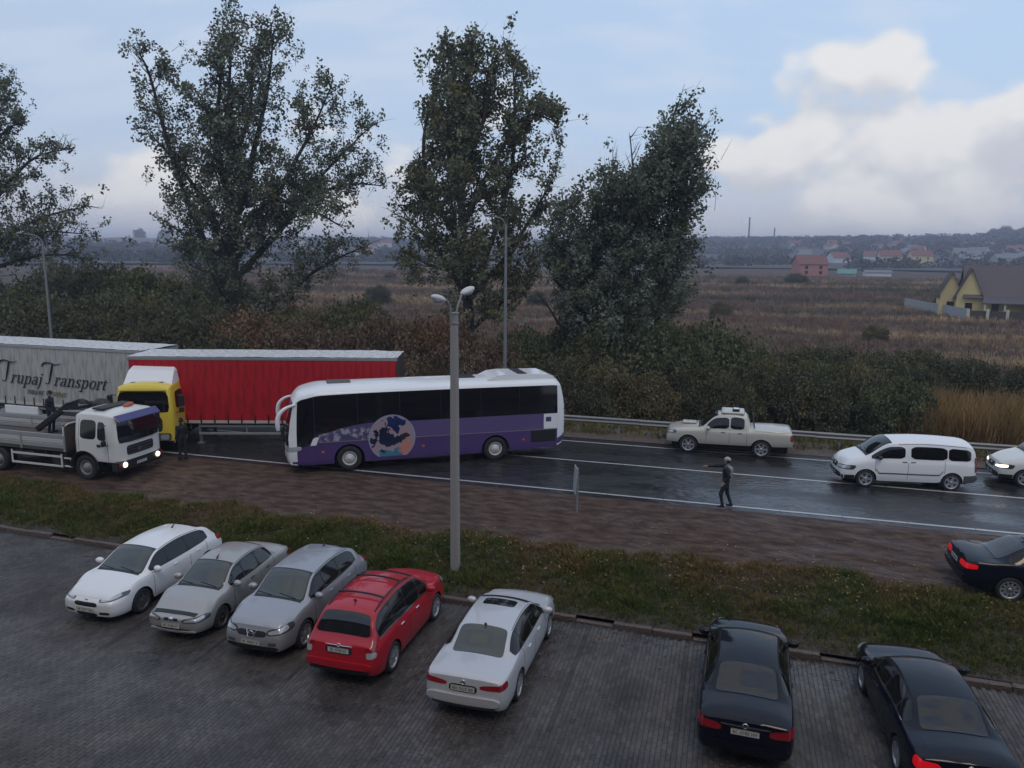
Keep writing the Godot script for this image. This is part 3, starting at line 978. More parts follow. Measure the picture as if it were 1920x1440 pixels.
	for i in 5200:
		var x := rng.randf_range(-45.0, 22.0)
		var z := rng.randf_range(-40.6, -35.9)
		if rng.randf() < 0.62 + n.get_noise_2d(x * 6.0, z * 9.0) * 0.5 - 0.3 * sstep(-37.0, -39.0, z):
			continue
		var s := rng.randf_range(0.6, 1.5)
		xf.append(Transform3D(Basis.from_euler(Vector3(0, rng.randf() * TAU, 0)).scaled(Vector3(s * 1.3, s, s * 1.3)), Vector3(x, gh(x, z), z)))
		cols.append(Color(0.10, 0.115, 0.035).lerp(Color(0.24, 0.17, 0.08), rng.randf()) * rng.randf_range(0.6, 1.2))
	scatter("bank_grass", blades(10, 0.3, 0.2, 0.014, 0.6, 17), "grass_blade", xf, cols)

# ---------------------------------------------------------------- trees
func inside(poly: PackedVector2Array, p: Vector2) -> bool:
	return Geometry2D.is_point_in_polygon(p, poly)

func poly_at(pts: Array, t: float) -> Vector3:
	var f := t * (pts.size() - 1)
	var i := mini(int(f), pts.size() - 2)
	return pts[i].lerp(pts[i + 1], f - i)

func smooth_line(pts: Array, n: int) -> Array:
	var o := []
	for k in n + 1:
		var f: float = float(k) / n * (pts.size() - 1)
		var i := mini(int(f), pts.size() - 2)
		var t := f - i
		var p0: Vector3 = pts[maxi(i - 1, 0)]
		var p1: Vector3 = pts[i]
		var p2: Vector3 = pts[i + 1]
		var p3: Vector3 = pts[mini(i + 2, pts.size() - 1)]
		o.append(p1 + 0.5 * t * (p2 - p0 + t * (2.0 * p0 - 5.0 * p1 + 4.0 * p2 - p3 + t * (3.0 * (p1 - p2) + p3 - p0))))
	return o

# u is metres across the view, h metres of height, w metres of depth
func tree(key: String, at: Vector3, label: String, seed_: int, wind: Vector3, trunk_r: float, dense: float, base: Color, yellow: float, fill: int, low := 0.0) -> void:
	var q := RandomNumberGenerator.new()
	q.seed = seed_
	var d: Dictionary = TREES[key]
	var u0: float = d.trunk[0][0]
	var root := thing("poplar_tree", label, "tree", at + RH * u0, 0, "poplars beyond the road")
	var hull := PackedVector2Array()
	for p in d.outline:
		hull.append(Vector2(p[0], p[1]))
	var gap := FastNoiseLite.new()
	gap.seed = seed_
	gap.frequency = 0.55
	var xyz := func(u: float, h: float, w: float) -> Vector3: return RH * (u - u0) + FH * w + Vector3(0, h, 0)
	var tp := []
	for p in d.trunk:
		tp.append(xyz.call(p[0], p[1] - at.y, q.randf_range(-0.3, 0.3)))
	tp[0].y = minf(tp[0].y, -0.3)
	tp = smooth_line(tp, 14)
	var st := st_new(true)
	var tr := []
	for k in tp.size():
		tr.append(lerpf(trunk_r, 0.05, pow(float(k) / (tp.size() - 1), 0.8)))
	tr[0] *= 1.35
	tube(st, tp, tr, 10, false)
	obj("trunk", st, "bark", root)
	var br := st_new(true)
	var lines := []
	for l in d.limbs:
		var dep := q.randf_range(-1.0, 1.0) * 4.2
		var pts := []
		for k in l.size():
			pts.append(xyz.call(l[k][0], l[k][1] - at.y, dep * pow(float(k) / (l.size() - 1), 1.1)))
		var best: Vector3 = tp[0]
		for p in tp:
			if p.distance_to(pts[0]) < best.distance_to(pts[0]):
				best = p
		pts[0] = best
		lines.append([smooth_line(pts, 12), 0.30])
	# limbs that point towards and away from the window
	for k in 9:
		var f := 0.22 + 0.07 * k
		var s: Vector3 = tp[int(f * 14)]
		var sd := 1.0 if k % 2 else -1.0
		var e: Vector3 = s + FH * sd * q.randf_range(3.0, 5.2) * (1.2 - f) + RH * q.randf_range(-1.5, 1.5) + Vector3(0, q.randf_range(3.0, 6.0), 0)
		lines.append([smooth_line([s, s.lerp(e, 0.5) - Vector3(0, 0.6, 0), e], 8), 0.2])
	lines.append([tp.slice(6), 0.0])
	var xf := []
	var cols := []
	var put := func(p: Vector3, s: float) -> void:
		var u := p.dot(RH) + u0
		var h: float = p.y + at.y
		if not inside(hull, Vector2(u, h)):
			if q.randf() < 0.9:
				return
		var gv := gap.get_noise_3dv(p)
		if gv < -0.10 and q.randf() > dense:
			return
		var basis := Basis.from_euler(Vector3(q.randf() * TAU, q.randf() * TAU, q.randf() * TAU)) * s
		xf.append(Transform3D(basis, p))
		var c := base * q.randf_range(0.65, 1.4) * (1.0 + gv * 0.6)
		if q.randf() < yellow * (1.6 - h / 14.0):
			c = c.lerp(Color(0.15, 0.105, 0.02), 0.6)
		cols.append(c)
	for ln in lines:
		var pts: Array = ln[0]
		if ln[1] > 0.0:
			var rr := []
			for k in pts.size():
				rr.append(lerpf(trunk_r * ln[1] * 1.5, 0.03, float(k) / (pts.size() - 1)))
			tube(br, pts, rr, 6, false)
		var total := 0.0
		for k in pts.size() - 1:
			total += pts[k].distance_to(pts[k + 1])
		var cnt := int(total / 0.56)
		for k in cnt:
			var t := lerpf(0.14, 1.0, (k + q.randf()) / cnt)
			var o := poly_at(pts, t)
			var dir: Vector3 = (poly_at(pts, minf(t + 0.05, 1.0)) - poly_at(pts, maxf(t - 0.05, 0.0))).normalized()
			var side := Vector3(q.randfn(), q.randfn() * 0.5, q.randfn())
			side = (side - dir * side.dot(dir)).normalized()
			var sd: Vector3 = (dir * 0.75 + side * 0.85 + Vector3(0, 0.32, 0) + wind * 0.7).normalized()
			var ln2 := lerpf(3.0, 1.1, t) * q.randf_range(0.6, 1.15)
			var e := o + sd * ln2 + Vector3(0, 0.12 * ln2, 0)
			tube(br, [o, o.lerp(e, 0.5) - Vector3(0, 0.05 * ln2, 0), e], [0.045, 0.028, 0.010], 4, false)
			var m := int(ln2 / 0.34) + 1
			for j in m:
				var t2 := lerpf(0.25, 1.0, (j + q.randf()) / m)
				var b := o.lerp(e, t2)
				var td: Vector3 = (sd * 0.6 + Vector3(q.randfn(), q.randfn() * 0.7 + 0.3, q.randfn()).normalized() * 0.9 + wind).normalized()
				var tl := q.randf_range(0.5, 1.25)
				if j % 2 == 0:
					tube(br, [b, b + td * tl], [0.014, 0.005], 3, false)
				put.call(b + td * tl, q.randf_range(0.75, 1.25))
				put.call(b + td * tl * 0.55, q.randf_range(0.7, 1.1))
	# leafy side shoots between the limbs
	var lo := Vector2(1e9, 1e9)
	var hi := -lo
	for p in hull:
		lo = lo.min(p)
		hi = hi.max(p)
	var made := 0
	while made < fill:
		var p2 := Vector2(q.randf_range(lo.x, hi.x), lerpf(lo.y, hi.y, pow(q.randf(), 1.0 + low)))
		if not inside(hull, p2):
			continue
		made += 1
		var p: Vector3 = xyz.call(p2.x, p2.y - at.y, q.randfn() * 2.3)
		if gap.get_noise_3dv(p) < -0.02:
			continue
		var dir := (Vector3(q.randfn() * 0.6, 0.6, q.randfn() * 0.6) + wind * 1.6).normalized()
		for k in 3:
			put.call(p + dir * (k * 0.42) + Vector3(q.randfn(), q.randfn(), q.randfn()) * 0.14, q.randf_range(0.6, 1.1))
		tube(br, [p - dir * 0.5, p + dir * 0.9], [0.016, 0.005], 3, false)
	obj("branches", br, "bark", root)
	scatter("crown", clump(14, 0.46, 0.26, seed_, 0.3), "leaf", xf, cols, root)

func build_trees() -> void:
	tree("t1", Vector3(-38.5, -0.4, -50.0), "tall broad poplar with spreading limbs behind the red trailer, tallest of the trees", 41, Vector3(0.10, 0.05, 0.0), 0.62, 0.22, Color(0.135, 0.145, 0.105), 0.05, 600)
	tree("t2", Vector3(-21.5, -0.4, -50.0), "dense upright poplar rising behind the concrete lamp post", 57, Vector3(0.18, 0.12, -0.05), 0.5, 0.32, Color(0.140, 0.145, 0.095), 0.16, 700, 0.5)
	tree("t3", Vector3(-13.5, -0.4, -47.0), "wind-bent poplar leaning right above the rear of the coach", 63, Vector3(0.42, 0.34, -0.12), 0.42, 0.5, Color(0.125, 0.140, 0.105), 0.05, 1500, 0.7)
	tree("t0", Vector3(-60.0, -0.4, -47.0), "poplar with thin bare limbs cut off by the left edge", 77, Vector3(0.12, 0.0, 0.0), 0.55, 0.12, Color(0.135, 0.145, 0.105), 0.05, 150)

# ---------------------------------------------------------------- far buildings
func gable_roof(st: SurfaceTool, lx: float, lz: float, y0: float, rise: float, over := 0.3, along_x := true) -> void:
	# two slopes with thickness, ridge along x (or z)
	var hx := lx / 2 + over
	var hz := lz / 2 + over
	var t := 0.12
	if along_x:
		var k := rise / (lz / 2)
		for s in [-1.0, 1.0]:
			var e := Vector3(0, y0 - over * k, s * hz)
			for dy in [0.0, t]:
				q4(st, Vector3(-hx, y0 + rise + dy, 0), Vector3(hx, y0 + rise + dy, 0), Vector3(hx, e.y + dy, e.z), Vector3(-hx, e.y + dy, e.z))
			q4(st, Vector3(-hx, e.y, e.z), Vector3(hx, e.y, e.z), Vector3(hx, e.y + t, e.z), Vector3(-hx, e.y + t, e.z))
			for x in [-hx, hx]:
				q4(st, Vector3(x, y0 + rise, 0), Vector3(x, y0 + rise + t, 0), Vector3(x, e.y + t, e.z), Vector3(x, e.y, e.z))
	else:
		var sub := st_new()
		gable_roof(sub, lz, lx, y0, rise, over, true)
		st.append_from(sub.commit(), 0, Transform3D(Basis(Vector3.UP, PI / 2), Vector3.ZERO))

func gable_walls(st: SurfaceTool, lx: float, lz: float, y0: float, rise: float, along_x := true, at := Vector3.ZERO) -> void:
	box(st, at + Vector3(0, y0 / 2, 0), Vector3(lx, y0, lz))
	for s in [-1.0, 1.0]:
		if along_x:
			t3(st, at + Vector3(s * lx / 2, y0, -lz / 2), at + Vector3(s * lx / 2, y0 + rise, 0), at + Vector3(s * lx / 2, y0, lz / 2))
		else:
			t3(st, at + Vector3(-lx / 2, y0, s * lz / 2), at + Vector3(0, y0 + rise, s * lz / 2), at + Vector3(lx / 2, y0, s * lz / 2))

func small_house(called: String, label: String, at: Vector3, turn: float, s: Vector3, rise: float, wall: String, roof: String, group := "", windows := true) -> Node3D:
	var o := thing(called, label, "house", at, turn, group)
	var st := st_new()
	gable_walls(st, s.x, s.z, s.y, rise)
	obj("wall", st, wall, o)
	st = st_new()
	gable_roof(st, s.x, s.z, s.y, rise, 0.4)
	obj("roof", st, roof, o)
	if windows:
		for k in 2:
			for f in 2:
				st = st_new()
				cbox(st, Vector3((k - 0.5) * s.x * 0.5, s.y * (0.28 + 0.42 * f), s.z / 2 + 0.03), Vector3(1.3, 1.4, 0.1), 0.02)
				obj("window", st, "tint_glass", o)
	return o

func build_far_things() -> void:
	# the yellow house with the brown roof, at the right edge
	var hx := 44.0
	var hz := -143.0
	var gy := gh(hx, hz)
	var h := thing("yellow_house", "yellow house with steep brown roof, gables and a porch, at the right edge", "house", Vector3(hx, gy, hz), -9.0)
	var st := st_new()
	gable_walls(st, 14.0, 9.0, 3.6, 4.6)
	obj("wall", st, "wall_yellow", h)
	st = st_new()
	gable_roof(st, 14.0, 9.0, 3.6, 4.6, 0.5)
	obj("roof", st, "roof_brown", h)
	for g in [[-6.6, -0.6, 3.6, 4.1, 3.4], [-9.0, -3.2, 3.2, 3.4, 3.0]]:
		st = st_new()
		gable_walls(st, g[2], 7.0, 3.6, g[3], false)
		obj("gable_wall", st, "wall_yellow", h, Vector3(g[0], 0, g[1] + 1.6))
		st = st_new()
		gable_roof(st, g[2], 7.0, 3.6, g[3], 0.35, false)
		obj("gable_roof", st, "roof_brown", h, Vector3(g[0], 0.02, g[1] + 1.6))
		st = st_new()
		cbox(st, Vector3(0, 0, 0), Vector3(1.0, 1.3, 0.12), 0.02)
		obj("window", st, "tint_glass", h, Vector3(g[0], 1.7, g[1] + 5.14))
	st = st_new()
	gable_walls(st, 6.6, 7.0, 3.6, 3.9, false)
	obj("front_gable_wall", st, "wall_yellow", h, Vector3(4.6, 0.01, 2.2))
	st = st_new()
	gable_roof(st, 6.6, 7.0, 3.6, 3.9, 0.5, false)
	obj("front_gable_roof", st, "roof_brown", h, Vector3(4.6, 0.03, 2.2))
	for w in [[2.9, 5.1, 5.72], [4.6, 5.0, 5.72], [4.4, 1.6, 5.72]]:
		st = st_new()
		cbox(st, Vector3(w[0], w[1], w[2]), Vector3(0.9, 1.2, 0.12), 0.02)
		obj("window", st, "tint_glass", h)
	st = st_new()
	q4(st, Vector3(-4.6, 3.6, 4.4), Vector3(4.6, 3.6, 4.4), Vector3(5.0, 2.55, 7.4), Vector3(-5.0, 2.55, 7.4))
	q4(st, Vector3(-4.6, 3.48, 4.4), Vector3(4.6, 3.48, 4.4), Vector3(5.0, 2.43, 7.4), Vector3(-5.0, 2.43, 7.4))
	q4(st, Vector3(-5.0, 2.55, 7.4), Vector3(5.0, 2.55, 7.4), Vector3(5.0, 2.43, 7.4), Vector3(-5.0, 2.43, 7.4))
	obj("porch_roof", st, "roof_brown", h)
	for x in [-4.6, -1.9, 1.0, 3.6]:
		st = st_new()
		cbox(st, Vector3(x, 1.2, 7.1), Vector3(0.26, 2.45, 0.26), 0.02)
		obj("porch_post", st, "wall_pale", h)
	for x in [-2.9, 2.3]:
		st = st_new()
		cbox(st, Vector3(x, 1.3, 4.56), Vector3(1.0, 2.2 if x < 0 else 1.3, 0.12), 0.02)
		obj("window" if x > 0 else "door", st, "tint_glass" if x > 0 else "brown_panel", h)
	st = st_new()
	cbox(st, Vector3(5.9, 8.2, 0.9), Vector3(0.7, 2.0, 0.7), 0.04)
	obj("chimney", st, "roof_grey", h)
	# its fences
	var f := thing("panel_fence", "brown panel fence with pale posts in front of the yellow house", "fence", Vector3(35.2, gh(35, -134), -133.4), -9.0)
	for k in 9:
		st = st_new()
		cbox(st, Vector3(k * 2.6, 0.8, 0), Vector3(0.42, 1.75, 0.42), 0.04)
		obj("post", st, "wall_pale", f)
		st = st_new()
		cbox(st, Vector3(k * 2.6 + 1.3, 0.75, 0), Vector3(2.16, 1.35, 0.08), 0.02)
		obj("panel", st, "brown_panel", f)
	f = thing("board_fence", "pale grey board fence running away to the left of the yellow house", "fence", Vector3(35.0, gh(35, -134), -133.6), 0.0)
	var shape := st_new()
	cbox(shape, Vector3(0, 0.85, 0), Vector3(0.04, 1.7, 0.30), 0.008)
	var board := mesh_of(shape)
	for k in 78:
		var p := Vector3(-3.5, 0, -27.0) * (k / 77.0)
		var o := obj("board", board, "wall_grey", f, p + Vector3(0, rng.randf_range(-0.04, 0.04), 0))
		o.rotation.y = 0.13
	for y in [0.45, 1.35]:
		st = st_new()
		tube(st, [Vector3(0.06, y, 0), Vector3(-3.44, y, -27.0)], [0.05], 4)
		obj("rail", st, "wall_grey", f)
	# mid-distance
	small_house("brick_house", "pink brick house with red roof out in the fields", Vector3(31.5, gh(31, -360) + 0.2, -360.0), 18.0, Vector3(12.5, 5.2, 9.0), 3.6, "wall_pink", "roof_red")
	small_house("shed", "small shed with teal roof right of the pink brick house", Vector3(47.5, gh(47, -365), -365.0), -10.0, Vector3(7.0, 1.5, 5.0), 1.7, "wall_grey", "roof_teal", "", false)
	small_house("shed", "low white shed in the fields right of the teal roof", Vector3(62.0, gh(60, -380), -380.0), 6.0, Vector3(11.0, 1.8, 5.0), 0.9, "wall_white", "roof_grey", "", false)
	small_house("yellow_house", "small distant yellow house in front of the wooded ridge", Vector3(133.0, 2.6, -640.0), 8.0, Vector3(15.0, 6.0, 10.0), 4.0, "wall_yellow", "roof_red")
	var looks := [["wall_white", "roof_grey", "tiny white house with grey roof in the far village"], ["wall_white", "roof_red", "tiny white house with red roof in the far village"], ["wall_pale", "roof_red", "tiny cream house with red roof in the far village"], ["wall_grey", "roof_grey", "tiny grey house in the far village"]]
	for i in 58:
		var az := rng.randf_range(3.5, 22.0) if i < 40 else rng.randf_range(-36.0, -12.0)
		var d := rng.randf_range(620.0, 1050.0)
		var L: Array = looks[rng.randi() % 4]
		var p := Vector3(sin(deg_to_rad(az)) * d, 0, -cos(deg_to_rad(az)) * d)
		p.y = 1.0 + 30.0 * pow(sstep(520.0, 1500.0, d), 1.0)
		var sz := Vector3(rng.randf_range(9, 15), rng.randf_range(3.5, 6.5), rng.randf_range(8, 11))
		small_house("village_house", L[2], p, rng.randf_range(-60, 60), sz, rng.randf_range(2.6, 4.4), L[0], L[1], L[2].replace("tiny", "far").replace("house", "houses"), false)
	for i in 26:
		var z := -rng.randf_range(95.0, 330.0)
		var x := -z * rng.randf_range(-0.75, 0.55)
		var s := rng.randf_range(1.6, 3.4)
		bush(["dark", "olive", "brown"][i % 3], Vector3(x, gh(x, z) - 0.1, z), Vector3(s * 0.9, s, s * 0.9), "lone low bush out in the brown fields", "lone bushes in the fields", "field_bush")
	for q in [[1390, 19.0, -255.0, 4.6], [0, 46.0, -165.0, 2.6], [0, 51.0, -168.0, 3.0], [0, 56.0, -166.0, 2.4]]:
		bush("dark", Vector3(q[1], gh(q[1], q[2]) - 0.1, q[2]), Vector3(q[3], q[3] * 0.8, q[3]), "dark round bush in the fields left of the yellow house", "dark bushes in the fields", "field_bush")
	for q in [[-41.7, 1440.0, 17.0], [-40.2, 1430.0, 16.0]]:
		var p := Vector3(sin(deg_to_rad(q[0])) * q[1], 23.0, -cos(deg_to_rad(q[0])) * q[1])
		bush("dark", p, Vector3(12, q[2], 12), "round lone tree on the pale left-hand ridge", "round trees on the left ridge", "ridge_tree", "tree")
	for i in 14:
		var az := 15.6 + i * 0.34 + rng.randf_range(-0.1, 0.1)
		var d := rng.randf_range(1380.0, 1480.0)
		var s := rng.randf_range(12.0, 20.0)
		bush("dark", Vector3(sin(deg_to_rad(az)) * d, 33.0, -cos(deg_to_rad(az)) * d), Vector3(s * 0.8, s, s * 0.8), "dark tree standing on the skyline of the right-hand ridge", "trees on the right skyline", "ridge_tree", "tree")
	for q in [[0.85, 820.0, 44.0, "taller distant dark mast on the skyline right of the poplars"], [2.55, 900.0, 36.0, "shorter distant dark mast on the skyline"]]:
		var p := Vector3(sin(deg_to_rad(q[0])) * q[1], 0.0, -cos(deg_to_rad(q[0])) * q[1])
		var m := thing("mast", q[3], "mast", p)
		st = st_new()
		tube(st, [Vector3(0, 0, 0), Vector3(0, q[2], 0)], [1.0, 0.7], 10)
		obj("chimney_shaft", st, "roof_grey", m)
		st = st_new()
		tube(st, [Vector3(0, q[2], 0), Vector3(0, q[2] + 0.8, 0)], [0.85], 10)
		obj("rim", st, "chassis", m)

# ---------------------------------------------------------------- road furniture
func build_road_furniture() -> void:
	var st := st_new()
	# concrete post with two lamps
	var p := thing("lamp_post", "square concrete lamp post with two white lamp heads on the verge", "lamp post", Vector3(-7.39, 0.16, -19.9))
	var w0 := 0.122
	var w1 := 0.095
	var g := []
	for y in [-0.3, 7.75]:
		var w := w0 if y < 1 else w1
		var e := 0.025
		g.append([Vector3(-w + e, y, -w), Vector3(w - e, y, -w), Vector3(w, y, -w + e), Vector3(w, y, w - e), Vector3(w - e, y, w), Vector3(-w + e, y, w), Vector3(-w, y, w - e), Vector3(-w, y, -w + e), Vector3(-w + e, y, -w)])
	grid(st, g, false)
	for k in range(1, 7):
		t3(st, g[1][0], g[1][k], g[1][k + 1])
	obj("post", st, "concrete", p)
	st = st_new()
	for y in [7.45, 7.72]:
		cbox(st, Vector3(0, y, 0), Vector3(0.225, 0.05, 0.225), 0.006)
	obj("clamp_band", st, "grey_steel", p)
	for s in [[Vector3(-0.17, 8.06, 0.30), -140.0], [Vector3(0.14, 8.22, -0.22), 52.0]]:
		var tip: Vector3 = s[0]
		var arm := st_new()
		tube(arm, smooth_line([Vector3(tip.x * 0.35, 7.5, tip.z * 0.35), Vector3(tip.x * 0.4, 7.85, tip.z * 0.4), Vector3(tip.x * 0.8, 8.10, tip.z * 0.8), tip], 8), [0.03], 8)
		obj("arm", arm, "grey_steel", p)
		var d := Vector3(tip.x, 0.10, tip.z).normalized()
		var head := st_new()
		var bs := Basis.looking_at(d, Vector3.UP)
		ball(head, tip + d * 0.22 + Vector3(0, 0.03, 0), Vector3(0.135, 0.10, 0.25), 10, bs)
		var hd := obj("lamp_head", head, "lamp_white", p)
		var lens_ := st_new()
		ball(lens_, tip + d * 0.27 + Vector3(0, -0.035, 0), Vector3(0.105, 0.07, 0.15), 8, bs)
		obj("lens", lens_, "lamp_clear", hd)
	# tall slim street lights on the far side
	for q in [[-11.05, -37.2, 11.1, "tall slim grey street light rising behind the coach"], [-41.35, -38.2, 10.2, "slim grey street light behind the grey trailer at the left"]]:
		var o := thing("street_light", q[3], "street light", Vector3(q[0], gh(q[0], q[1]) - 0.05, q[1]), 0.0, "slim street lights beyond the guardrail")
		st = st_new(true)
		tube(st, [Vector3.ZERO, Vector3(0, q[2] * 0.5, 0), Vector3(0, q[2] - gh(q[0], q[1]) - 0.2, 0)], [0.10, 0.08, 0.055], 10)
		obj("pole", st, "galvanised", o)
		st = st_new(true)
		var top: float = q[2] - gh(q[0], q[1]) - 0.2
		tube(st, smooth_line([Vector3(0, top - 0.05, 0), Vector3(-0.15, top + 0.28, 0.2), Vector3(-0.5, top + 0.42, 0.75)], 6), [0.04], 8)
		obj("arm", st, "galvanised", o)
		st = st_new(true)
		ball(st, Vector3(-0.66, top + 0.44, 1.0), Vector3(0.13, 0.07, 0.34), 8, Basis(Vector3.UP, 0.55))
		obj("lamp_head", st, "grey_steel", o)
	# guardrail with its posts
	var r := thing("guardrail", "galvanised steel guardrail on posts along the far side of the road", "guardrail", Vector3(0, 0, 0))
	var prof := [[0.0, -0.155], [0.035, -0.14], [0.075, -0.10], [0.075, -0.07], [0.015, -0.02], [0.015, 0.02], [0.075, 0.07], [0.075, 0.10], [0.035, 0.14], [0.0, 0.155]]
	var x := -64.0
	var rail := st_new(true)
	var gr := []
	for e in [0.0, 4.02]:
		var row := []
		for q in prof:
			row.append(Vector3(e, q[1], q[0]))
		gr.append(row)
	grid(rail, gr)
	var rail_mesh := mesh_of(rail)
	var post := st_new()
	cbox(post, Vector3(0, -0.05, -0.1), Vector3(0.11, 1.4, 0.12), 0.01)
	cbox(post, Vector3(0, 0.55, -0.03), Vector3(0.10, 0.26, 0.07), 0.01)
	var post_mesh := mesh_of(post)
	while x < 46.0:
		var y := gh(x, -36.3)
		obj("rail", rail_mesh, "galvanised", r, Vector3(x, y + 0.66, -36.3))
		for k in 2:
			obj("post", post_mesh, "grey_steel", r, Vector3(x + 1.0 + 2.0 * k, y + 0.12, -36.32))
		x += 4.0
	# road sign seen edge-on
	var s := thing("road_sign", "thin grey road sign on a post, seen edge-on at the near road edge", "road sign", Vector3(-4.75, 0.80, -24.55), 0.0)
	st = st_new(true)
	tube(st, [Vector3(0.05, -0.2, 0), Vector3(0.05, 1.60, 0)], [0.035], 10)
	obj("post", st, "grey_steel", s)
	st = st_new()
	cbox(st, Vector3(0, 0, 0), Vector3(0.03, 0.92, 0.55), 0.008)
	obj("plate", st, "wall_grey", s, Vector3(-0.03, 1.18, 0), Vector3(0, 20, -3))
	st = st_new()
	for y in [0.92, 1.42]:
		cbox(st, Vector3(0.02, y, 0), Vector3(0.14, 0.04, 0.09), 0.005)
	obj("bracket", st, "grey_steel", s)

# the building that the photograph was taken from; its face stands behind the camera and shows in glass and wet paint
func build_home() -> void:
	var o := thing("office_building", "plain brown building that the view was taken from, behind the car park", "building", Vector3(0, 0, 0.9))
	var st := st_new()
	cbox(st, Vector3(0, 6.6, 6.0), Vector3(64.0, 13.4, 12.0), 0.05)
	obj("wall", st, "home_wall", o)
	st = st_new()
	cbox(st, Vector3(0, 13.45, 6.0), Vector3(64.6, 0.3, 12.6), 0.04)
	obj("roof", st, "roof_grey", o)
	var pane := st_new()
	cbox(pane, Vector3.ZERO, Vector3(1.6, 1.7, 0.08), 0.02)
	var pm := mesh_of(pane)
	for f in 4:
		for k in 18:
			obj("window", pm, "glass", o, Vector3(-30.6 + k * 3.6, 1.9 + f * 3.2, -0.02))

# ---------------------------------------------------------------- vehicle bodies
# Local axes: x forward, y up, z to the right; the origin lies on the ground midway between the axles.
func sect(d: Dictionary, x: float, v: float) -> Vector2:
	var b := ip(d.belt, x)
	var s := ip(d.sill, x)
	var w := ip(d.w, x)
	var yt := ip(d.top, x)
	var ye := maxf(yt - ip(d.crown, x), b + 0.004)
	yt = maxf(yt, ye + 0.003)
	var we := w * ip(d.side, 1.0)
	var rw := minf(ip(d.rw, x), we * 0.985)
	if v <= 1.0:
		var y0 := s
		for xa in d.axles:
			var dx := absf(x - xa)
			if dx < d.ra:
				y0 = maxf(y0, d.wr + sqrt(d.ra * d.ra - dx * dx))
		var y := lerpf(y0, maxf(b, y0 + 0.02), v)
		return Vector2(w * ip(d.side, (y - s) / (b - s)), y)
	if v <= 2.0:
		var t := v - 1.0
		return Vector2(lerpf(we, rw, t) + sin(PI * t) * d.bow * clampf((ye - b) / 0.3, 0.0, 1.0), lerpf(b, ye, t))
	var s2 := 3.0 - v
	return Vector2(rw * s2, ye + (yt - ye) * (1.0 - pow(s2, d.get("arc", 2.3))))

func warp(d: Dictionary, x: float, w: float, y: float) -> Vector3:
	var q: float = 1.0 - (w / d.hw) * (w / d.hw)
	var f := clampf((x - (d.xf - d.fl)) / d.fl, 0.0, 1.0)
	var r := clampf(((d.xr + d.rl) - x) / d.rl, 0.0, 1.0)
	var o: float = x + f * f * (ip(d.nose, y) + d.bf * q) - r * r * (ip(d.tail, y) + d.br * q)
	if d.has("wsb"):
		var c: float = (x - d.wsb[0]) / d.wsb[1]
		if absf(c) < 1.0:
			o += d.wsb[2] * (1.0 - c * c) * q * clampf((y - ip(d.belt, x)) * 3.0 + 0.5, 0.0, 1.0)
	return Vector3(o, y, w)

func sp(d: Dictionary, x: float, v: float, side := 1.0) -> Vector3:
	var c := sect(d, x, v)
	return warp(d, x, c.x, c.y) * Vector3(1, 1, side)

func topp(d: Dictionary, x: float, s: float) -> Vector3:
	return sp(d, x, 3.0 - absf(s), 1.0 if s >= 0.0 else -1.0)

func capp(d: Dictionary, front: bool, s: float, v: float) -> Vector3:
	var x: float = d.xf if front else d.xr
	var c := sect(d, x, v)
	return warp(d, x, c.x * s, c.y)

# v on the end face at a given height
func v_at(d: Dictionary, x: float, y: float) -> float:
	var s := ip(d.sill, x)
	var b := ip(d.belt, x)
	if y <= b:
		return clampf((y - s) / (b - s), 0.0, 1.0)
	var ye := maxf(ip(d.top, x) - ip(d.crown, x), b + 0.004)
	return 1.0 + clampf((y - b) / (ye - b), 0.0, 1.0)

func body_shape(d: Dictionary) -> SurfaceTool:
	var xs := {}
	var keys := []
	for a in [d.top, d.w]:
		for k in a:
			keys.append(k[0])
	keys.sort()
	var last: float = d.xr
	xs[snappedf(last, 0.0001)] = true
	for k in keys:
		if k > d.xr and k <= d.xf:
			var n := maxi(1, int(ceil((k - last) / 0.14)))
			for i in n:
				xs[snappedf(lerpf(last, k, (i + 1.0) / n), 0.0001)] = true
			last = k
	xs[snappedf(d.xf, 0.0001)] = true
	for xa in d.axles:
		for f in [-1.0, -0.985, -0.93, -0.82, -0.65, -0.45, -0.22, 0.0, 0.22, 0.45, 0.65, 0.82, 0.93, 0.985, 1.0]:
			var xx: float = xa + f * d.ra
			if xx > d.xr and xx < d.xf:
				xs[snappedf(xx, 0.0001)] = true
	var list := xs.keys()
	list.sort()
	list[0] = d.xr
	list[-1] = d.xf
	var vs := [0.0, 0.1, 0.22, 0.36, 0.5, 0.64, 0.78, 0.9, 1.0, 1.05, 1.25, 1.5, 1.75, 1.95, 2.0, 2.04, 2.12, 2.25, 2.45, 2.7, 3.0]
	var g := []
	for x in list:
		var row := []
		for v in vs:
			row.append(sp(d, x, v, 1.0))
		for k in vs.size() - 1:
			row.append(sp(d, x, vs[vs.size() - 2 - k], -1.0))
		g.append(row)
	var st := st_new(true)
	grid(st, g)
	for front in [true, false]:
		g = []
		for v in vs:
			var row := []
			for k in 13:
				row.append(capp(d, front, 1.0 - k / 6.0, v))
			g.append(row)
		if front:
			g.reverse()
		grid(st, g)
	return st

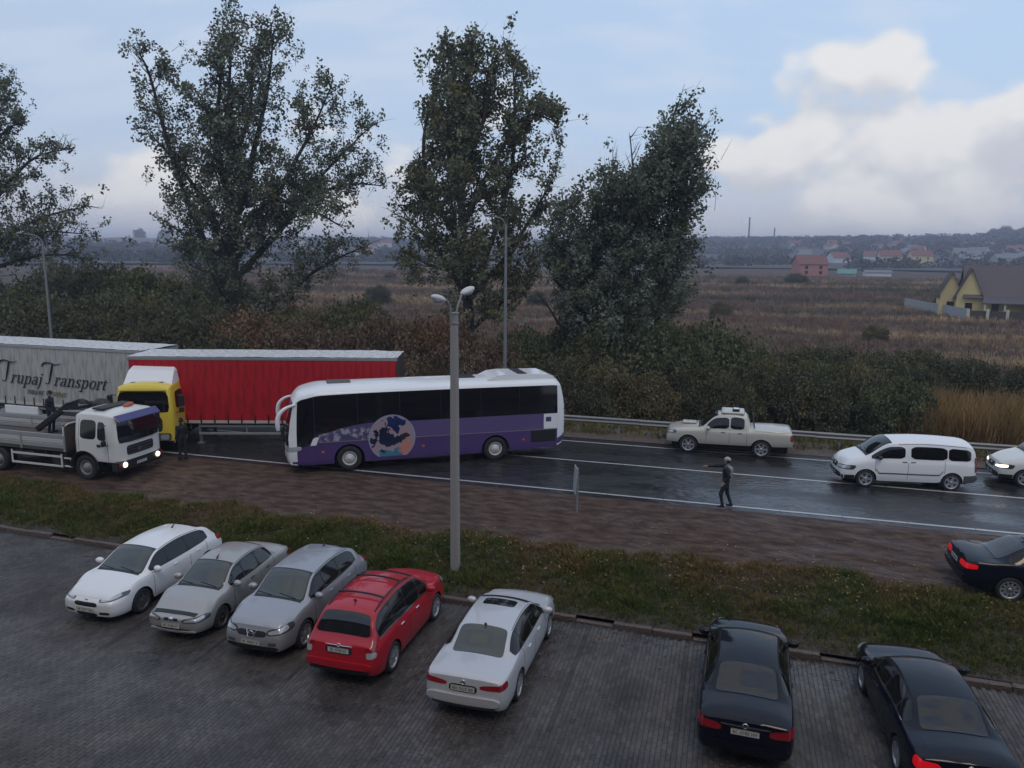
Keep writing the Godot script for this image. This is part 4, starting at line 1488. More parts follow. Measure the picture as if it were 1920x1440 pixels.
# a piece of the skin pushed outward; p(a, b) gives the point for a, b in 0..1
func patch(p: Callable, na: int, nb: int, off: float, round_ := 0.0, centre := Vector3(0, 0.8, 0)) -> SurfaceTool:
	var g := []
	for i in na + 1:
		var row := []
		for j in nb + 1:
			var a := float(i) / na
			var b := float(j) / nb
			if round_ > 0.0:
				var ca := a * 2.0 - 1.0
				var cb := b * 2.0 - 1.0
				var k := round_ * pow(absf(ca), 6.0) * pow(absf(cb), 6.0)
				a = 0.5 + ca * (1.0 - k) * 0.5
				b = 0.5 + cb * (1.0 - k) * 0.5
			row.append([a, b, p.call(a, b)])
		g.append(row)
	var out := []
	for i in na + 1:
		var row := []
		for j in nb + 1:
			var a: float = g[i][j][0]
			var b: float = g[i][j][1]
			var e := 0.02
			var da: Vector3 = p.call(minf(a + e, 1.0), b) - p.call(maxf(a - e, 0.0), b)
			var db: Vector3 = p.call(a, minf(b + e, 1.0)) - p.call(a, maxf(b - e, 0.0))
			var n := da.cross(db).normalized()
			var c: Vector3 = g[i][j][2]
			if n.dot(c - Vector3(clampf(c.x, centre.x - 1.0, centre.x + 1.0), centre.y, 0)) < 0.0:
				n = -n
			row.append(c + n * off)
		out.append(row)
	var st := st_new(true)
	grid(st, out)
	# a thin edge so that the piece has thickness
	st.set_smooth_group(-1)
	var ring := []
	for i in na + 1: ring.append([i, 0])
	for j in range(1, nb + 1): ring.append([na, j])
	for i in range(na - 1, -1, -1): ring.append([i, nb])
	for j in range(nb - 1, 0, -1): ring.append([0, j])
	for k in ring.size():
		var u: Array = ring[k]
		var w: Array = ring[(k + 1) % ring.size()]
		q4(st, g[u[0]][u[1]][2], out[u[0]][u[1]], out[w[0]][w[1]], g[w[0]][w[1]][2])
	return st

func side_patch(d: Dictionary, x0: float, x1: float, v0: float, v1: float, side: float, off := 0.004, slant0 := 0.0, slant1 := 0.0, round_ := 0.12) -> SurfaceTool:
	return patch(func(a: float, b: float) -> Vector3: return sp(d, lerpf(x0 + slant0 * b, x1 + slant1 * b, a), lerpf(v0, v1, b), side), maxi(4, int((x1 - x0) * 8)), 6, off, round_)

func top_patch(d: Dictionary, x0: float, x1: float, s: float, off := 0.004, round_ := 0.10, s1 := -9.0) -> SurfaceTool:
	var e := s if s1 < -8.0 else s1
	return patch(func(a: float, b: float) -> Vector3: return topp(d, lerpf(x0, x1, a), (b * 2.0 - 1.0) * lerpf(s, e, a)), 16, 20, off, round_)

func cap_patch(d: Dictionary, front: bool, s0: float, s1: float, y0: float, y1: float, off := 0.004, round_ := 0.12) -> SurfaceTool:
	var x: float = d.xf if front else d.xr
	return patch(func(a: float, b: float) -> Vector3: return capp(d, front, lerpf(s0, s1, a), v_at(d, x, lerpf(y0, y1, b))), 10, 4, off, round_)

# lamp that wraps from the end face round onto the side
func wrap_patch(d: Dictionary, front: bool, s0: float, run: float, ya: Array, yb: Array, side: float, off := 0.006) -> SurfaceTool:
	var x: float = d.xf if front else d.xr
	var sg := -1.0 if front else 1.0
	return patch(func(a: float, b: float) -> Vector3:
		var lo := lerpf(ya[0], yb[0], a)
		var hi := lerpf(ya[1], yb[1], a)
		var y := lerpf(lo, hi, b)
		if a < 0.5:
			return capp(d, front, lerpf(s0, 1.0, a * 2.0), v_at(d, x, y)) * Vector3(1, 1, side)
		var xx := x + sg * run * (a * 2.0 - 1.0)
		return sp(d, xx, v_at(d, xx, y), side), 12, 5, off, 0.15)

# front and rear lids, roof and doors from a handful of numbers
func car_spec(hw: float, h: float, wb: float, fo: float, ro: float, wr: float, cowl: Array, rf: float, rr: float, deck: Array, nose_y: float, tail_y: float, belt: float, o := {}) -> Dictionary:
	var xf := wb / 2 + fo
	var xr := -wb / 2 - ro
	var mid := (rf + rr) / 2
	var d := {"hw": hw, "xf": xf, "xr": xr, "axles": [-wb / 2, wb / 2], "wr": wr, "ra": wr + 0.055, "fl": 0.55, "rl": 0.5, "bf": 0.12, "br": 0.06, "bow": 0.022}
	d.top = [[xr, tail_y], [xr + 0.10, tail_y + 0.045]]
	if deck[0] > xr + 0.3:
		d.top.append([(deck[0] + xr) / 2, (deck[1] + tail_y + 0.05) / 2 + 0.02])
	d.top += [[deck[0], deck[1]], [rr, h - 0.055], [mid, h], [rf, h - 0.06], [cowl[0], cowl[1]], [(cowl[0] * 0.45 + xf * 0.55), lerpf(cowl[1], nose_y, 0.38) + 0.035], [xf - 0.13, nose_y + 0.055], [xf, nose_y]]
	d.belt = [[xr, tail_y - 0.03], [xr + 0.25, tail_y], [rr, belt + 0.035], [mid, belt], [cowl[0], belt - 0.02], [cowl[0] + 0.25, minf(belt - 0.03, cowl[1] - 0.08)], [xf - 0.2, nose_y - 0.03], [xf, nose_y - 0.045]]
	d.sill = [[xr, 0.36], [xr + 0.35, 0.27], [-wb / 2, 0.24], [wb / 2, 0.22], [xf - 0.25, 0.22], [xf, 0.25]]
	d.w = [[xr, hw * 0.86], [xr + 0.08, hw * 0.925], [xr + 0.28, hw * 0.972], [-wb / 2, hw * 0.99], [0.0, hw], [wb / 2, hw * 0.99], [xf - 0.40, hw * 0.965], [xf - 0.13, hw * 0.895], [xf, hw * 0.80]]
	var gw: float = o.get("gw", 0.63)
	d.rw = [[xr, hw * 0.70], [deck[0] - 0.02, hw * o.get("rwb", 0.70)], [rr, hw * (gw + 0.01)], [mid, hw * gw], [rf, hw * (gw + 0.03)], [cowl[0], hw * 0.80], [xf - 0.3, hw * 0.78], [xf, hw * 0.68]]
	d.crown = [[xr, 0.03], [deck[0], 0.045], [rr, 0.055], [rf, 0.055], [cowl[0], 0.045], [xf - 0.3, 0.045], [xf, 0.03]]
	d.side = [[0.0, 0.945], [0.16, 0.985], [0.42, 1.0], [0.70, 0.992], [0.88, 0.972], [1.0, 0.93]]
	d.nose = [[0.2, -0.05], [0.42, 0.0], [0.58, 0.0], [nose_y, -0.12], [nose_y + 0.1, -0.15]]
	d.tail = [[0.3, -0.06], [0.5, 0.0], [0.62, 0.0], [tail_y - 0.05, -0.05], [tail_y + 0.1, -0.10]]
	d.wsb = [(cowl[0] + rf) / 2, (cowl[0] - rf) * 0.75, 0.07]
	d.cowl = cowl
	d.rf = rf
	d.rr = rr
	d.deck = deck
	d.belt_y = belt
	d.h = h
	d.nose_y = nose_y
	d.tail_y = tail_y
	for k in o:
		d[k] = o[k]
	return d

var wheel_cache := {}

func wheel(root: Node3D, x: float, z: float, r: float, width: float, style: String, rim_mat: String, steer := 0.0) -> void:
	var key := "%s%.3f%.2f" % [style, r, width]
	if not wheel_cache.has(key):
		var h := width / 2
		var rr := r * (0.70 if style != "truck" and style != "bus" else 0.56)
		var st := st_new(true)
		lathe(st, [Vector2(rr - 0.01, -h * 0.75), Vector2(rr + 0.012, -h * 0.95), Vector2(r * 0.90, -h), Vector2(r * 0.975, -h * 0.84), Vector2(r, -h * 0.5), Vector2(r, h * 0.5), Vector2(r * 0.975, h * 0.84), Vector2(r * 0.90, h), Vector2(rr + 0.012, h * 0.95), Vector2(rr - 0.01, h * 0.75)], 32)
		var tyre := mesh_of(st)
		var rim := st_new(true)
		lathe(rim, [Vector2(rr + 0.008, h * 0.93), Vector2(rr - 0.012, h * 0.97), Vector2(rr - 0.03, h * 0.80), Vector2(rr - 0.045, h * 0.1)], 32)
		if style == "truck" or style == "bus":
			lathe(rim, [Vector2(rr - 0.04, h * 0.15), Vector2(rr * 0.72, h * 0.35), Vector2(rr * 0.55, h * 0.95), Vector2(rr * 0.42, h * 1.0), Vector2(rr * 0.36, h * 1.15), Vector2(0.001, h * 1.2)], 24)
			for k in 10:
				var a := TAU * k / 10
				ball(rim, Vector3(cos(a) * rr * 0.50, sin(a) * rr * 0.50, h * 1.0), Vector3(0.02, 0.02, 0.03), 4)
		else:
			var ns: int = {"five": 5, "six": 6, "seven": 7, "steel": 9, "ten": 10}[style]
			lathe(rim, [Vector2(rr * 0.26, h * 0.62), Vector2(rr * 0.22, h * 0.80), Vector2(0.001, h * 0.84)], 16)
			for k in ns:
				var a := TAU * k / ns
				var b := Basis(Vector3(0, 0, 1), a)
				var wd := 0.052 if ns < 7 else 0.032
				if style == "steel":
					wd = 0.05
				var poly := PackedVector2Array([Vector2(rr * 0.1, -wd * 1.15), Vector2(rr * 0.98, -wd * 0.75), Vector2(rr * 0.98, wd * 0.75), Vector2(rr * 0.1, wd * 1.15)])
				prism(rim, poly, h * 0.45, h * 0.76, Transform3D(b, Vector3.ZERO))
		var back := st_new()
		lathe(back, [Vector2(rr - 0.03, h * 0.12), Vector2(0.001, h * 0.12)], 20)
		wheel_cache[key] = [tyre, mesh_of(rim), mesh_of(back)]
	var c: Array = wheel_cache[key]
	var o := obj("wheel", c[0], "rubber", root, Vector3(x, r, z), Vector3(0, (0.0 if z > 0 else 180.0) + steer, 0))
	obj("rim", c[1], rim_mat, o)
	obj("brake_disc", c[2], "underside", o)

func plate(root: Node3D, text: String, at: Vector3, turn: Vector3) -> void:
	var st := st_new()
	cbox(st, Vector3.ZERO, Vector3(0.52, 0.115, 0.012), 0.004)
	var o := obj("number_plate", st, "plate", root, at, turn)
	st = st_new()
	for e in [[0, 0.0545, 0.52, 0.006], [0, -0.0545, 0.52, 0.006], [0.257, 0, 0.006, 0.115], [-0.257, 0, 0.006, 0.115]]:
		box(st, Vector3(e[0], e[1], 0.0075), Vector3(e[2], e[3], 0.004))
	obj("plate_border", st, "ink", o)
	obj("plate_text", letters(text, 0.062, false), "ink", o, Vector3(0, 0, 0.009))

func mirror_pair(d: Dictionary, root: Node3D, m: String, x: float, scale_ := 1.0) -> void:
	for s in [-1.0, 1.0]:
		var b := sp(d, x, 1.05, s)
		var st := st_new(true)
		ball(st, Vector3(0, 0, 0), Vector3(0.085, 0.085, 0.125) * scale_, 8)
		var o := obj("mirror", st, m, root, b + Vector3(-0.02, 0.07 * scale_, s * 0.125 * scale_), Vector3(0, s * 12.0, 0))
		st = st_new(true)
		tube(st, [Vector3(0.0, -0.04, -s * 0.05), Vector3(0.02, -0.08, -s * 0.14)], [0.028, 0.022], 6)
		obj("mirror_foot", st, "black_plastic", o)

# the parts every car has; o lists what differs
func car(called: String, label: String, cat: String, at: Vector3, turn: float, d: Dictionary, m: String, o := {}) -> Node3D:
	var root := thing(called, label, cat, at, turn, o.get("group", ""))
	obj("body", body_shape(d), m, root)
	var st := st_new()
	cbox(st, Vector3((d.xf + d.xr) / 2, 0.42, 0), Vector3(d.xf - d.xr - 0.34, 0.40, d.hw * 1.45), 0.05)
	obj("underbody", st, "underside", root)
	for xa in d.axles:
		for s in [-1.0, 1.0]:
			wheel(root, xa, s * (d.hw - o.get("ww", 0.215) / 2 - 0.012), d.wr, o.get("ww", 0.215), o.get("rim", "five"), o.get("rim_mat", "rim_silver"))
	# glass
	var first: Array = o.windows[0]
	var last_w: Array = o.windows[-1]
	for s in ([-1.0, 1.0] if o.get("surround", true) else []):
		obj("window_surround", side_patch(d, first[0] - 0.035, last_w[1] + 0.04, 1.04, 1.93, s, 0.002, 0, 0, 0.14), "black_plastic", root)
		obj("roof_groove", side_patch(d, d.rr, d.rf, 1.975, 2.0, s, 0.002, 0, 0, 0), "ink", root)
	obj("cowl", top_patch(d, d.cowl[0] - 0.06, d.cowl[0] + 0.07, 0.93, 0.002, 0.0), "black_plastic", root)
	obj("windshield_seal", top_patch(d, d.rf - 0.02, d.cowl[0] - 0.02, 0.955, 0.0015, 0.0), "black_plastic", root)
	var sw: float = o.get("wsw", 0.93)
	obj("windshield", top_patch(d, d.rf + 0.03, d.cowl[0] - 0.02, sw, 0.007, 0.06, sw - 0.02), o.get("front_glass", "wind_glass"), root)
	if d.has("deck") and o.get("rear_window", true):
		var rg: Array = o.get("rear_glass", [d.deck[0] + 0.04, d.rr - 0.03])
		obj("rear_window", top_patch(d, rg[0], rg[1], o.get("rsw0", 0.9), 0.010, 0.08, o.get("rsw", 0.88)), o.get("back_glass", "glass"), root)
	for w in o.windows:
		for s in [-1.0, 1.0]:
			obj("side_window", side_patch(d, w[0], w[1], w[2] if w.size() > 2 else 1.10, w[3] if w.size() > 3 else 1.90, s, 0.004, w[4] if w.size() > 4 else 0.0, w[5] if w.size() > 5 else 0.0, 0.14), o.get("side_glass", "tint_glass"), root)
	if o.has("belt_trim"):
		var bt: Array = o.belt_trim
		for s in [-1.0, 1.0]:
			obj("window_trim", side_patch(d, bt[0], bt[1], 1.02, 1.07, s, 0.006, 0, 0, 0), "chrome", root)
	# seams and handles
	for x in o.get("seams", []):
		for s in [-1.0, 1.0]:
			obj("door_seam", side_patch(d, x, x + 0.013, 0.14, 1.0, s, 0.0015, 0, 0, 0), "ink", root)
	for x in o.get("handles", []):
		for s in [-1.0, 1.0]:
			var p := sp(d, x, v_at(d, x, d.belt_y - 0.11), s)
			st = st_new()
			cbox(st, Vector3.ZERO, Vector3(0.17, 0.028, 0.03), 0.01)
			obj("door_handle", st, o.get("handle_mat", m), root, p + Vector3(0, 0, s * 0.012))
	if o.has("cladding"):
		for s in [-1.0, 1.0]:
			obj("sill_cladding", side_patch(d, d.axles[0] + d.ra + 0.02, d.axles[1] - d.ra - 0.02, 0.0, o.cladding, s, 0.006, 0, 0, 0), "black_plastic", root)
	mirror_pair(d, root, o.get("mirror_mat", m), o.get("mirror_x", d.cowl[0] - 0.32))
	# lamps
	for s in [-1.0, 1.0]:
		var hl: Array = o.headlamp
		var hp := obj("headlight", wrap_patch(d, true, hl[0], hl[1], hl[2], hl[3], s), "lamp_shell", root)
		var ya: Array = hl[2]
		var yb: Array = hl[3]
		var inset: float = (ya[1] - ya[0]) * 0.22
		obj("lamp_lens", wrap_patch(d, true, lerpf(hl[0], 1.0, 0.14), hl[1] * 0.55, [ya[0] + inset, ya[1] - inset], [yb[0] + inset, yb[1] - inset], s, 0.010), o.get("head_mat", "lamp_clear"), hp)
		var tl: Array = o.tail
		obj("taillight", wrap_patch(d, false, tl[0], tl[1], tl[2], tl[3], s), o.get("tail_mat", "lamp_red"), root)
	for gq in o.get("front_pieces", []):
		obj(gq[0], cap_patch(d, true, gq[1], gq[2], gq[3], gq[4], gq[6] if gq.size() > 6 else 0.005), gq[5], root)
	for gq in o.get("back_pieces", []):
		obj(gq[0], cap_patch(d, false, gq[1], gq[2], gq[3], gq[4], gq[6] if gq.size() > 6 else 0.005), gq[5], root)
	if o.has("front_plate"):
		var y: float = o.front_plate[1]
		plate(root, o.front_plate[0], capp(d, true, 0.0, v_at(d, d.xf, y)) + Vector3(0.012, 0, 0), Vector3(o.get("fp_tilt", 0.0), 90, 0))
	if o.has("back_plate"):
		var y: float = o.back_plate[1]
		plate(root, o.back_plate[0], capp(d, false, 0.0, v_at(d, d.xr, y)) + Vector3(-0.014, 0, 0), Vector3(o.get("bp_tilt", 0.0), -90, 0))
	if o.has("antenna"):
		var p := topp(d, o.antenna, 0.0)
		st = st_new(true)
		tube(st, [p, p + Vector3(-0.05, 0.05, 0), p + Vector3(-0.13, 0.07, 0)], [0.03, 0.02, 0.008], 6)
		obj("antenna", st, "black_plastic", root)
	for e in o.get("emblems", []):
		# [front?, y, radius]
		var p := capp(d, e[0], 0.0, v_at(d, d.xf if e[0] else d.xr, e[1]))
		st = st_new(true)
		lathe(st, [Vector2(e[2], 0.0), Vector2(e[2], 0.012), Vector2(e[2] * 0.78, 0.016), Vector2(e[2] * 0.7, 0.008)], 20)
		box(st, Vector3(0, 0, 0.008), Vector3(e[2] * 1.5, e[2] * 0.28, 0.008))
		obj("emblem", st, "chrome", root, p + Vector3(0.004 if e[0] else -0.004, 0, 0), Vector3(0, 90 if e[0] else -90, 0))
	# wipers
	for z in [-0.45, 0.18]:
		var pts := []
		for k in 5:
			var q := topp(d, d.cowl[0] - 0.03 - 0.022 * k, clampf((z + 0.11 * k) / (d.hw * 0.75), -0.9, 0.9))
			pts.append(q + Vector3(0.006, 0.014, 0))
		st = st_new(true)
		tube(st, pts, [0.009], 5)
		obj("wiper", st, "black_plastic", root)
	return root

func build_parked_cars() -> void:
	var grp := "cars parked in the row along the verge"
	# white hatchback
	var d := car_spec(0.91, 1.47, 2.65, 0.88, 0.82, 0.325, [1.13, 1.01], 0.34, -1.30, [-1.95, 1.02], 0.72, 0.93, 0.96, {"rwb": 0.66})
	d.top = [[d.xr, 0.90], [d.xr + 0.06, 0.985], [-1.98, 1.08], [-1.62, 1.34], [-1.25, 1.42], [-0.45, 1.475], [0.34, 1.41], [1.13, 1.01], [1.60, 0.93], [2.08, 0.80], [d.xf, 0.72]]
	car("white_hatchback", "white hatchback parked nose out, leftmost car of the row", "car", Vector3(-15.55, 0, -16.93), -90, d, "white", {
		"windows": [[-1.45, -0.62], [-0.57, 0.20], [0.24, 0.86, 1.10, 1.84]], "seams": [-0.60, 0.86, -1.34], "handles": [-0.95, 0.0],
		"headlamp": [0.55, 0.52, [0.62, 0.695], [0.70, 0.80]], "tail": [0.82, 0.30, [0.80, 1.02], [0.86, 1.0]],
		"front_pieces": [["grille", -0.48, 0.48, 0.51, 0.62, "black_plastic"], ["fog_vent", 0.55, 0.93, 0.31, 0.38, "black_plastic"], ["fog_vent", -0.93, -0.55, 0.31, 0.38, "black_plastic"], ["lower_intake", -0.46, 0.46, 0.255, 0.33, "black_plastic"]],
		"front_plate": ["BC 5271 HA", 0.42], "antenna": -0.95, "rim": "steel", "rim_mat": "rim_dark", "emblems": [[true, 0.665, 0.045]], "rsw": 0.84, "rear_glass": [-1.93, -1.36], "group": grp})
	# silver saloon
	d = car_spec(0.84, 1.43, 2.52, 0.81, 0.91, 0.295, [1.02, 0.97], 0.28, -0.98, [-1.52, 1.00], 0.66, 0.92, 0.91)
	var c := car("silver_saloon", "older silver saloon with black bonnet guard, second car from the left", "car", Vector3(-12.95, 0, -16.72), -88, d, "warm_silver", {
		"windows": [[-1.18, -0.55], [-0.50, 0.12], [0.17, 0.74, 1.10, 1.84]], "seams": [-0.52, 0.72, -1.2], "handles": [-0.85, -0.12], "handle_mat": "black_plastic", "side_glass": "glass", "front_glass": "wind_glass",
		"headlamp": [0.46, 0.36, [0.50, 0.60], [0.54, 0.66]], "tail": [0.55, 0.25, [0.66, 0.82], [0.70, 0.83]],
		"front_pieces": [["grille", -0.30, -0.10, 0.545, 0.605, "black_plastic"], ["grille", 0.10, 0.30, 0.545, 0.605, "black_plastic"], ["grille_badge", -0.08, 0.08, 0.535, 0.615, "chrome"], ["bumper_lip", -0.97, 0.97, 0.255, 0.30, "warm_silver", 0.03], ["lower_intake", -0.75, 0.75, 0.31, 0.345, "black_plastic"]],
		"front_plate": ["BC 3140 AT", 0.42], "antenna": 0.22, "rim": "steel", "rim_mat": "rim_dark", "group": grp})
	obj("bonnet_guard", top_patch(d, d.xf - 0.10, d.xf - 0.01, 1.0, 0.022, 0.0), "black_plastic", c)
	# silver crossover
	d = car_spec(0.89, 1.60, 2.63, 0.86, 0.83, 0.34, [1.10, 1.10], 0.38, -1.28, [-1.90, 1.12], 0.86, 1.00, 1.04, {"gw": 0.64})
	d.top = [[d.xr, 0.98], [d.xr + 0.07, 1.06], [-1.90, 1.16], [-1.58, 1.44], [-1.22, 1.54], [-0.45, 1.60], [0.38, 1.54], [1.10, 1.10], [1.6, 1.04], [2.04, 0.945], [d.xf, 0.86]]
	d.sill = [[d.xr, 0.40], [-1.3, 0.30], [1.3, 0.28], [d.xf, 0.30]]
	c = car("silver_crossover", "silver crossover with dark grille and broad windscreen, third car from the left", "car", Vector3(-10.43, 0, -16.58), -90, d, "blue_silver", {
		"windows": [[-1.42, -0.58], [-0.53, 0.20], [0.25, 0.86, 1.10, 1.84]], "seams": [-0.55, 0.84, -1.3], "handles": [-0.9, 0.05], "cladding": 0.24,
		"headlamp": [0.56, 0.44, [0.67, 0.79], [0.74, 0.90]], "tail": [0.8, 0.24, [0.86, 1.06], [0.9, 1.06]],
		"front_pieces": [["grille", -0.55, 0.55, 0.64, 0.765, "black_plastic"], ["lower_bumper", -0.98, 0.98, 0.30, 0.42, "black_plastic"], ["fog_vent", 0.62, 0.9, 0.44, 0.52, "grey_plastic"], ["fog_vent", -0.9, -0.62, 0.44, 0.52, "grey_plastic"]],
		"front_plate": ["BC 6094 CK", 0.50], "antenna": -1.12, "rim": "five", "emblems": [[true, 0.705, 0.068]], "rsw": 0.84, "rear_glass": [-1.86, -1.34], "group": grp})
	for s in [-1.0, 1.0]:
		var pa := capp(d, true, s * 0.20, v_at(d, d.xf, 0.765))
		var pb := capp(d, true, s * 0.09, v_at(d, d.xf, 0.62))
		var st := st_new(true)
		tube(st, [pa + Vector3(0.012, 0.01, 0), pb + Vector3(0.012, 0, 0)], [0.014], 6)
		obj("grille_bar", st, "chrome", c)
	# red off-roader seen from behind
	d = car_spec(0.91, 1.70, 2.62, 0.84, 0.93, 0.35, [1.08, 1.14], 0.30, -1.45, [-2.14, 1.10], 0.92, 1.02, 1.06, {"gw": 0.66})
	d.top = [[d.xr, 0.99], [d.xr + 0.05, 1.06], [-2.11, 1.14], [-1.76, 1.56], [-1.45, 1.645], [-0.5, 1.70], [0.30, 1.63], [1.08, 1.16], [1.55, 1.10], [1.98, 1.01], [d.xf, 0.95]]
	d.rw = [[d.xr, 0.74], [-2.15, 0.74], [-1.75, 0.63], [-0.5, 0.60], [0.3, 0.62], [1.08, 0.74], [1.9, 0.70], [d.xf, 0.55]]
	c = car("red_crossover", "bright red crossover with roof bars, seen from behind beside the lamp post", "car", Vector3(-7.93, 0, -16.2), 90, d, "red", {
		"windows": [[-1.86, -1.12, 1.08, 1.86], [-1.10, -0.42, 1.08, 1.9], [-0.40, 0.30, 1.08, 1.9], [0.32, 0.84, 1.08, 1.84]], "seams": [-0.41, 0.82, -1.15], "handles": [-0.82, 0.05], "handle_mat": "chrome", "belt_trim": [-1.86, 0.8],
		"headlamp": [0.55, 0.45, [0.74, 0.86], [0.78, 0.94]], "tail": [0.84, 0.20, [0.86, 1.14], [0.88, 1.14]],
		"front_pieces": [["grille", -0.5, 0.5, 0.66, 0.8, "black_plastic"], ["lower_bumper", -0.9, 0.9, 0.3, 0.42, "black_plastic"]],
		"back_pieces": [["rear_bumper", -1.0, 1.0, 0.50, 0.66, "red", 0.055], ["lower_bumper", -0.96, 0.96, 0.34, 0.46, "black_plastic", 0.02], ["tailgate_bar", -0.46, 0.46, 0.985, 1.015, "chrome", 0.02], ["plate_recess", -0.42, 0.42, 0.80, 0.96, "black_plastic", 0.004]],
		"back_plate": ["BC 9785 EI", 0.885], "antenna": -1.40, "rim": "seven", "emblems": [[false, 1.0, 0.05]], "rear_glass": [-2.08, -1.75], "rsw0": 0.92, "rsw": 0.9, "rim_mat": "rim_silver", "front_glass": "glass", "group": grp, "ww": 0.225})
	for s in [-1.0, 1.0]:
		var pts := []
		for k in 9:
			pts.append(topp(d, lerpf(-1.62, 0.22, k / 8.0), s * 0.93) + Vector3(0, 0.045 if k > 0 and k < 8 else 0.0, 0))
		var st := st_new(true)
		tube(st, pts, [0.018], 6)
		obj("roof_rail", st, "black_plastic", c)
		# clear lower part of each tall tail lamp
		obj("reversing_light", wrap_patch(d, false, 0.86, 0.12, [0.76, 0.90], [0.78, 0.90], s, 0.012), "lamp_clear", c)
	for x in [-1.15, -0.25]:
		var pts := []
		for k in 9:
			pts.append(topp(d, x, lerpf(-0.93, 0.93, k / 8.0)) + Vector3(0, 0.075, 0))
		var st := st_new(true)
		tube(st, pts, [0.022], 6)
		obj("roof_bar", st, "black_plastic", c)
	# pearl white saloon seen from behind
	d = car_spec(0.918, 1.475, 2.80, 0.95, 1.12, 0.33, [1.13, 1.00], 0.36, -1.02, [-1.72, 1.075], 0.72, 0.985, 0.965, {"rwb": 0.68})
	c = car("white_saloon", "pearl white saloon with open dark sunroof, beside the empty bays", "car", Vector3(-4.86, 0, -16.05), 90, d, "pearl_white", {
		"windows": [[-1.42, -0.95, 1.1, 1.86], [-0.92, -0.16], [-0.12, 0.56], [0.60, 0.92, 1.10, 1.8]], "seams": [-0.14, 0.84, -1.05], "handles": [-0.62, 0.2], "handle_mat": "chrome",
		"headlamp": [0.5, 0.4, [0.56, 0.66], [0.60, 0.72]], "tail": [0.46, 0.26, [0.79, 0.875], [0.80, 0.945]],
		"front_pieces": [["grille", -0.5, 0.5, 0.5, 0.62, "black_plastic"]],
		"back_pieces": [["rear_bumper", -1.0, 1.0, 0.46, 0.64, "pearl_white", 0.05], ["lower_bumper", -0.9, 0.9, 0.36, 0.43, "grey_plastic", 0.02], ["plate_frame", -0.385, 0.385, 0.70, 0.85, "ink", 0.004]],
		"back_plate": ["BM 0020 BB", 0.775], "antenna": -1.02, "rim": "ten", "emblems": [[false, 0.90, 0.055]], "rsw0": 0.93, "rsw": 0.9, "back_glass": "wind_glass", "front_glass": "glass", "group": grp, "mirror_x": 0.84})
	obj("sunroof", top_patch(d, -0.14, 0.24, 0.66, 0.008, 0.10), "tint_glass", c)
	# black saloon seen from behind
	d = car_spec(0.912, 1.47, 2.775, 0.98, 1.06, 0.33, [1.16, 1.0], 0.40, -0.98, [-1.70, 1.10], 0.72, 1.0, 0.975, {"rwb": 0.70})
	c = car("black_saloon", "glossy black saloon with chrome boot strip, parked alone past the empty bays", "car", Vector3(0.74, 0, -16.05), 88.4, d, "black", {
		"windows": [[-1.40, -0.95, 1.1, 1.86], [-0.92, -0.16], [-0.12, 0.56], [0.60, 0.92, 1.10, 1.8]], "seams": [-0.14, 0.84], "handles": [-0.62, 0.2], "handle_mat": "black", "belt_trim": [-1.35, 0.9],
		"headlamp": [0.5, 0.5, [0.56, 0.68], [0.62, 0.74]], "tail": [0.56, 0.30, [0.78, 0.90], [0.80, 0.965]],
		"front_pieces": [["grille", -0.5, 0.5, 0.5, 0.64, "black_plastic"]],
		"back_pieces": [["boot_strip", -0.60, 0.60, 0.905, 0.935, "chrome", 0.016], ["rear_bumper", -1.0, 1.0, 0.46, 0.62, "black", 0.045]],
		"back_plate": ["BC 4783 HH", 0.815], "rim": "ten", "emblems": [[false, 0.935, 0.055]], "rsw0": 0.93, "rsw": 0.9, "front_glass": "glass", "group": grp, "mirror_x": 0.84})
	# second dark saloon at the right
	d = car_spec(0.90, 1.45, 2.72, 0.94, 1.02, 0.325, [1.12, 0.99], 0.38, -0.95, [-1.64, 1.06], 0.72, 0.97, 0.955, {"rwb": 0.69})
	c = car("navy_saloon", "dark navy saloon with red round tail lamps at the lower right corner", "car", Vector3(4.20, 0, -15.90), 94.5, d, "navy", {
		"windows": [[-1.34, -0.92, 1.1, 1.86], [-0.88, -0.16], [-0.12, 0.54], [0.58, 0.90, 1.10, 1.8]], "seams": [-0.14, 0.82], "handles": [-0.6, 0.2], "belt_trim": [-1.3, 0.86],
		"headlamp": [0.5, 0.5, [0.56, 0.68], [0.62, 0.74]], "tail": [0.62, 0.20, [0.72, 0.90], [0.74, 0.93]],
		"front_pieces": [["grille", -0.5, 0.5, 0.5, 0.64, "black_plastic"]],
		"back_pieces": [["rear_bumper", -1.0, 1.0, 0.46, 0.62, "navy", 0.045]],
		"back_plate": ["BC 2207 IM", 0.80], "rim": "five", "emblems": [[false, 0.90, 0.05]], "rsw0": 0.93, "rsw": 0.9, "front_glass": "glass", "group": grp, "mirror_x": 0.82, "tail_mat": "lamp_red_lit"})

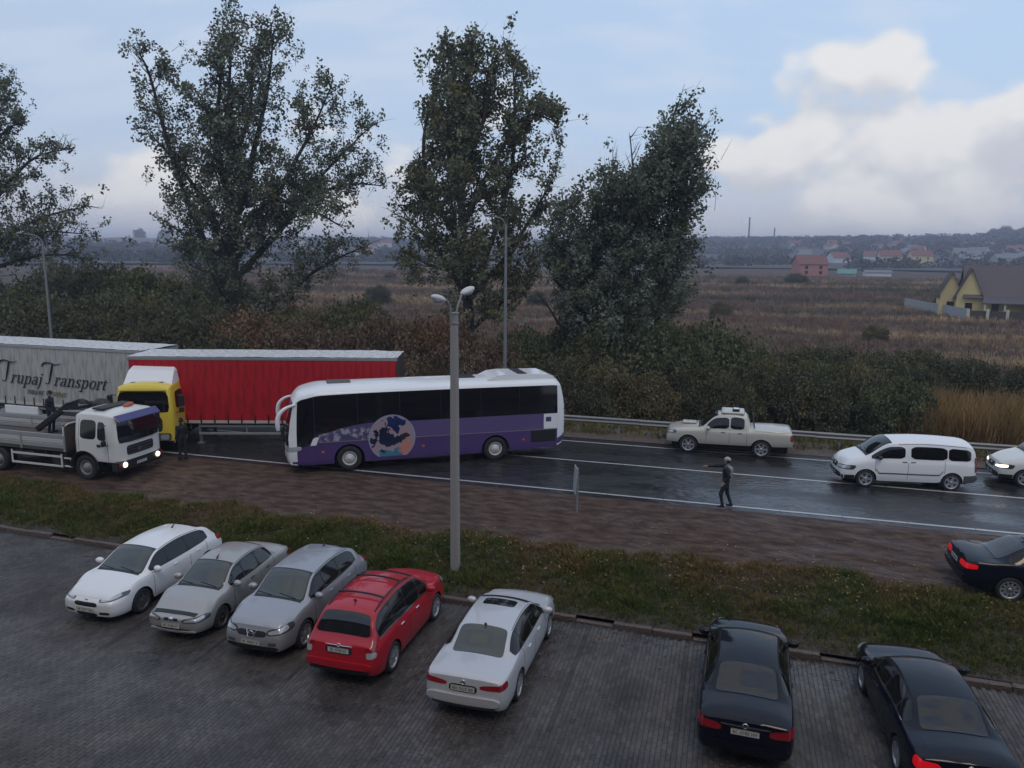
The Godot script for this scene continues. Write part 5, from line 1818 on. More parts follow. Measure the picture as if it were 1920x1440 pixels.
func build_road_cars() -> void:
	# dark saloon on the shoulder at the right edge
	var d := car_spec(0.91, 1.46, 2.89, 0.85, 1.05, 0.335, [1.20, 1.0], 0.40, -1.05, [-1.80, 1.06], 0.72, 1.0, 0.965, {"rwb": 0.68})
	car("dark_saloon", "dark blue saloon with lit tail lamp on the muddy shoulder at the right edge", "car", Vector3(8.75, 0.715, -22.35), 1.5, d, "navy", {
		"windows": [[-1.45, -0.98, 1.1, 1.86], [-0.94, -0.16], [-0.12, 0.58], [0.62, 0.96, 1.10, 1.8]], "seams": [-0.14, 0.86], "handles": [-0.62, 0.2], "handle_mat": "navy",
		"headlamp": [0.5, 0.45, [0.56, 0.68], [0.62, 0.74]], "tail": [0.5, 0.26, [0.76, 0.92], [0.80, 0.92]], "tail_mat": "lamp_red_lit",
		"front_pieces": [["grille", -0.4, 0.4, 0.5, 0.64, "black_plastic"]],
		"back_pieces": [["rear_bumper", -1.0, 1.0, 0.46, 0.62, "navy", 0.045]],
		"back_plate": ["BC 1180 AA", 0.80], "antenna": -0.9, "rim": "ten", "rim_mat": "rim_silver", "rsw0": 0.93, "rsw": 0.9})
	# pickup
	d = car_spec(0.90, 1.80, 3.085, 0.90, 1.27, 0.375, [1.05, 1.20], 0.32, -0.88, [-1.12, 1.22], 1.00, 1.20, 1.13, {"gw": 0.70})
	d.top = [[d.xr, 1.18], [d.xr + 0.12, 1.235], [-2.0, 1.255], [-1.18, 1.235], [-1.08, 1.25], [-0.98, 1.62], [-0.86, 1.755], [-0.3, 1.80], [0.32, 1.75], [1.05, 1.20], [1.7, 1.16], [2.2, 1.08], [d.xf, 1.0]]
	d.belt = [[d.xr, 1.14], [-1.2, 1.15], [-0.9, 1.13], [1.05, 1.10], [1.3, 1.08], [2.2, 1.0], [d.xf, 0.95]]
	d.rw = [[d.xr, 0.74], [-1.2, 0.80], [-1.06, 0.72], [-0.86, 0.63], [0.32, 0.64], [1.05, 0.74], [2.1, 0.70], [d.xf, 0.62]]
	d.sill = [[d.xr, 0.55], [-1.6, 0.50], [1.5, 0.45], [d.xf, 0.45]]
	d.w = [[d.xr, 0.84], [d.xr + 0.1, 0.88], [-1.6, 0.90], [1.4, 0.90], [2.05, 0.86], [2.3, 0.78], [d.xf, 0.70]]
	d.br = 0.02
	d.ra = 0.45
	var c := car("pickup", "beige silver double-cab pickup with lidded bed and raised roof by the guardrail", "pickup", Vector3(0.0, RY, -34.62), 180.5, d, "beige_silver", {
		"windows": [[-0.80, -0.22], [-0.16, 0.74, 1.10, 1.86]], "seams": [-0.19, 0.78, -0.92], "handles": [-0.62, 0.08], "handle_mat": "black_plastic",
		"headlamp": [0.55, 0.36, [0.78, 0.92], [0.84, 1.0]], "tail": [0.9, 0.10, [0.80, 1.06], [0.80, 1.06]],
		"front_pieces": [["grille", -0.5, 0.5, 0.72, 0.92, "chrome"], ["lower_bumper", -0.96, 0.96, 0.46, 0.60, "grey_plastic"]],
		"back_pieces": [["rear_bumper", -0.95, 0.95, 0.56, 0.68, "black_plastic", 0.08]],
		"surround": false, "rim": "six", "front_glass": "glass", "rear_window": false, "ww": 0.26, "mirror_mat": "beige_silver", "back_plate": ["BC 6612 BX", 0.74]})
	obj("bed_lid_seam", side_patch(d, -2.72, -1.2, 1.02, 1.16, -1.0, 0.006, 0, 0, 0), "ink", c)
	obj("bed_lid_seam", side_patch(d, -2.72, -1.2, 1.02, 1.16, 1.0, 0.006, 0, 0, 0), "ink", c)
	var st := st_new()
	cbox(st, Vector3(1.55, 1.225, 0), Vector3(0.62, 0.07, 0.46), 0.03)
	obj("bonnet_scoop", st, "beige_silver", c)
	st = st_new()
	cbox(st, Vector3(-0.3, 1.83, 0), Vector3(1.0, 0.10, 1.05), 0.04)
	obj("roof_pod", st, "beige_silver", c)
	st = st_new()
	cbox(st, Vector3(-0.42, 1.93, -0.25), Vector3(0.30, 0.12, 0.34), 0.03)
	obj("beacon_box", st, "black_plastic", c)
	st = st_new()
	cbox(st, Vector3(-0.42, 2.00, -0.25), Vector3(0.24, 0.03, 0.28), 0.012)
	obj("beacon_lid", st, "white", c)
	st = st_new(true)
	for s in [-1.0, 1.0]:
		tube(st, [Vector3(-1.22, 1.24, s * 0.66), Vector3(-1.16, 1.72, s * 0.52), Vector3(-1.16, 1.72, 0)], [0.03], 6)
	obj("roll_bar", st, "black_plastic", c)
	# two white vans
	for q in [[Vector3(6.62, RY, -31.72), 188.0, "white people carrier van with dark side windows crossing the centre line", 1.88, 0.95, 3.05, "van"], [Vector3(12.75, RY, -33.4), 181.0, "white van with lit headlamp just entering at the right edge", 2.05, 0.97, 3.3, "van"]]:
		var hh: float = q[3]
		var hw: float = q[4]
		var wb: float = q[5]
		d = car_spec(hw, hh, wb, 0.80, 0.84, 0.335, [1.45, 1.22], 0.62, -1.9, [-2.36, 1.3], 0.90, 1.2, 1.16, {"gw": 0.74})
		d.top = [[d.xr, hh - 0.20], [d.xr + 0.10, hh - 0.11], [d.xr + 0.40, hh - 0.05], [-0.6, hh], [0.62, hh - 0.07], [1.5, 1.24], [1.85, 1.12], [2.22, 0.98], [d.xf, 0.86]]
		d.belt = [[d.xr, 1.13], [0.6, 1.13], [1.45, 1.07], [1.7, 1.0], [2.2, 0.88], [d.xf, 0.80]]
		d.rw = [[d.xr, hw * 0.78], [d.xr + 0.3, hw * 0.80], [0.6, hw * 0.78], [1.45, hw * 0.80], [2.1, hw * 0.74], [d.xf, hw * 0.6]]
		d.crown = [[d.xr, 0.16], [d.xr + 0.4, 0.14], [0.6, 0.11], [1.4, 0.06], [d.xf, 0.03]]
		d.sill = [[d.xr, 0.36], [-1.6, 0.30], [1.6, 0.28], [d.xf, 0.28]]
		d.tail = [[0.3, 0.0], [0.9, 0.0], [1.2, -0.02], [hh, -0.16]]
		d.w = [[d.xr, hw * 0.90], [d.xr + 0.08, hw * 0.95], [d.xr + 0.3, hw * 0.99], [0.0, hw], [1.5, hw * 0.99], [2.0, hw * 0.93], [2.26, hw * 0.84], [d.xf, hw * 0.74]]
		d.rl = 0.25
		d.br = 0.03
		c = car("white_van", q[2], "van", q[0], q[1], d, "white" if hh < 2.0 else "cream_white", {
			"windows": [[0.16, 1.34, 1.05, 1.80], [-1.32, -0.04, 1.05, 1.80], [-2.15, -1.36, 1.05, 1.80]], "seams": [0.04, 1.2, -1.25], "handles": [0.18, -0.12], "handle_mat": "black_plastic",
			"headlamp": [0.52, 0.42, [0.62, 0.76], [0.66, 0.84]], "tail": [0.9, 0.08, [0.75, 1.3], [0.75, 1.3]], "head_mat": "lamp_clear" if hh < 2.0 else "headlamp_lit",
			"front_pieces": [["grille", -0.42, 0.42, 0.60, 0.78, "black_plastic"], ["lower_bumper", -1.0, 1.0, 0.28, 0.48, "black_plastic", 0.02]],
			"back_pieces": [["rear_bumper", -0.98, 0.98, 0.36, 0.62, "grey_plastic", 0.06], ["rear_window_glass", -0.8, 0.8, 1.16, 1.6, "glass"]],
			"surround": false, "rim": "five", "emblems": [[true, 0.70, 0.07]], "rear_window": false, "front_glass": "glass", "mirror_mat": "black_plastic", "mirror_x": 1.1, "ww": 0.225, "front_plate": ["BC 7338 HO", 0.40]})
		for s in [-1.0, 1.0]:
			obj("rubbing_strip", side_patch(d, -1.6 + d.ra + 0.02, 1.6 - d.ra - 0.02, 0.34, 0.39, s, 0.012, 0, 0, 0), "grey_plastic", c)
			obj("bumper_corner", side_patch(d, d.xr + 0.01, -wb / 2 - d.ra - 0.01, 0.0, 0.36, s, 0.010, 0, 0, 0), "grey_plastic", c)
			obj("bumper_corner", side_patch(d, wb / 2 + d.ra + 0.01, d.xf - 0.01, 0.0, 0.26, s, 0.010, 0, 0, 0), "black_plastic", c)
			obj("roof_channel", side_patch(d, -2.0, 0.4, 1.93, 1.96, s, 0.003, 0, 0, 0), "grey_plastic", c)

# ---------------------------------------------------------------- purple coach
func emblem_disc() -> ArrayMesh:
	# flat round print, cut off by the lower edge of the coach's side
	var st := SurfaceTool.new()
	st.begin(Mesh.PRIMITIVE_TRIANGLES)
	var n := 48
	var cut := -0.80
	for k in n:
		for e in [[0.0, 0.0], [cos(TAU * (k + 1) / n), sin(TAU * (k + 1) / n)], [cos(TAU * k / n), sin(TAU * k / n)]]:
			var p := Vector2(e[0], maxf(e[1], cut))
			st.set_normal(Vector3(0, 0, 1))
			st.set_uv(Vector2(0.5 + p.x * 0.5, 0.5 - p.y * 0.5))
			st.add_vertex(Vector3(p.x, p.y, 0) * 0.95)
	return st.commit()

func emblem_print() -> StandardMaterial3D:
	var im := Image.create(256, 256, false, Image.FORMAT_RGB8)
	var n := FastNoiseLite.new()
	n.seed = 15
	n.frequency = 0.018
	n.fractal_octaves = 4
	var blob := func(x: float, y: float, cx: float, cy: float, rx: float, ry: float) -> float:
		return 1.0 - Vector2((x - cx) / rx, (y - cy) / ry).length() + n.get_noise_2d(x * 256.0, y * 256.0) * 0.9
	for j in 256:
		for i in 256:
			var x := i / 255.0
			var y := j / 255.0
			var c := Color(0.60, 0.53, 0.56)
			if blob.call(x, y, 0.58, 0.90, 0.34, 0.18) > 0.0:
				c = Color(0.24, 0.46, 0.56)
			if blob.call(x, y, 0.82, 0.72, 0.16, 0.20) > 0.1:
				c = Color(0.72, 0.48, 0.42)
			if blob.call(x, y, 0.40, 0.52, 0.30, 0.22) > 0.12:
				c = Color(0.06, 0.08, 0.16).lerp(Color(0.10, 0.16, 0.30), clampf(y * 1.4 - 0.2, 0.0, 1.0))
			if blob.call(x, y, 0.55, 0.16, 0.24, 0.12) > 0.1:
				c = Color(0.10, 0.16, 0.36)
			if blob.call(x, y, 0.60, 0.34, 0.10, 0.16) > 0.2:
				c = Color(0.10, 0.12, 0.28)
			if blob.call(x, y, 0.80, 0.46, 0.16, 0.05) > 0.25:
				c = Color(0.22, 0.14, 0.18)
			if Vector2(x - 0.5, y - 0.5).length() > 0.475:
				c = Color(0.55, 0.58, 0.66)
			im.set_pixel(i, j, c)
	var m := mat("emblem_print", Color.WHITE, 0.35)
	m.albedo_color = Color.WHITE
	m.albedo_texture = ImageTexture.create_from_image(im)
	return m

func side_y(d: Dictionary, x0: float, x1: float, y0: float, y1: float, side: float, off: float, shift := 0.0) -> SurfaceTool:
	# piece of the side given by heights, untouched by the wheel arches
	return patch(func(a: float, b: float) -> Vector3:
		var y := lerpf(y0, y1, b)
		var x := lerpf(x0, x1, a) + shift * b
		var s := ip(d.sill, x)
		var top := ip(d.belt, x)
		y = minf(y, top)
		return warp(d, x, ip(d.w, x) * ip(d.side, (y - s) / (top - s)), y) * Vector3(1, 1, side), maxi(2, int((x1 - x0) * 6)), 4, off)

func build_bus() -> void:
	var xf := 5.28
	var xr := -6.10
	var d := {"hw": 1.275, "xf": xf, "xr": xr, "axles": [-3.02, 3.02], "wr": 0.50, "ra": 0.60, "fl": 0.55, "rl": 0.4, "bf": 0.20, "br": 0.06, "bow": 0.012, "arc": 3.0}
	d.top = [[xr, 3.14], [xr + 0.16, 3.32], [xr + 0.6, 3.40], [0.0, 3.42], [4.0, 3.40], [4.75, 3.26], [xf - 0.1, 3.02], [xf, 2.88]]
	d.belt = [[xr, 1.92], [2.2, 1.92], [3.1, 1.80], [3.95, 1.58], [4.30, 1.50], [4.62, 1.12], [xf, 1.0]]
	d.sill = [[xr, 0.62], [xr + 0.5, 0.45], [-3.0, 0.36], [4.4, 0.33], [xf, 0.36]]
	d.w = [[xr, 1.12], [xr + 0.06, 1.2], [xr + 0.2, 1.262], [xr + 0.5, 1.275], [4.5, 1.275], [4.95, 1.25], [xf - 0.08, 1.19], [xf, 1.10]]
	d.rw = [[xr, 1.05], [xr + 0.4, 1.17], [4.2, 1.17], [xf, 0.98]]
	d.crown = [[xr, 0.18], [xr + 0.5, 0.22], [4.0, 0.22], [xf, 0.18]]
	d.side = [[0.0, 0.975], [0.08, 1.0], [1.0, 1.0]]
	d.nose = [[0.3, -0.06], [0.8, 0.0], [1.3, 0.0], [2.0, -0.08], [3.3, -0.42]]
	d.tail = [[0.5, -0.10], [0.9, 0.0], [2.0, 0.0], [3.4, -0.22]]
	var mid := Vector3(-11.80, 0, -28.25)
	var root := thing("coach", "purple and white coach with round globe emblem standing slantwise across the road", "coach", Vector3(mid.x - 0.545 * 1.27, RY + 0.01, mid.z - 0.839 * 1.27), 180.0 + 32.5)
	obj("body", body_shape(d), "purple", root)
	var st := st_new()
	cbox(st, Vector3(-0.4, 0.62, 0), Vector3(10.9, 0.5, 1.9), 0.05)
	obj("underbody", st, "underside", root)
	for xa in d.axles:
		for s in [-1.0, 1.0]:
			wheel(root, xa, s * 1.10, 0.50, 0.30, "bus", "lamp_white", 0.0)
	# white roof that wraps down to the windows
	obj("roof", patch(func(a: float, b: float) -> Vector3:
		var x := lerpf(xr, xf, a)
		var t := b * 2.0 - 1.0
		return sp(d, x, 3.0 - absf(t) * 1.055, 1.0 if t >= 0.0 else -1.0), 90, 28, 0.020, 0.0, Vector3(0, 1.5, 0)), "white", root)
	for s in [-1.0, 1.0]:
		var x0 := xr + 0.34
		for k in 6:
			var x1 := x0 + 1.685
			obj("side_window", side_patch(d, x0 + 0.006, x1 - 0.006, 1.0, 1.945, s, 0.007, 0, 0, 0.0), "tint_glass", root)
			x0 = x1
		obj("driver_window", side_patch(d, 4.358, 5.02, 1.0, 1.945, s, 0.007, 0, 0, 0.02), "tint_glass", root)
		obj("front_pillar", side_patch(d, 5.03, xf, 0.0, 1.93, s, 0.010, 0, 0, 0), "white", root)
		obj("rear_pillar", side_patch(d, xr, xr + 0.33, 0.0, 1.94, s, 0.010, 0, 0, 0), "white", root)
		obj("upper_panel", side_y(d, xr + 0.34, 2.2, 1.25, 1.91, s, 0.006), "pale_purple", root)
		obj("waist_strip", side_y(d, xr + 0.34, 4.2, 1.215, 1.24, s, 0.012), "grey_steel", root)
		obj("white_flash", side_y(d, xr + 0.335, xr + 0.95, 1.25, 1.90, s, 0.010), "white", root)
		obj("rear_badge", side_y(d, xr + 0.62, xr + 0.86, 1.56, 1.76, s, 0.014), "blue_visor", root)
		var pr: StandardMaterial3D
		if not M.has("print_grey"):
			pr = mat("print_grey", Color.WHITE, 0.35)
			pr.albedo_color = Color.WHITE
			pr.albedo_texture = noise_tex(71, 0.02, 4, [[0.42, Color(0.075, 0.06, 0.15)], [0.55, Color(0.16, 0.15, 0.22)], [0.72, Color(0.34, 0.33, 0.38)]], 256)
			tri(pr, 0.6, false)
		obj("printed_panel", side_y(d, 2.21, 4.18, 1.25, 1.90, s, 0.008), "print_grey", root)
		obj("white_wedge", side_y(d, 4.30, 4.52, 1.12, 1.44, s, 0.009, -0.12), "white", root)
		# louvred engine grille at the rear
		for k in 8:
			obj("grille_slat", side_y(d, xr + 0.42, xr + 1.50, 0.70 + 0.06 * k, 0.735 + 0.06 * k, s, 0.014), "black_plastic", root)
		obj("grille_back", side_y(d, xr + 0.40, xr + 1.52, 0.68, 1.19, s, 0.004), "ink", root)
		for x in [-4.3, -1.4, 0.0, 4.0]:
			obj("marker_lamp", side_y(d, x, x + 0.10, 0.80, 0.87, s, 0.012), "amber", root)
		for x in [-1.75, -0.2, 2.1, 4.28]:
			obj("hatch_seam", side_y(d, x, x + 0.016, 0.45, 1.2, s, 0.002), "ink", root)
		obj("headlight", wrap_patch(d, true, 0.62, 0.42, [0.78, 1.02], [0.95, 1.12], s, 0.014), "lamp_clear", root)
		obj("taillight", cap_patch(d, false, s * 0.80, s * 0.96, 0.85, 1.5, 0.016), "lamp_red", root)
		# long-armed mirrors
		st = st_new(true)
		tube(st, smooth_line([Vector3(5.02, 2.74, s * 1.02), Vector3(5.36, 2.66, s * 1.14), Vector3(5.62, 2.46, s * 1.20), Vector3(5.72, 2.18, s * 1.22), Vector3(5.71, 1.78, s * 1.22)], 12), [0.045, 0.05, 0.055, 0.06, 0.07, 0.075, 0.08, 0.085, 0.09, 0.09, 0.09, 0.085, 0.055], 10)
		obj("mirror_arm", st, "white", root)
	obj("front_mask", cap_patch(d, true, -0.99, 0.99, 0.38, 1.02, 0.010, 0.0), "white", root)
	obj("windshield", cap_patch(d, true, -0.97, 0.97, 1.06, 2.62, 0.010, 0.05), "tint_glass", root)
	obj("rear_panel", cap_patch(d, false, -0.99, 0.99, 0.64, 2.85, 0.010, 0.0), "white", root)
	obj("rear_window", cap_patch(d, false, -0.85, 0.85, 2.0, 2.65, 0.016), "tint_glass", root)
	plate(root, "BC 3389 AA", capp(d, true, 0.0, v_at(d, xf, 0.55)) + Vector3(0.03, 0, 0), Vector3(0, 90, 0))
	# roof gear
	st = st_new()
	var prof := PackedVector2Array([Vector2(-5.75, 3.30), Vector2(-5.70, 3.46), Vector2(-5.45, 3.54), Vector2(-3.6, 3.58), Vector2(-3.15, 3.54), Vector2(-2.75, 3.36)])
	prism(st, prof, -0.86, 0.86)
	var ac := obj("air_conditioner", st, "white", root)
	st = st_new()
	for k in 3:
		cbox(st, Vector3(-4.35, 3.575, -0.5 + 0.5 * k), Vector3(0.42, 0.05, 0.34), 0.02)
	obj("fan_grille", st, "black_plastic", ac)
	for x in [3.3, -1.9]:
		st = st_new()
		cbox(st, Vector3(x, 3.42, 0), Vector3(0.95, 0.09, 0.75), 0.03)
		obj("roof_hatch", st, "black_plastic" if x < 0 else "grey_plastic", root)
	for x in [4.05, 0.75, -2.25]:
		obj("roof_seam", patch(func(a: float, b: float) -> Vector3:
			var t := b * 2.0 - 1.0
			return sp(d, x + a * 0.03, 3.0 - absf(t) * 1.08, 1.0 if t >= 0.0 else -1.0), 1, 20, 0.015, 0.0, Vector3(0, 1.5, 0)), "ink", root)
	var em := obj("globe_emblem", emblem_disc(), emblem_print(), root, Vector3(1.32, 1.26, -1.289), Vector3(0, 180, 0))
	em.set_meta("label", "round printed globe emblem")

# ---------------------------------------------------------------- lorries
func trailer(called: String, label: String, at: Vector3, turn: float, length: float, curtain: String, top: float, text := false) -> Node3D:
	var root := thing(called, label, "trailer", at, turn)
	var hl := length / 2
	var hw := 1.27
	var y0 := 1.22
	var n := FastNoiseLite.new()
	n.seed = int(length * 100.0)
	n.frequency = 0.5
	for s in [-1.0, 1.0]:
		var g := []
		for i in 141:
			var x := lerpf(-hl + 0.06, hl - 0.06, i / 140.0)
			var row := []
			for j in 9:
				var t := j / 8.0
				var rip := (sin(x * 11.0) * 0.008 + n.get_noise_2d(x * 1.6, t * 1.5) * 0.035) * sin(PI * clampf(t + 0.06, 0, 1))
				row.append(Vector3(x, lerpf(y0 - 0.10, top - 0.10, t), s * (hw - 0.01 + rip)))
			g.append(row)
		var st := st_new(true)
		grid(st, g)
		obj("curtain", st, curtain, root)
		var stb := st_new()
		cbox(stb, Vector3(0, top - 0.07, s * (hw - 0.03)), Vector3(length, 0.13, 0.09), 0.015)
		obj("top_rail", stb, "grey_steel" if curtain == "curtain_red" else "alu", root)
		stb = st_new()
		cbox(stb, Vector3(0, y0 - 0.15, s * (hw - 0.05)), Vector3(length, 0.13, 0.12), 0.012)
		obj("bottom_rail", stb, "alu_pale", root)
		var strap := st_new()
		cbox(strap, Vector3(0, 0.11, 0), Vector3(0.05, 0.42, 0.012), 0.003)
		cbox(strap, Vector3(0, 0.02, 0.008), Vector3(0.075, 0.10, 0.02), 0.004)
		var sm := mesh_of(strap)
		var k := -hl + 0.4
		while k < hl - 0.2:
			obj("strap", sm, "black_plastic", root, Vector3(k, y0 - 0.13, s * (hw + 0.022)))
			k += 0.6
		stb = st_new()
		for y in [0.52, 0.86]:
			cbox(stb, Vector3(0.9, y, s * 1.15), Vector3(length * 0.36, 0.11, 0.04), 0.01)
		for x in [-1.2, 0.9, 3.0]:
			cbox(stb, Vector3(x, 0.85, s * 1.12), Vector3(0.06, 0.6, 0.05), 0.008)
		obj("side_guard", stb, "alu", root)
		stb = st_new()
		cbox(stb, Vector3(hl - 2.9, 0.55, s * 0.85), Vector3(0.14, 1.1, 0.14), 0.01)
		cbox(stb, Vector3(hl - 2.9, 0.03, s * 0.85), Vector3(0.30, 0.06, 0.30), 0.01)
		obj("landing_leg", stb, "grey_steel", root)
		for x in [-hl + 2.2, -hl + 3.5, -hl + 4.8]:
			wheel(root, x, s * 1.05, 0.52, 0.36, "truck", "grey_steel")
	# tarpaulin roof, slightly slack between its bows
	var g2 := []
	for i in 85:
		var x := lerpf(-hl, hl, i / 84.0)
		var row := []
		for j in 9:
			var t := j / 8.0
			var sag := 0.035 * absf(sin(x * 5.2)) * sin(PI * t) + n.get_noise_2d(x * 3.0, t * 4.0) * 0.03
			if x < -hl + 1.2:
				sag += absf(n.get_noise_2d(x * 9.0, t * 9.0)) * 0.10
			row.append(Vector3(x, top - 0.005 + 0.02 * sin(PI * t) - sag * 0.6 + 0.03, lerpf(-hw + 0.005, hw - 0.005, t)))
		g2.append(row)
	var st2 := st_new(true)
	grid(st2, g2)
	obj("roof_tarpaulin", st2, "tarp_white", root)
	st2 = st_new()
	cbox(st2, Vector3(hl - 0.03, (y0 + top) / 2 - 0.1, 0), Vector3(0.06, top - y0 + 0.1, 2 * hw - 0.02), 0.012)
	obj("front_wall", st2, "alu", root)
	for s in [-1.0, 1.0]:
		st2 = st_new()
		cbox(st2, Vector3(-hl + 0.03, (y0 + top) / 2 - 0.1, s * 0.63), Vector3(0.05, top - y0 + 0.05, 1.23), 0.012)
		for z in [0.25, 1.0]:
			cbox(st2, Vector3(-hl - 0.01, (y0 + top) / 2 - 0.1, s * z), Vector3(0.035, top - y0, 0.035), 0.008)
		obj("rear_door", st2, "brown_panel" if curtain == "curtain_red" else "alu", root)
	st2 = st_new()
	for s in [-1.0, 1.0]:
		cbox(st2, Vector3(0, 0.92, s * 0.5), Vector3(length - 0.3, 0.26, 0.12), 0.01)
	for k in 12:
		cbox(st2, Vector3(lerpf(-hl + 0.4, hl - 0.4, k / 11.0), 1.02, 0), Vector3(0.09, 0.12, 2.3), 0.01)
	cbox(st2, Vector3(0, 1.10, 0), Vector3(length - 0.1, 0.05, 2.44), 0.01)
	obj("chassis", st2, "chassis", root)
	st2 = st_new()
	cbox(st2, Vector3(-hl + 0.1, 0.62, 0), Vector3(0.1, 0.14, 2.4), 0.02)
	obj("rear_bumper", st2, "alu", root)
	for s in [-1.0, 1.0]:
		st2 = st_new()
		cbox(st2, Vector3(-hl + 0.04, 0.78, s * 0.95), Vector3(0.05, 0.13, 0.42), 0.01)
		obj("taillight", st2, "lamp_red", root)
	if text:
		# script lettering, leaning and with a big swash on each capital
		var x := -1.75
		for wd in [["rupaj", -2.75], ["ransport", -0.15]]:
			var w := Node3D.new()
			w.name = "lettering" if wd[0] == "rupaj" else "lettering_001"
			root.add_child(w)
			w.position = Vector3(x, 2.36, hw + 0.035)
			w.rotation_degrees.z = -1.2
			obj("word", letters(wd[0], 0.56, false, true, 0.42, 0.006, true), "ink", w, Vector3(0.66, 0, 0))
			var sw := st_new(true)
			tube(sw, smooth_line([Vector3(-0.05, 0.62, 0), Vector3(0.05, 0.80, 0), Vector3(0.35, 0.86, 0), Vector3(0.75, 0.78, 0), Vector3(1.12, 0.86, 0)], 16), [0.014, 0.02, 0.03, 0.034, 0.036, 0.036, 0.034, 0.032, 0.03, 0.03, 0.032, 0.03, 0.026, 0.022, 0.018, 0.014, 0.01], 6)
			tube(sw, smooth_line([Vector3(0.60, 0.80, 0), Vector3(0.52, 0.50, 0), Vector3(0.42, 0.15, 0), Vector3(0.32, -0.12, 0), Vector3(0.20, -0.20, 0), Vector3(0.08, -0.15, 0)], 16), [0.022, 0.034, 0.04, 0.042, 0.042, 0.04, 0.038, 0.034, 0.03, 0.026, 0.022, 0.02, 0.018, 0.016, 0.016, 0.016, 0.014], 6)
			obj("capital", sw, "ink", w)
			x = 0.95
		var t2 := obj("small_lettering", letters("TIRANE", 0.20, true, true, 0.3, 0.005), "grey_plastic", root, Vector3(0.35, 1.68, hw + 0.03))
		t2.rotation_degrees.z = -1.0
		t2 = obj("small_lettering", letters("LUSHNJE", 0.20, true, true, 0.3, 0.005), mat("olive_ink", Color(0.16, 0.15, 0.05), 0.6), root, Vector3(1.65, 1.66, hw + 0.03))
		t2.rotation_degrees.z = -1.0
		st2 = st_new()
		cbox(st2, Vector3(-0.7, 0.72, 1.12), Vector3(2.1, 0.42, 0.3), 0.03)
		obj("pallet_box", st2, "white", root)
	return root

func cab_spec(hw: float, xr: float, xf: float, sill: float, belt: float, h: float, axle: float, wr: float) -> Dictionary:
	var d := {"hw": hw, "xf": xf, "xr": xr, "axles": [axle], "wr": wr, "ra": wr + 0.10, "fl": 0.4, "rl": 0.3, "bf": 0.07, "br": 0.0, "bow": 0.01, "arc": 2.6}
	d.top = [[xr, h - 0.10], [xr + 0.12, h - 0.03], [(xr + xf) / 2, h], [xf - 0.35, h - 0.03], [xf - 0.10, h - 0.10], [xf, h - 0.22]]
	d.belt = [[xr, belt], [xf, belt - 0.04]]
	d.sill = [[xr, sill], [xf, sill]]
	d.w = [[xr, hw * 0.95], [xr + 0.06, hw * 0.985], [xr + 0.2, hw], [xf - 0.45, hw], [xf - 0.16, hw * 0.985], [xf - 0.05, hw * 0.95], [xf, hw * 0.90]]
	d.rw = [[xr, hw * 0.84], [xf - 0.3, hw * 0.88], [xf, hw * 0.82]]
	d.crown = [[xr, 0.12], [xf - 0.3, 0.14], [xf, 0.10]]
	d.side = [[0.0, 0.99], [0.1, 1.0], [1.0, 0.995]]
	d.nose = [[sill, 0.0], [belt, 0.0], [h - 0.3, -0.14], [h, -0.24]]
	d.tail = [[0.0, 0.0], [4.0, 0.0]]
	d.belt_y = belt
	return d

func truck_mirror(root: Node3D, p: Vector3, s: float) -> void:
	var st := st_new()
	cbox(st, Vector3(0, 0, s * 0.22), Vector3(0.12, 0.52, 0.24), 0.04)
	cbox(st, Vector3(0, -0.40, s * 0.20), Vector3(0.12, 0.22, 0.22), 0.04)
	var o := obj("mirror", st, "black_plastic", root, p)
	st = st_new(true)
	tube(st, [Vector3(-0.05, 0.24, -0.02 * s), Vector3(0, 0.27, s * 0.20)], [0.022], 6)
	tube(st, [Vector3(-0.05, -0.52, -0.02 * s), Vector3(0, -0.50, s * 0.2)], [0.022], 6)
	obj("mirror_arm", st, "black_plastic", o)

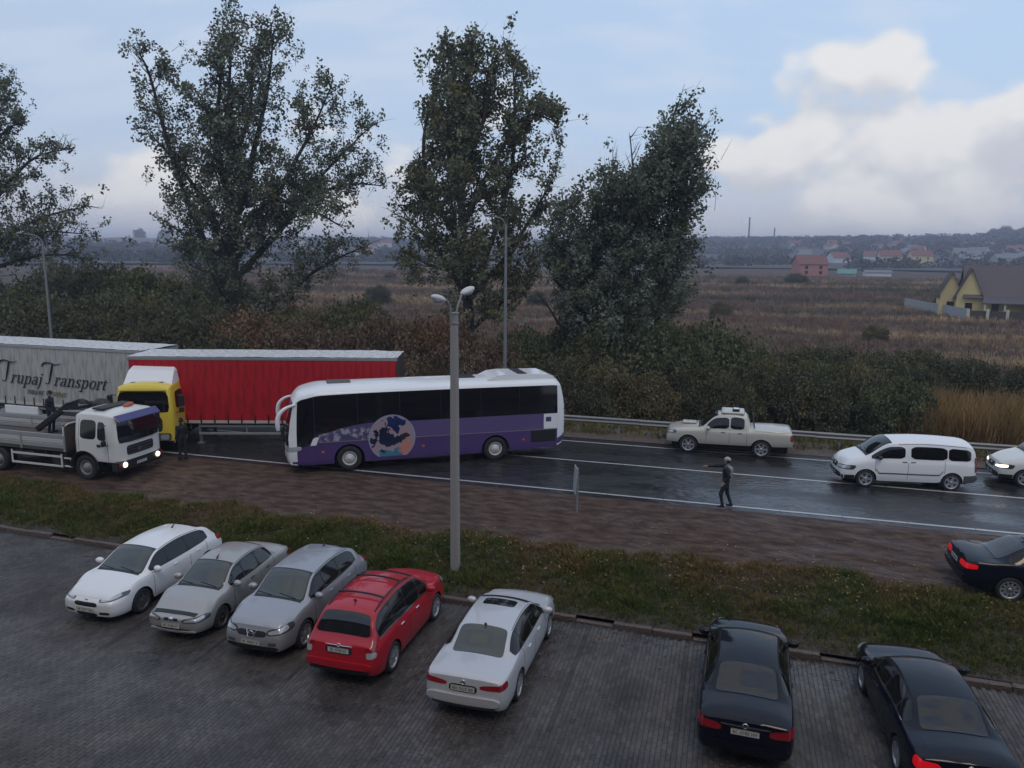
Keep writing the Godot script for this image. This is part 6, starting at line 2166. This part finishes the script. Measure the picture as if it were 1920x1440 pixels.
func build_lorries() -> void:
	# red trailer, near top edge from (-25.5, -27.4) to (-14.2, -30.9)
	var hd := Vector3(-0.9553, 0, 0.2957)
	var left := Vector3(0.2957, 0, 0.9553)
	var c := Vector3(-19.85, RY, -29.11) - left * 1.27
	trailer("red_trailer", "long red curtain-sided trailer with white roof behind the purple coach", c, 180.0 + 17.2, 11.9, "curtain_red", 4.0)
	trailer("grey_trailer", "light grey curtain-sided trailer with black script lettering at the left edge", Vector3(-26.3 - 6.8, RY, -29.05 - 1.27), 0.0, 13.6, "curtain_grey", 4.0, true)
	# yellow tractor unit turned towards the viewer
	var h := Vector3(0.34, 0, 0.94).normalized()
	var front := Vector3(-23.95, RY, -26.35)
	var org := front - h * 1.38
	var d := cab_spec(1.24, -0.85, 1.38, 0.55, 1.85, 3.05, 0.0, 0.51)
	d.ra = 0.60
	var root := thing("yellow_tractor", "yellow lorry tractor with white roof deflector facing the viewer beside the red trailer", "lorry", org, -rad_to_deg(atan2(h.z, h.x)))
	obj("cab", body_shape(d), "yellow", root)
	obj("windshield", cap_patch(d, true, -0.99, 0.99, 1.80, 2.68, 0.010, 0.06), "tint_glass", root)
	obj("grille", cap_patch(d, true, -0.70, 0.70, 0.95, 1.62, 0.008, 0.08), "black_plastic", root)
	for k in 4:
		obj("grille_bar", cap_patch(d, true, -0.66, 0.66, 1.06 + 0.14 * k, 1.10 + 0.14 * k, 0.022, 0.0), "rust_red" if k == 3 else "grey_plastic", root)
	obj("front_bumper", cap_patch(d, true, -1.0, 1.0, 0.56, 0.90, 0.05, 0.05), "grey_plastic", root)
	obj("sun_visor", cap_patch(d, true, -0.94, 0.94, 2.70, 2.80, 0.10, 0.05), "black_plastic", root)
	for s in [-1.0, 1.0]:
		obj("side_window", side_patch(d, 0.02, 0.98, 1.06, 1.74, s, 0.008, 0.0, -0.12, 0.12), "tint_glass", root)
		obj("headlight", cap_patch(d, true, s * 0.62, s * 0.92, 0.62, 0.84, 0.06), "lamp_clear", root)
		obj("door_seam", side_patch(d, -0.02, 0.0, 0.2, 1.75, s, 0.003, 0, 0, 0), "ink", root)
		truck_mirror(root, Vector3(1.05, 2.25, s * 1.28), s)
		wheel(root, 0.0, s * 1.05, 0.51, 0.30, "truck", "grey_steel")
		wheel(root, -3.4, s * 0.98, 0.51, 0.50, "truck", "grey_steel")
		for z in [0.62]:
			var st1 := st_new()
			cbox(st1, Vector3(1.16, 2.86, s * z), Vector3(0.06, 0.05, 0.14), 0.01)
			obj("marker_lamp", st1, "amber", root)
	var st := st_new()
	cbox(st, Vector3(-1.6, 0.80, 0), Vector3(5.2, 0.28, 0.86), 0.02)
	cbox(st, Vector3(-3.1, 1.02, 0), Vector3(0.9, 0.12, 0.9), 0.03)
	cbox(st, Vector3(-1.5, 0.66, 0.85), Vector3(1.2, 0.5, 0.6), 0.05)
	cbox(st, Vector3(-1.5, 0.66, -0.85), Vector3(1.2, 0.5, 0.6), 0.05)
	cbox(st, Vector3(0.3, 0.80, 0), Vector3(1.7, 0.5, 1.6), 0.05)
	obj("chassis", st, "chassis", root)
	# wind deflector on the roof
	st = st_new()
	var lo := [Vector3(0.75, 2.92, -1.02), Vector3(0.75, 2.92, 1.02), Vector3(-0.80, 2.96, 1.14), Vector3(-0.80, 2.96, -1.14)]
	var hi := [Vector3(-0.20, 3.66, -0.86), Vector3(-0.20, 3.66, 0.86), Vector3(-0.80, 3.80, 0.98), Vector3(-0.80, 3.80, -0.98)]
	var mi := []
	for k in 4:
		mi.append(lo[k].lerp(hi[k], 0.6) + Vector3(0.10 if k < 2 else 0.0, 0.05, 0.05 * signf(lo[k].z)))
	st.set_smooth_group(-1)
	for k in 4:
		var k2 := (k + 1) % 4
		q4(st, lo[k], mi[k], mi[k2], lo[k2])
		q4(st, mi[k], hi[k], hi[k2], mi[k2])
	q4(st, hi[0], hi[3], hi[2], hi[1])
	obj("roof_deflector", st, "white", root)
	st = st_new()
	cbox(st, Vector3(0.72, 2.985, 0), Vector3(0.30, 0.06, 1.35), 0.015)
	obj("deflector_gap", st, "grey_plastic", root)
	obj("cab_badge", cap_patch(d, true, -0.12, 0.12, 1.70, 1.78, 0.012), "chrome", root)

func build_tow_truck() -> void:
	var root := thing("flatbed_truck", "white flatbed recovery truck with blue visor, lit headlamps and folded black crane", "lorry", Vector3(-25.63, 0.765, -23.86), 0.0)
	var d := cab_spec(1.20, 1.72, 3.62, 0.80, 1.62, 2.72, 2.15, 0.50)
	d.ra = 0.62
	obj("cab", body_shape(d), "cream_white", root)
	obj("windshield", cap_patch(d, true, -0.995, 0.995, 1.50, 2.39, 0.010, 0.06), "glass", root)
	obj("grille", cap_patch(d, true, -0.64, 0.64, 0.98, 1.36, 0.008, 0.06), "black_plastic", root)
	for k in 3:
		obj("grille_bar", cap_patch(d, true, -0.60, 0.60, 1.03 + 0.12 * k, 1.055 + 0.12 * k, 0.02, 0.0), "grey_plastic", root)
	obj("grille_lettering", letters("MAN", 0.15, true), "chrome", root, Vector3(3.76, 1.17, 0), Vector3(0, 90, 0))
	obj("windshield_wiper", cap_patch(d, true, -0.7, 0.55, 1.50, 1.525, 0.03, 0.0), "black_plastic", root)
	var vis := st_new()
	cbox(vis, Vector3(3.66, 2.46, 0), Vector3(0.34, 0.045, 2.20), 0.02, Basis(Vector3(0, 0, 1), -0.75))
	obj("sun_visor", vis, "blue_visor", root)
	for s in [-1.0, 1.0]:
		obj("side_window", side_patch(d, 1.98, 2.72, 1.04, 1.78, s, 0.008, 0, 0, 0.12), "tint_glass", root)
		obj("side_window", side_patch(d, 2.80, 3.20, 1.04, 1.74, s, 0.008, 0, -0.10, 0.12), "tint_glass", root)
		obj("door_seam", side_patch(d, 1.90, 1.915, 0.2, 1.8, s, 0.003, 0, 0, 0), "ink", root)
		obj("door_seam", side_patch(d, 3.26, 3.275, 0.05, 1.0, s, 0.003, 0, 0, 0), "ink", root)
		var hst := st_new()
		cbox(hst, Vector3(2.86, 1.42, s * 1.215), Vector3(0.16, 0.10, 0.04), 0.01)
		obj("door_handle", hst, "black_plastic", root)
		truck_mirror(root, Vector3(3.30, 1.98, s * 1.22), s)
		wheel(root, 2.15, s * 1.03, 0.50, 0.30, "truck", "grey_steel")
		wheel(root, -2.15, s * 0.98, 0.50, 0.48, "truck", "grey_steel")
		# black wheel-arch
		var g := []
		for k in 15:
			var a := PI * k / 14.0
			g.append([Vector3(2.15 + cos(a) * 0.60, 0.50 + sin(a) * 0.60, s * 0.75), Vector3(2.15 + cos(a) * 0.60, 0.50 + sin(a) * 0.60, s * 1.235), Vector3(2.15 + cos(a) * 0.70, 0.50 + sin(a) * 0.68, s * 1.235)])
		var fst := st_new(true)
		grid(fst, g)
		obj("mudguard", fst, "black_plastic", root)
		var lst := st_new(true)
		lathe(lst, [Vector2(0.11, 0.0), Vector2(0.10, 0.035), Vector2(0.06, 0.055), Vector2(0.001, 0.06)], 16)
		obj("headlight", lst, "headlamp_lit", root, Vector3(3.70, 0.66, s * 0.86), Vector3(0, 90, 0))
		lst = st_new()
		cbox(lst, Vector3(3.70, 0.66, s * 1.08), Vector3(0.05, 0.12, 0.16), 0.015)
		obj("indicator", lst, "lamp_red", root)
		var sl := SpotLight3D.new()
		sl.name = "headlamp_light"
		sl.light_color = Color(1.0, 0.92, 0.78)
		sl.light_energy = 0.9
		sl.light_size = 0.1
		sl.spot_angle = 42.0
		sl.spot_range = 60.0
		sl.spot_attenuation = 2.0
		sl.shadow_enabled = true
		root.add_child(sl, true)
		sl.position = Vector3(3.80, 0.66, s * 0.86)
		sl.rotation_degrees = Vector3(-6, -90, 0)
	var st := st_new()
	cbox(st, Vector3(3.50, 0.62, 0), Vector3(0.36, 0.44, 2.36), 0.06)
	obj("front_bumper", st, "black_plastic", root)
	plate(root, "BC 4519 CE", Vector3(3.70, 0.60, 0), Vector3(0, 90, 0))
	st = st_new()
	cbox(st, Vector3(2.55, 2.745, 0.05), Vector3(0.55, 0.07, 1.5), 0.02)
	obj("roof_hatch", st, "chassis", root)
	st = st_new()
	cbox(st, Vector3(3.02, 2.75, -0.25), Vector3(0.22, 0.14, 0.55), 0.05, Basis(Vector3.UP, 0.3))
	obj("roof_beacon", st, "orange_strap", root)
	st = st_new()
	for s in [-1.0, 1.0]:
		cbox(st, Vector3(-0.8, 0.82, s * 0.42), Vector3(8.2, 0.26, 0.10), 0.01)
	for x in [-3.2, -1.0, 0.2, 1.2]:
		cbox(st, Vector3(x, 0.95, 0), Vector3(0.10, 0.12, 2.3), 0.01)
	cbox(st, Vector3(2.5, 0.80, 0), Vector3(1.6, 0.4, 1.5), 0.04)
	cbox(st, Vector3(0.75, 0.66, 0.8), Vector3(0.8, 0.5, 0.45), 0.05)
	obj("chassis", st, "chassis", root)
	# load bed with dropside boards
	st = st_new()
	cbox(st, Vector3(-2.0, 1.10, 0), Vector3(6.5, 0.12, 2.44), 0.01)
	obj("bed_floor", st, "bed_floor", root)
	for s in [-1.0, 1.0]:
		for seg in [[-5.2, -3.05], [-2.97, -0.9], [-0.82, 1.22]]:
			for k in 3:
				st = st_new()
				cbox(st, Vector3((seg[0] + seg[1]) / 2, 1.20 + 0.19 * k + 0.06, s * 1.215), Vector3(seg[1] - seg[0], 0.172, 0.045 if k != 1 else 0.035), 0.012)
				obj("side_board", st, "alu_pale" if k == 1 else "alu", root)
		for x in [-3.01, -0.86, 1.25]:
			st = st_new()
			cbox(st, Vector3(x, 1.38, s * 1.22), Vector3(0.075, 0.66, 0.065), 0.01)
			obj("side_post", st, "alu", root)
	st = st_new()
	cbox(st, Vector3(1.24, 1.62, 0), Vector3(0.05, 0.98, 2.4), 0.012)
	obj("headboard", st, "bed_floor", root)
	st = st_new(true)
	tube(st, [Vector3(1.22, 1.10, 1.2), Vector3(1.24, 2.02, 1.2), Vector3(1.28, 2.12, 1.0), Vector3(1.28, 2.12, -1.0), Vector3(1.24, 2.02, -1.2), Vector3(1.22, 1.1, -1.2)], [0.035], 6)
	obj("headboard_frame", st, "alu_pale", root)
	# white side guards
	for s in [-1.0, 1.0]:
		st = st_new()
		for y in [0.44, 0.82]:
			cbox(st, Vector3(-0.25, y, s * 1.16), Vector3(2.5, 0.085, 0.035), 0.01)
		for x in [-1.47, 0.98]:
			cbox(st, Vector3(x, 0.66, s * 1.15), Vector3(0.08, 0.55, 0.04), 0.01)
		obj("side_guard", st, "lamp_white", root)
		st = st_new()
		for y in [0.46, 0.78]:
			cbox(st, Vector3(1.27, y, s * 1.14), Vector3(0.34, 0.06, 0.05), 0.01)
		cbox(st, Vector3(1.43, 0.62, s * 1.14), Vector3(0.06, 0.38, 0.05), 0.01)
		obj("step", st, "lamp_white", root)
	# folded loader crane behind the cab
	st = st_new()
	cbox(st, Vector3(1.50, 1.2, -0.1), Vector3(0.34, 0.9, 1.9), 0.05)
	obj("crane_base", st, "rust_red", root)
	st = st_new(true)
	tube(st, [Vector3(1.52, 1.4, -0.55), Vector3(1.52, 2.35, -0.55)], [0.24, 0.19], 12)
	ball(st, Vector3(1.42, 2.52, -0.55), Vector3(0.42, 0.34, 0.30), 8)
	obj("crane_column", st, "black_plastic", root)
	for q in [[Vector3(1.5, 2.62, -0.55), Vector3(-0.35, 2.42, -0.62), 0.30], [Vector3(-0.30, 2.45, -0.62), Vector3(-1.75, 1.38, -0.35), 0.24]]:
		var a: Vector3 = q[0]
		var b: Vector3 = q[1]
		st = st_new()
		cbox(st, (a + b) / 2, Vector3(q[2], q[2] * 0.95, a.distance_to(b)), 0.03, Basis.looking_at((b - a).normalized(), Vector3.UP))
		obj("crane_boom", st, "black_plastic", root)
	st = st_new(true)
	tube(st, [Vector3(1.35, 2.30, -0.3), Vector3(0.2, 2.25, -0.38)], [0.075, 0.075], 8)
	tube(st, [Vector3(0.2, 2.25, -0.38), Vector3(-0.4, 2.22, -0.42)], [0.04, 0.04], 8)
	obj("crane_ram", st, "grey_steel", root)
	st = st_new(true)
	for k in 4:
		tube(st, smooth_line([Vector3(1.40, 2.5 + 0.05 * k, -0.25), Vector3(0.9, 2.85 - 0.06 * k, -0.2), Vector3(0.1, 2.62, -0.3), Vector3(-0.3, 2.5, -0.42)], 8), [0.022], 5)
	obj("crane_hoses", st, "rubber", root)
	st = st_new()
	cbox(st, Vector3(0.72, 2.60, -0.36), Vector3(0.55, 0.10, 0.05), 0.01, Basis(Vector3(0, 0, 1), 0.2))
	obj("crane_label_plate", st, "plate", root)

# ---------------------------------------------------------------- people
# bones are [from, to, radius, radius, colour]; joined by a smooth minimum and meshed as surface nets
func body_mesh(st: SurfaceTool, bones: Array, cell: float, k: float, xf := Transform3D()) -> void:
	var lo := Vector3.ONE * 1e9
	var hi := -lo
	for b in bones:
		var r: float = maxf(b[2], b[3]) + cell * 3.0 + k
		lo = lo.min(b[0] - Vector3.ONE * r).min(b[1] - Vector3.ONE * r)
		hi = hi.max(b[0] + Vector3.ONE * r).max(b[1] + Vector3.ONE * r)
	var n := Vector3i(((hi - lo) / cell).ceil()) + Vector3i.ONE
	var f := PackedFloat32Array()
	f.resize(n.x * n.y * n.z)
	f.fill(9.0)
	var near := PackedFloat32Array(f)
	var who := PackedInt32Array()
	who.resize(f.size())
	for bi in bones.size():
		var b: Array = bones[bi]
		var pa: Vector3 = b[0]
		var ab: Vector3 = b[1] - pa
		var l2 := maxf(ab.length_squared(), 1e-9)
		var r: float = maxf(b[2], b[3]) + cell * 2.5 + k
		var i0 := Vector3i(((pa.min(b[1]) - Vector3.ONE * r - lo) / cell).floor()).clamp(Vector3i.ZERO, n - Vector3i.ONE)
		var i1 := Vector3i(((pa.max(b[1]) + Vector3.ONE * r - lo) / cell).ceil()).clamp(Vector3i.ZERO, n - Vector3i.ONE)
		for z in range(i0.z, i1.z + 1):
			for y in range(i0.y, i1.y + 1):
				for x in range(i0.x, i1.x + 1):
					var p := lo + Vector3(x, y, z) * cell - pa
					var t := clampf(p.dot(ab) / l2, 0.0, 1.0)
					var v: float = (p - ab * t).length() - lerpf(b[2], b[3], t)
					var id := (z * n.y + y) * n.x + x
					if v < near[id]:
						near[id] = v
						who[id] = bi
					var o: float = f[id]
					if o > 8.0:
						f[id] = v
					else:
						var h := clampf(0.5 + 0.5 * (o - v) / k, 0.0, 1.0)
						f[id] = lerpf(o, v, h) - k * h * (1.0 - h)
	var vert := {}
	var corner := [Vector3i(0, 0, 0), Vector3i(1, 0, 0), Vector3i(0, 1, 0), Vector3i(1, 1, 0), Vector3i(0, 0, 1), Vector3i(1, 0, 1), Vector3i(0, 1, 1), Vector3i(1, 1, 1)]
	var edges := [[0, 1], [2, 3], [4, 5], [6, 7], [0, 2], [1, 3], [4, 6], [5, 7], [0, 4], [1, 5], [2, 6], [3, 7]]
	for z in n.z - 1:
		for y in n.y - 1:
			for x in n.x - 1:
				var base := (z * n.y + y) * n.x + x
				if absf(f[base]) > cell * 2.6:
					continue
				var v := []
				var neg := 0
				for c in corner:
					var q: float = f[base + (c.z * n.y + c.y) * n.x + c.x]
					v.append(q)
					if q < 0.0:
						neg += 1
				if neg == 0 or neg == 8:
					continue
				var sum := Vector3.ZERO
				var cnt := 0
				for e in edges:
					var a: float = v[e[0]]
					var b: float = v[e[1]]
					if (a < 0.0) != (b < 0.0):
						sum += Vector3(corner[e[0]]).lerp(Vector3(corner[e[1]]), a / (a - b))
						cnt += 1
				vert[base] = [lo + (Vector3(x, y, z) + sum / cnt) * cell, bones[who[base]][4]]
	st.set_smooth_group(0)
	var step := [1, n.x, n.x * n.y]
	for base in vert:
		for ax in 3:
			var u: int = step[(ax + 1) % 3]
			var w: int = step[(ax + 2) % 3]
			var a := f[base]
			var b := f[base + step[ax]]
			if (a < 0.0) == (b < 0.0):
				continue
			if not (vert.has(base - u) and vert.has(base - w) and vert.has(base - u - w)):
				continue
			var q := [vert[base], vert[base - u], vert[base - u - w], vert[base - w]]
			if a < 0.0:
				q.reverse()
			for tri_ in [[0, 1, 2], [0, 2, 3]]:
				for i in tri_:
					st.set_color(q[i][1])
					st.add_vertex(xf * q[i][0])

func hand_bones(skin: Color) -> Array:
	# relaxed right hand; wrist at the origin, fingers down -y, palm towards -z, thumb at +x
	var o := [[Vector3(0, 0, 0), Vector3(0.005, -0.05, 0), 0.024, 0.028, skin], [Vector3(0.022, -0.03, 0), Vector3(0.026, -0.085, -0.002), 0.014, 0.013, skin], [Vector3(-0.020, -0.03, 0), Vector3(-0.024, -0.078, -0.002), 0.014, 0.012, skin]]
	var len_ := [0.070, 0.080, 0.074, 0.056]
	for k in 4:
		var x := 0.030 - 0.020 * k
		var a := Vector3(x, -0.088 + (0.006 if k == 3 else 0.0), -0.002)
		var b := a + Vector3(0.002 * (1.5 - k), -len_[k] * 0.45, -0.010)
		var c := b + Vector3(0, -len_[k] * 0.30, -0.016)
		var e := c + Vector3(0, -len_[k] * 0.20, -0.018)
		o.append([a, b, 0.0095, 0.009, skin])
		o.append([b, c, 0.009, 0.0085, skin])
		o.append([c, e, 0.0085, 0.0075, skin])
	o.append([Vector3(0.024, -0.022, -0.004), Vector3(0.046, -0.056, -0.014), 0.013, 0.010, skin])
	o.append([Vector3(0.046, -0.056, -0.014), Vector3(0.050, -0.086, -0.024), 0.010, 0.008, skin])
	return o

func head_bones(skin: Color, hair: Color, cap: Color, capped: bool) -> Array:
	# face towards +x, chin at the origin
	var o := [
		[Vector3(-0.015, 0.135, 0), Vector3(-0.02, 0.14, 0), 0.086, 0.086, skin], [Vector3(0.02, 0.06, 0), Vector3(0.03, 0.03, 0), 0.060, 0.042, skin], [Vector3(0.045, 0.03, -0.014), Vector3(0.045, 0.03, 0.014), 0.022, 0.022, skin],
		[Vector3(0.076, 0.112, 0), Vector3(0.096, 0.075, 0), 0.009, 0.014, skin], [Vector3(0.066, 0.125, -0.035), Vector3(0.066, 0.125, 0.035), 0.016, 0.016, skin], [Vector3(0.066, 0.046, -0.018), Vector3(0.066, 0.046, 0.018), 0.009, 0.009, Color(0.25, 0.10, 0.08)],
		[Vector3(0.07, 0.106, 0.031), Vector3(0.07, 0.106, 0.032), 0.010, 0.010, Color(0.03, 0.025, 0.02)], [Vector3(0.07, 0.106, -0.031), Vector3(0.07, 0.106, -0.032), 0.010, 0.010, Color(0.03, 0.025, 0.02)],
		[Vector3(-0.01, 0.10, 0.080), Vector3(-0.015, 0.075, 0.078), 0.016, 0.012, skin], [Vector3(-0.01, 0.10, -0.080), Vector3(-0.015, 0.075, -0.078), 0.016, 0.012, skin],
		[Vector3(-0.045, 0.10, -0.03), Vector3(-0.045, 0.10, 0.03), 0.068, 0.068, hair], [Vector3(-0.02, 0.165, 0), Vector3(-0.05, 0.15, 0), 0.080, 0.078, cap if capped else hair]]
	if capped:
		o.append([Vector3(-0.01, 0.165, 0), Vector3(0.02, 0.165, 0), 0.087, 0.080, cap])
		o.append([Vector3(0.07, 0.155, -0.03), Vector3(0.12, 0.15, 0.0), 0.014, 0.010, cap])
		o.append([Vector3(0.07, 0.155, 0.03), Vector3(0.12, 0.15, 0.0), 0.014, 0.010, cap])
	return o

# pose gives joints in metres; turn is where the person faces
func person(label: String, at: Vector3, turn: float, j: Dictionary, c: Dictionary) -> void:
	var st := SurfaceTool.new()
	st.begin(Mesh.PRIMITIVE_TRIANGLES)
	var top: Color = c.top
	var leg: Color = c.leg
	var b := []
	b.append([j.pelvis + Vector3(0, 0.02, -0.07), j.pelvis + Vector3(0, 0.02, 0.07), 0.115, 0.115, top])
	b.append([j.pelvis + Vector3(0, 0.08, 0), j.chest, 0.125, 0.14, top])
	b.append([j.chest + Vector3(-0.01, 0.02, -0.08), j.chest + Vector3(-0.01, 0.02, 0.08), 0.118, 0.118, top])
	b.append([j.chest + Vector3(0, 0.08, -0.13), j.chest + Vector3(0, 0.08, 0.13), 0.075, 0.075, top])
	b.append([j.chest + Vector3(0, 0.1, 0), j.neck, 0.07, 0.056, c.collar])
	if c.has("back"):
		b.append([j.chest + Vector3(-0.10, 0.06, 0), j.pelvis + Vector3(-0.09, 0.10, 0), 0.12, 0.10, c.back])
	for s in ["l", "r"]:
		b.append([j[s + "_sh"], j[s + "_el"], 0.064, 0.052, top])
		b.append([j[s + "_el"], j[s + "_wr"], 0.052, 0.042, top])
		b.append([j[s + "_hip"], j[s + "_kn"], 0.098, 0.066, leg])
		b.append([j[s + "_kn"], j[s + "_an"], 0.064, 0.050, leg])
		b.append([j[s + "_an"] + Vector3(-0.03, -0.045, 0), j[s + "_an"] + Vector3(0.15, -0.06, 0), 0.046, 0.036, Color(0.012, 0.012, 0.013)])
	body_mesh(st, b, 0.022, 0.035)
	var ht := Transform3D(Basis(Vector3.UP, deg_to_rad(c.get("look", 0.0))) * Basis(Vector3(0, 0, 1), deg_to_rad(c.get("nod", 0.0))), j.neck + Vector3(0.015, 0.045, 0))
	body_mesh(st, head_bones(c.skin, c.hair, c.cap, c.capped), 0.010, 0.012, ht)
	for s in ["l", "r"]:
		var dn: Vector3 = (j[s + "_wr"] - j[s + "_el"]).normalized()
		var y := -dn
		var z := Vector3(0, 0, 1.0 if s == "l" else -1.0)
		z = (z - y * z.dot(y)).normalized()
		var x := y.cross(z)
		if s == "l":
			x = -x
		body_mesh(st, hand_bones(c.skin), 0.0055, 0.006, Transform3D(Basis(x, y, z), j[s + "_wr"] + dn * 0.02))
	var o := thing("person", label, "person", at, turn)
	obj("figure", st, "cloth", o)

func build_people() -> void:
	# figures face +x before they are turned
	var skin := Color(0.34, 0.20, 0.15)
	person("person in dark jacket and pale cap pointing along the road, one arm stretched out", Vector3(0.12, RY + 0.005, -26.55), 180.0, {
		"pelvis": Vector3(-0.02, 0.95, 0), "chest": Vector3(-0.02, 1.32, 0), "neck": Vector3(-0.05, 1.52, 0),
		"l_sh": Vector3(0.02, 1.43, -0.19), "l_el": Vector3(-0.12, 1.17, -0.24), "l_wr": Vector3(0.02, 0.98, -0.22),
		"r_sh": Vector3(0.05, 1.44, 0.19), "r_el": Vector3(0.34, 1.40, 0.24), "r_wr": Vector3(0.60, 1.37, 0.22),
		"l_hip": Vector3(0.0, 0.90, -0.10), "l_kn": Vector3(0.14, 0.50, -0.10), "l_an": Vector3(0.06, 0.11, -0.11),
		"r_hip": Vector3(-0.03, 0.90, 0.10), "r_kn": Vector3(-0.08, 0.49, 0.11), "r_an": Vector3(-0.22, 0.11, 0.12)},
		{"top": Color(0.014, 0.014, 0.018), "leg": Color(0.014, 0.016, 0.026), "collar": Color(0.20, 0.20, 0.21), "back": Color(0.23, 0.23, 0.245), "skin": skin, "hair": Color(0.02, 0.015, 0.012), "cap": Color(0.36, 0.36, 0.37), "capped": true, "look": -20.0, "nod": -8.0})
	var stand := {
		"pelvis": Vector3(0, 0.96, 0), "chest": Vector3(0.0, 1.33, 0), "neck": Vector3(0.01, 1.53, 0),
		"l_sh": Vector3(0.0, 1.44, -0.19), "l_el": Vector3(-0.03, 1.15, -0.24), "l_wr": Vector3(0.10, 0.93, -0.21),
		"r_sh": Vector3(0.0, 1.44, 0.19), "r_el": Vector3(-0.02, 1.15, 0.24), "r_wr": Vector3(0.12, 0.95, 0.19),
		"l_hip": Vector3(0.0, 0.91, -0.10), "l_kn": Vector3(0.04, 0.50, -0.10), "l_an": Vector3(0.0, 0.11, -0.11),
		"r_hip": Vector3(0.0, 0.91, 0.10), "r_kn": Vector3(0.0, 0.50, 0.11), "r_an": Vector3(-0.06, 0.11, 0.12)}
	person("person in black clothes standing in front of the yellow lorry", Vector3(-21.75, RY + 0.005, -25.95), 165.0, stand,
		{"top": Color(0.012, 0.012, 0.015), "leg": Color(0.013, 0.014, 0.020), "collar": Color(0.015, 0.015, 0.018), "skin": skin, "hair": Color(0.02, 0.016, 0.014), "cap": Color(0.02, 0.02, 0.02), "capped": false, "look": 12.0})
	person("person in dark blue working beside the crane on the flatbed truck", Vector3(-27.0, 0.765 + 1.165, -24.55), 20.0, stand,
		{"top": Color(0.012, 0.014, 0.026), "leg": Color(0.013, 0.014, 0.022), "collar": Color(0.015, 0.015, 0.02), "skin": skin, "hair": Color(0.02, 0.016, 0.014), "cap": Color(0.015, 0.015, 0.02), "capped": true, "look": -25.0, "nod": -10.0})
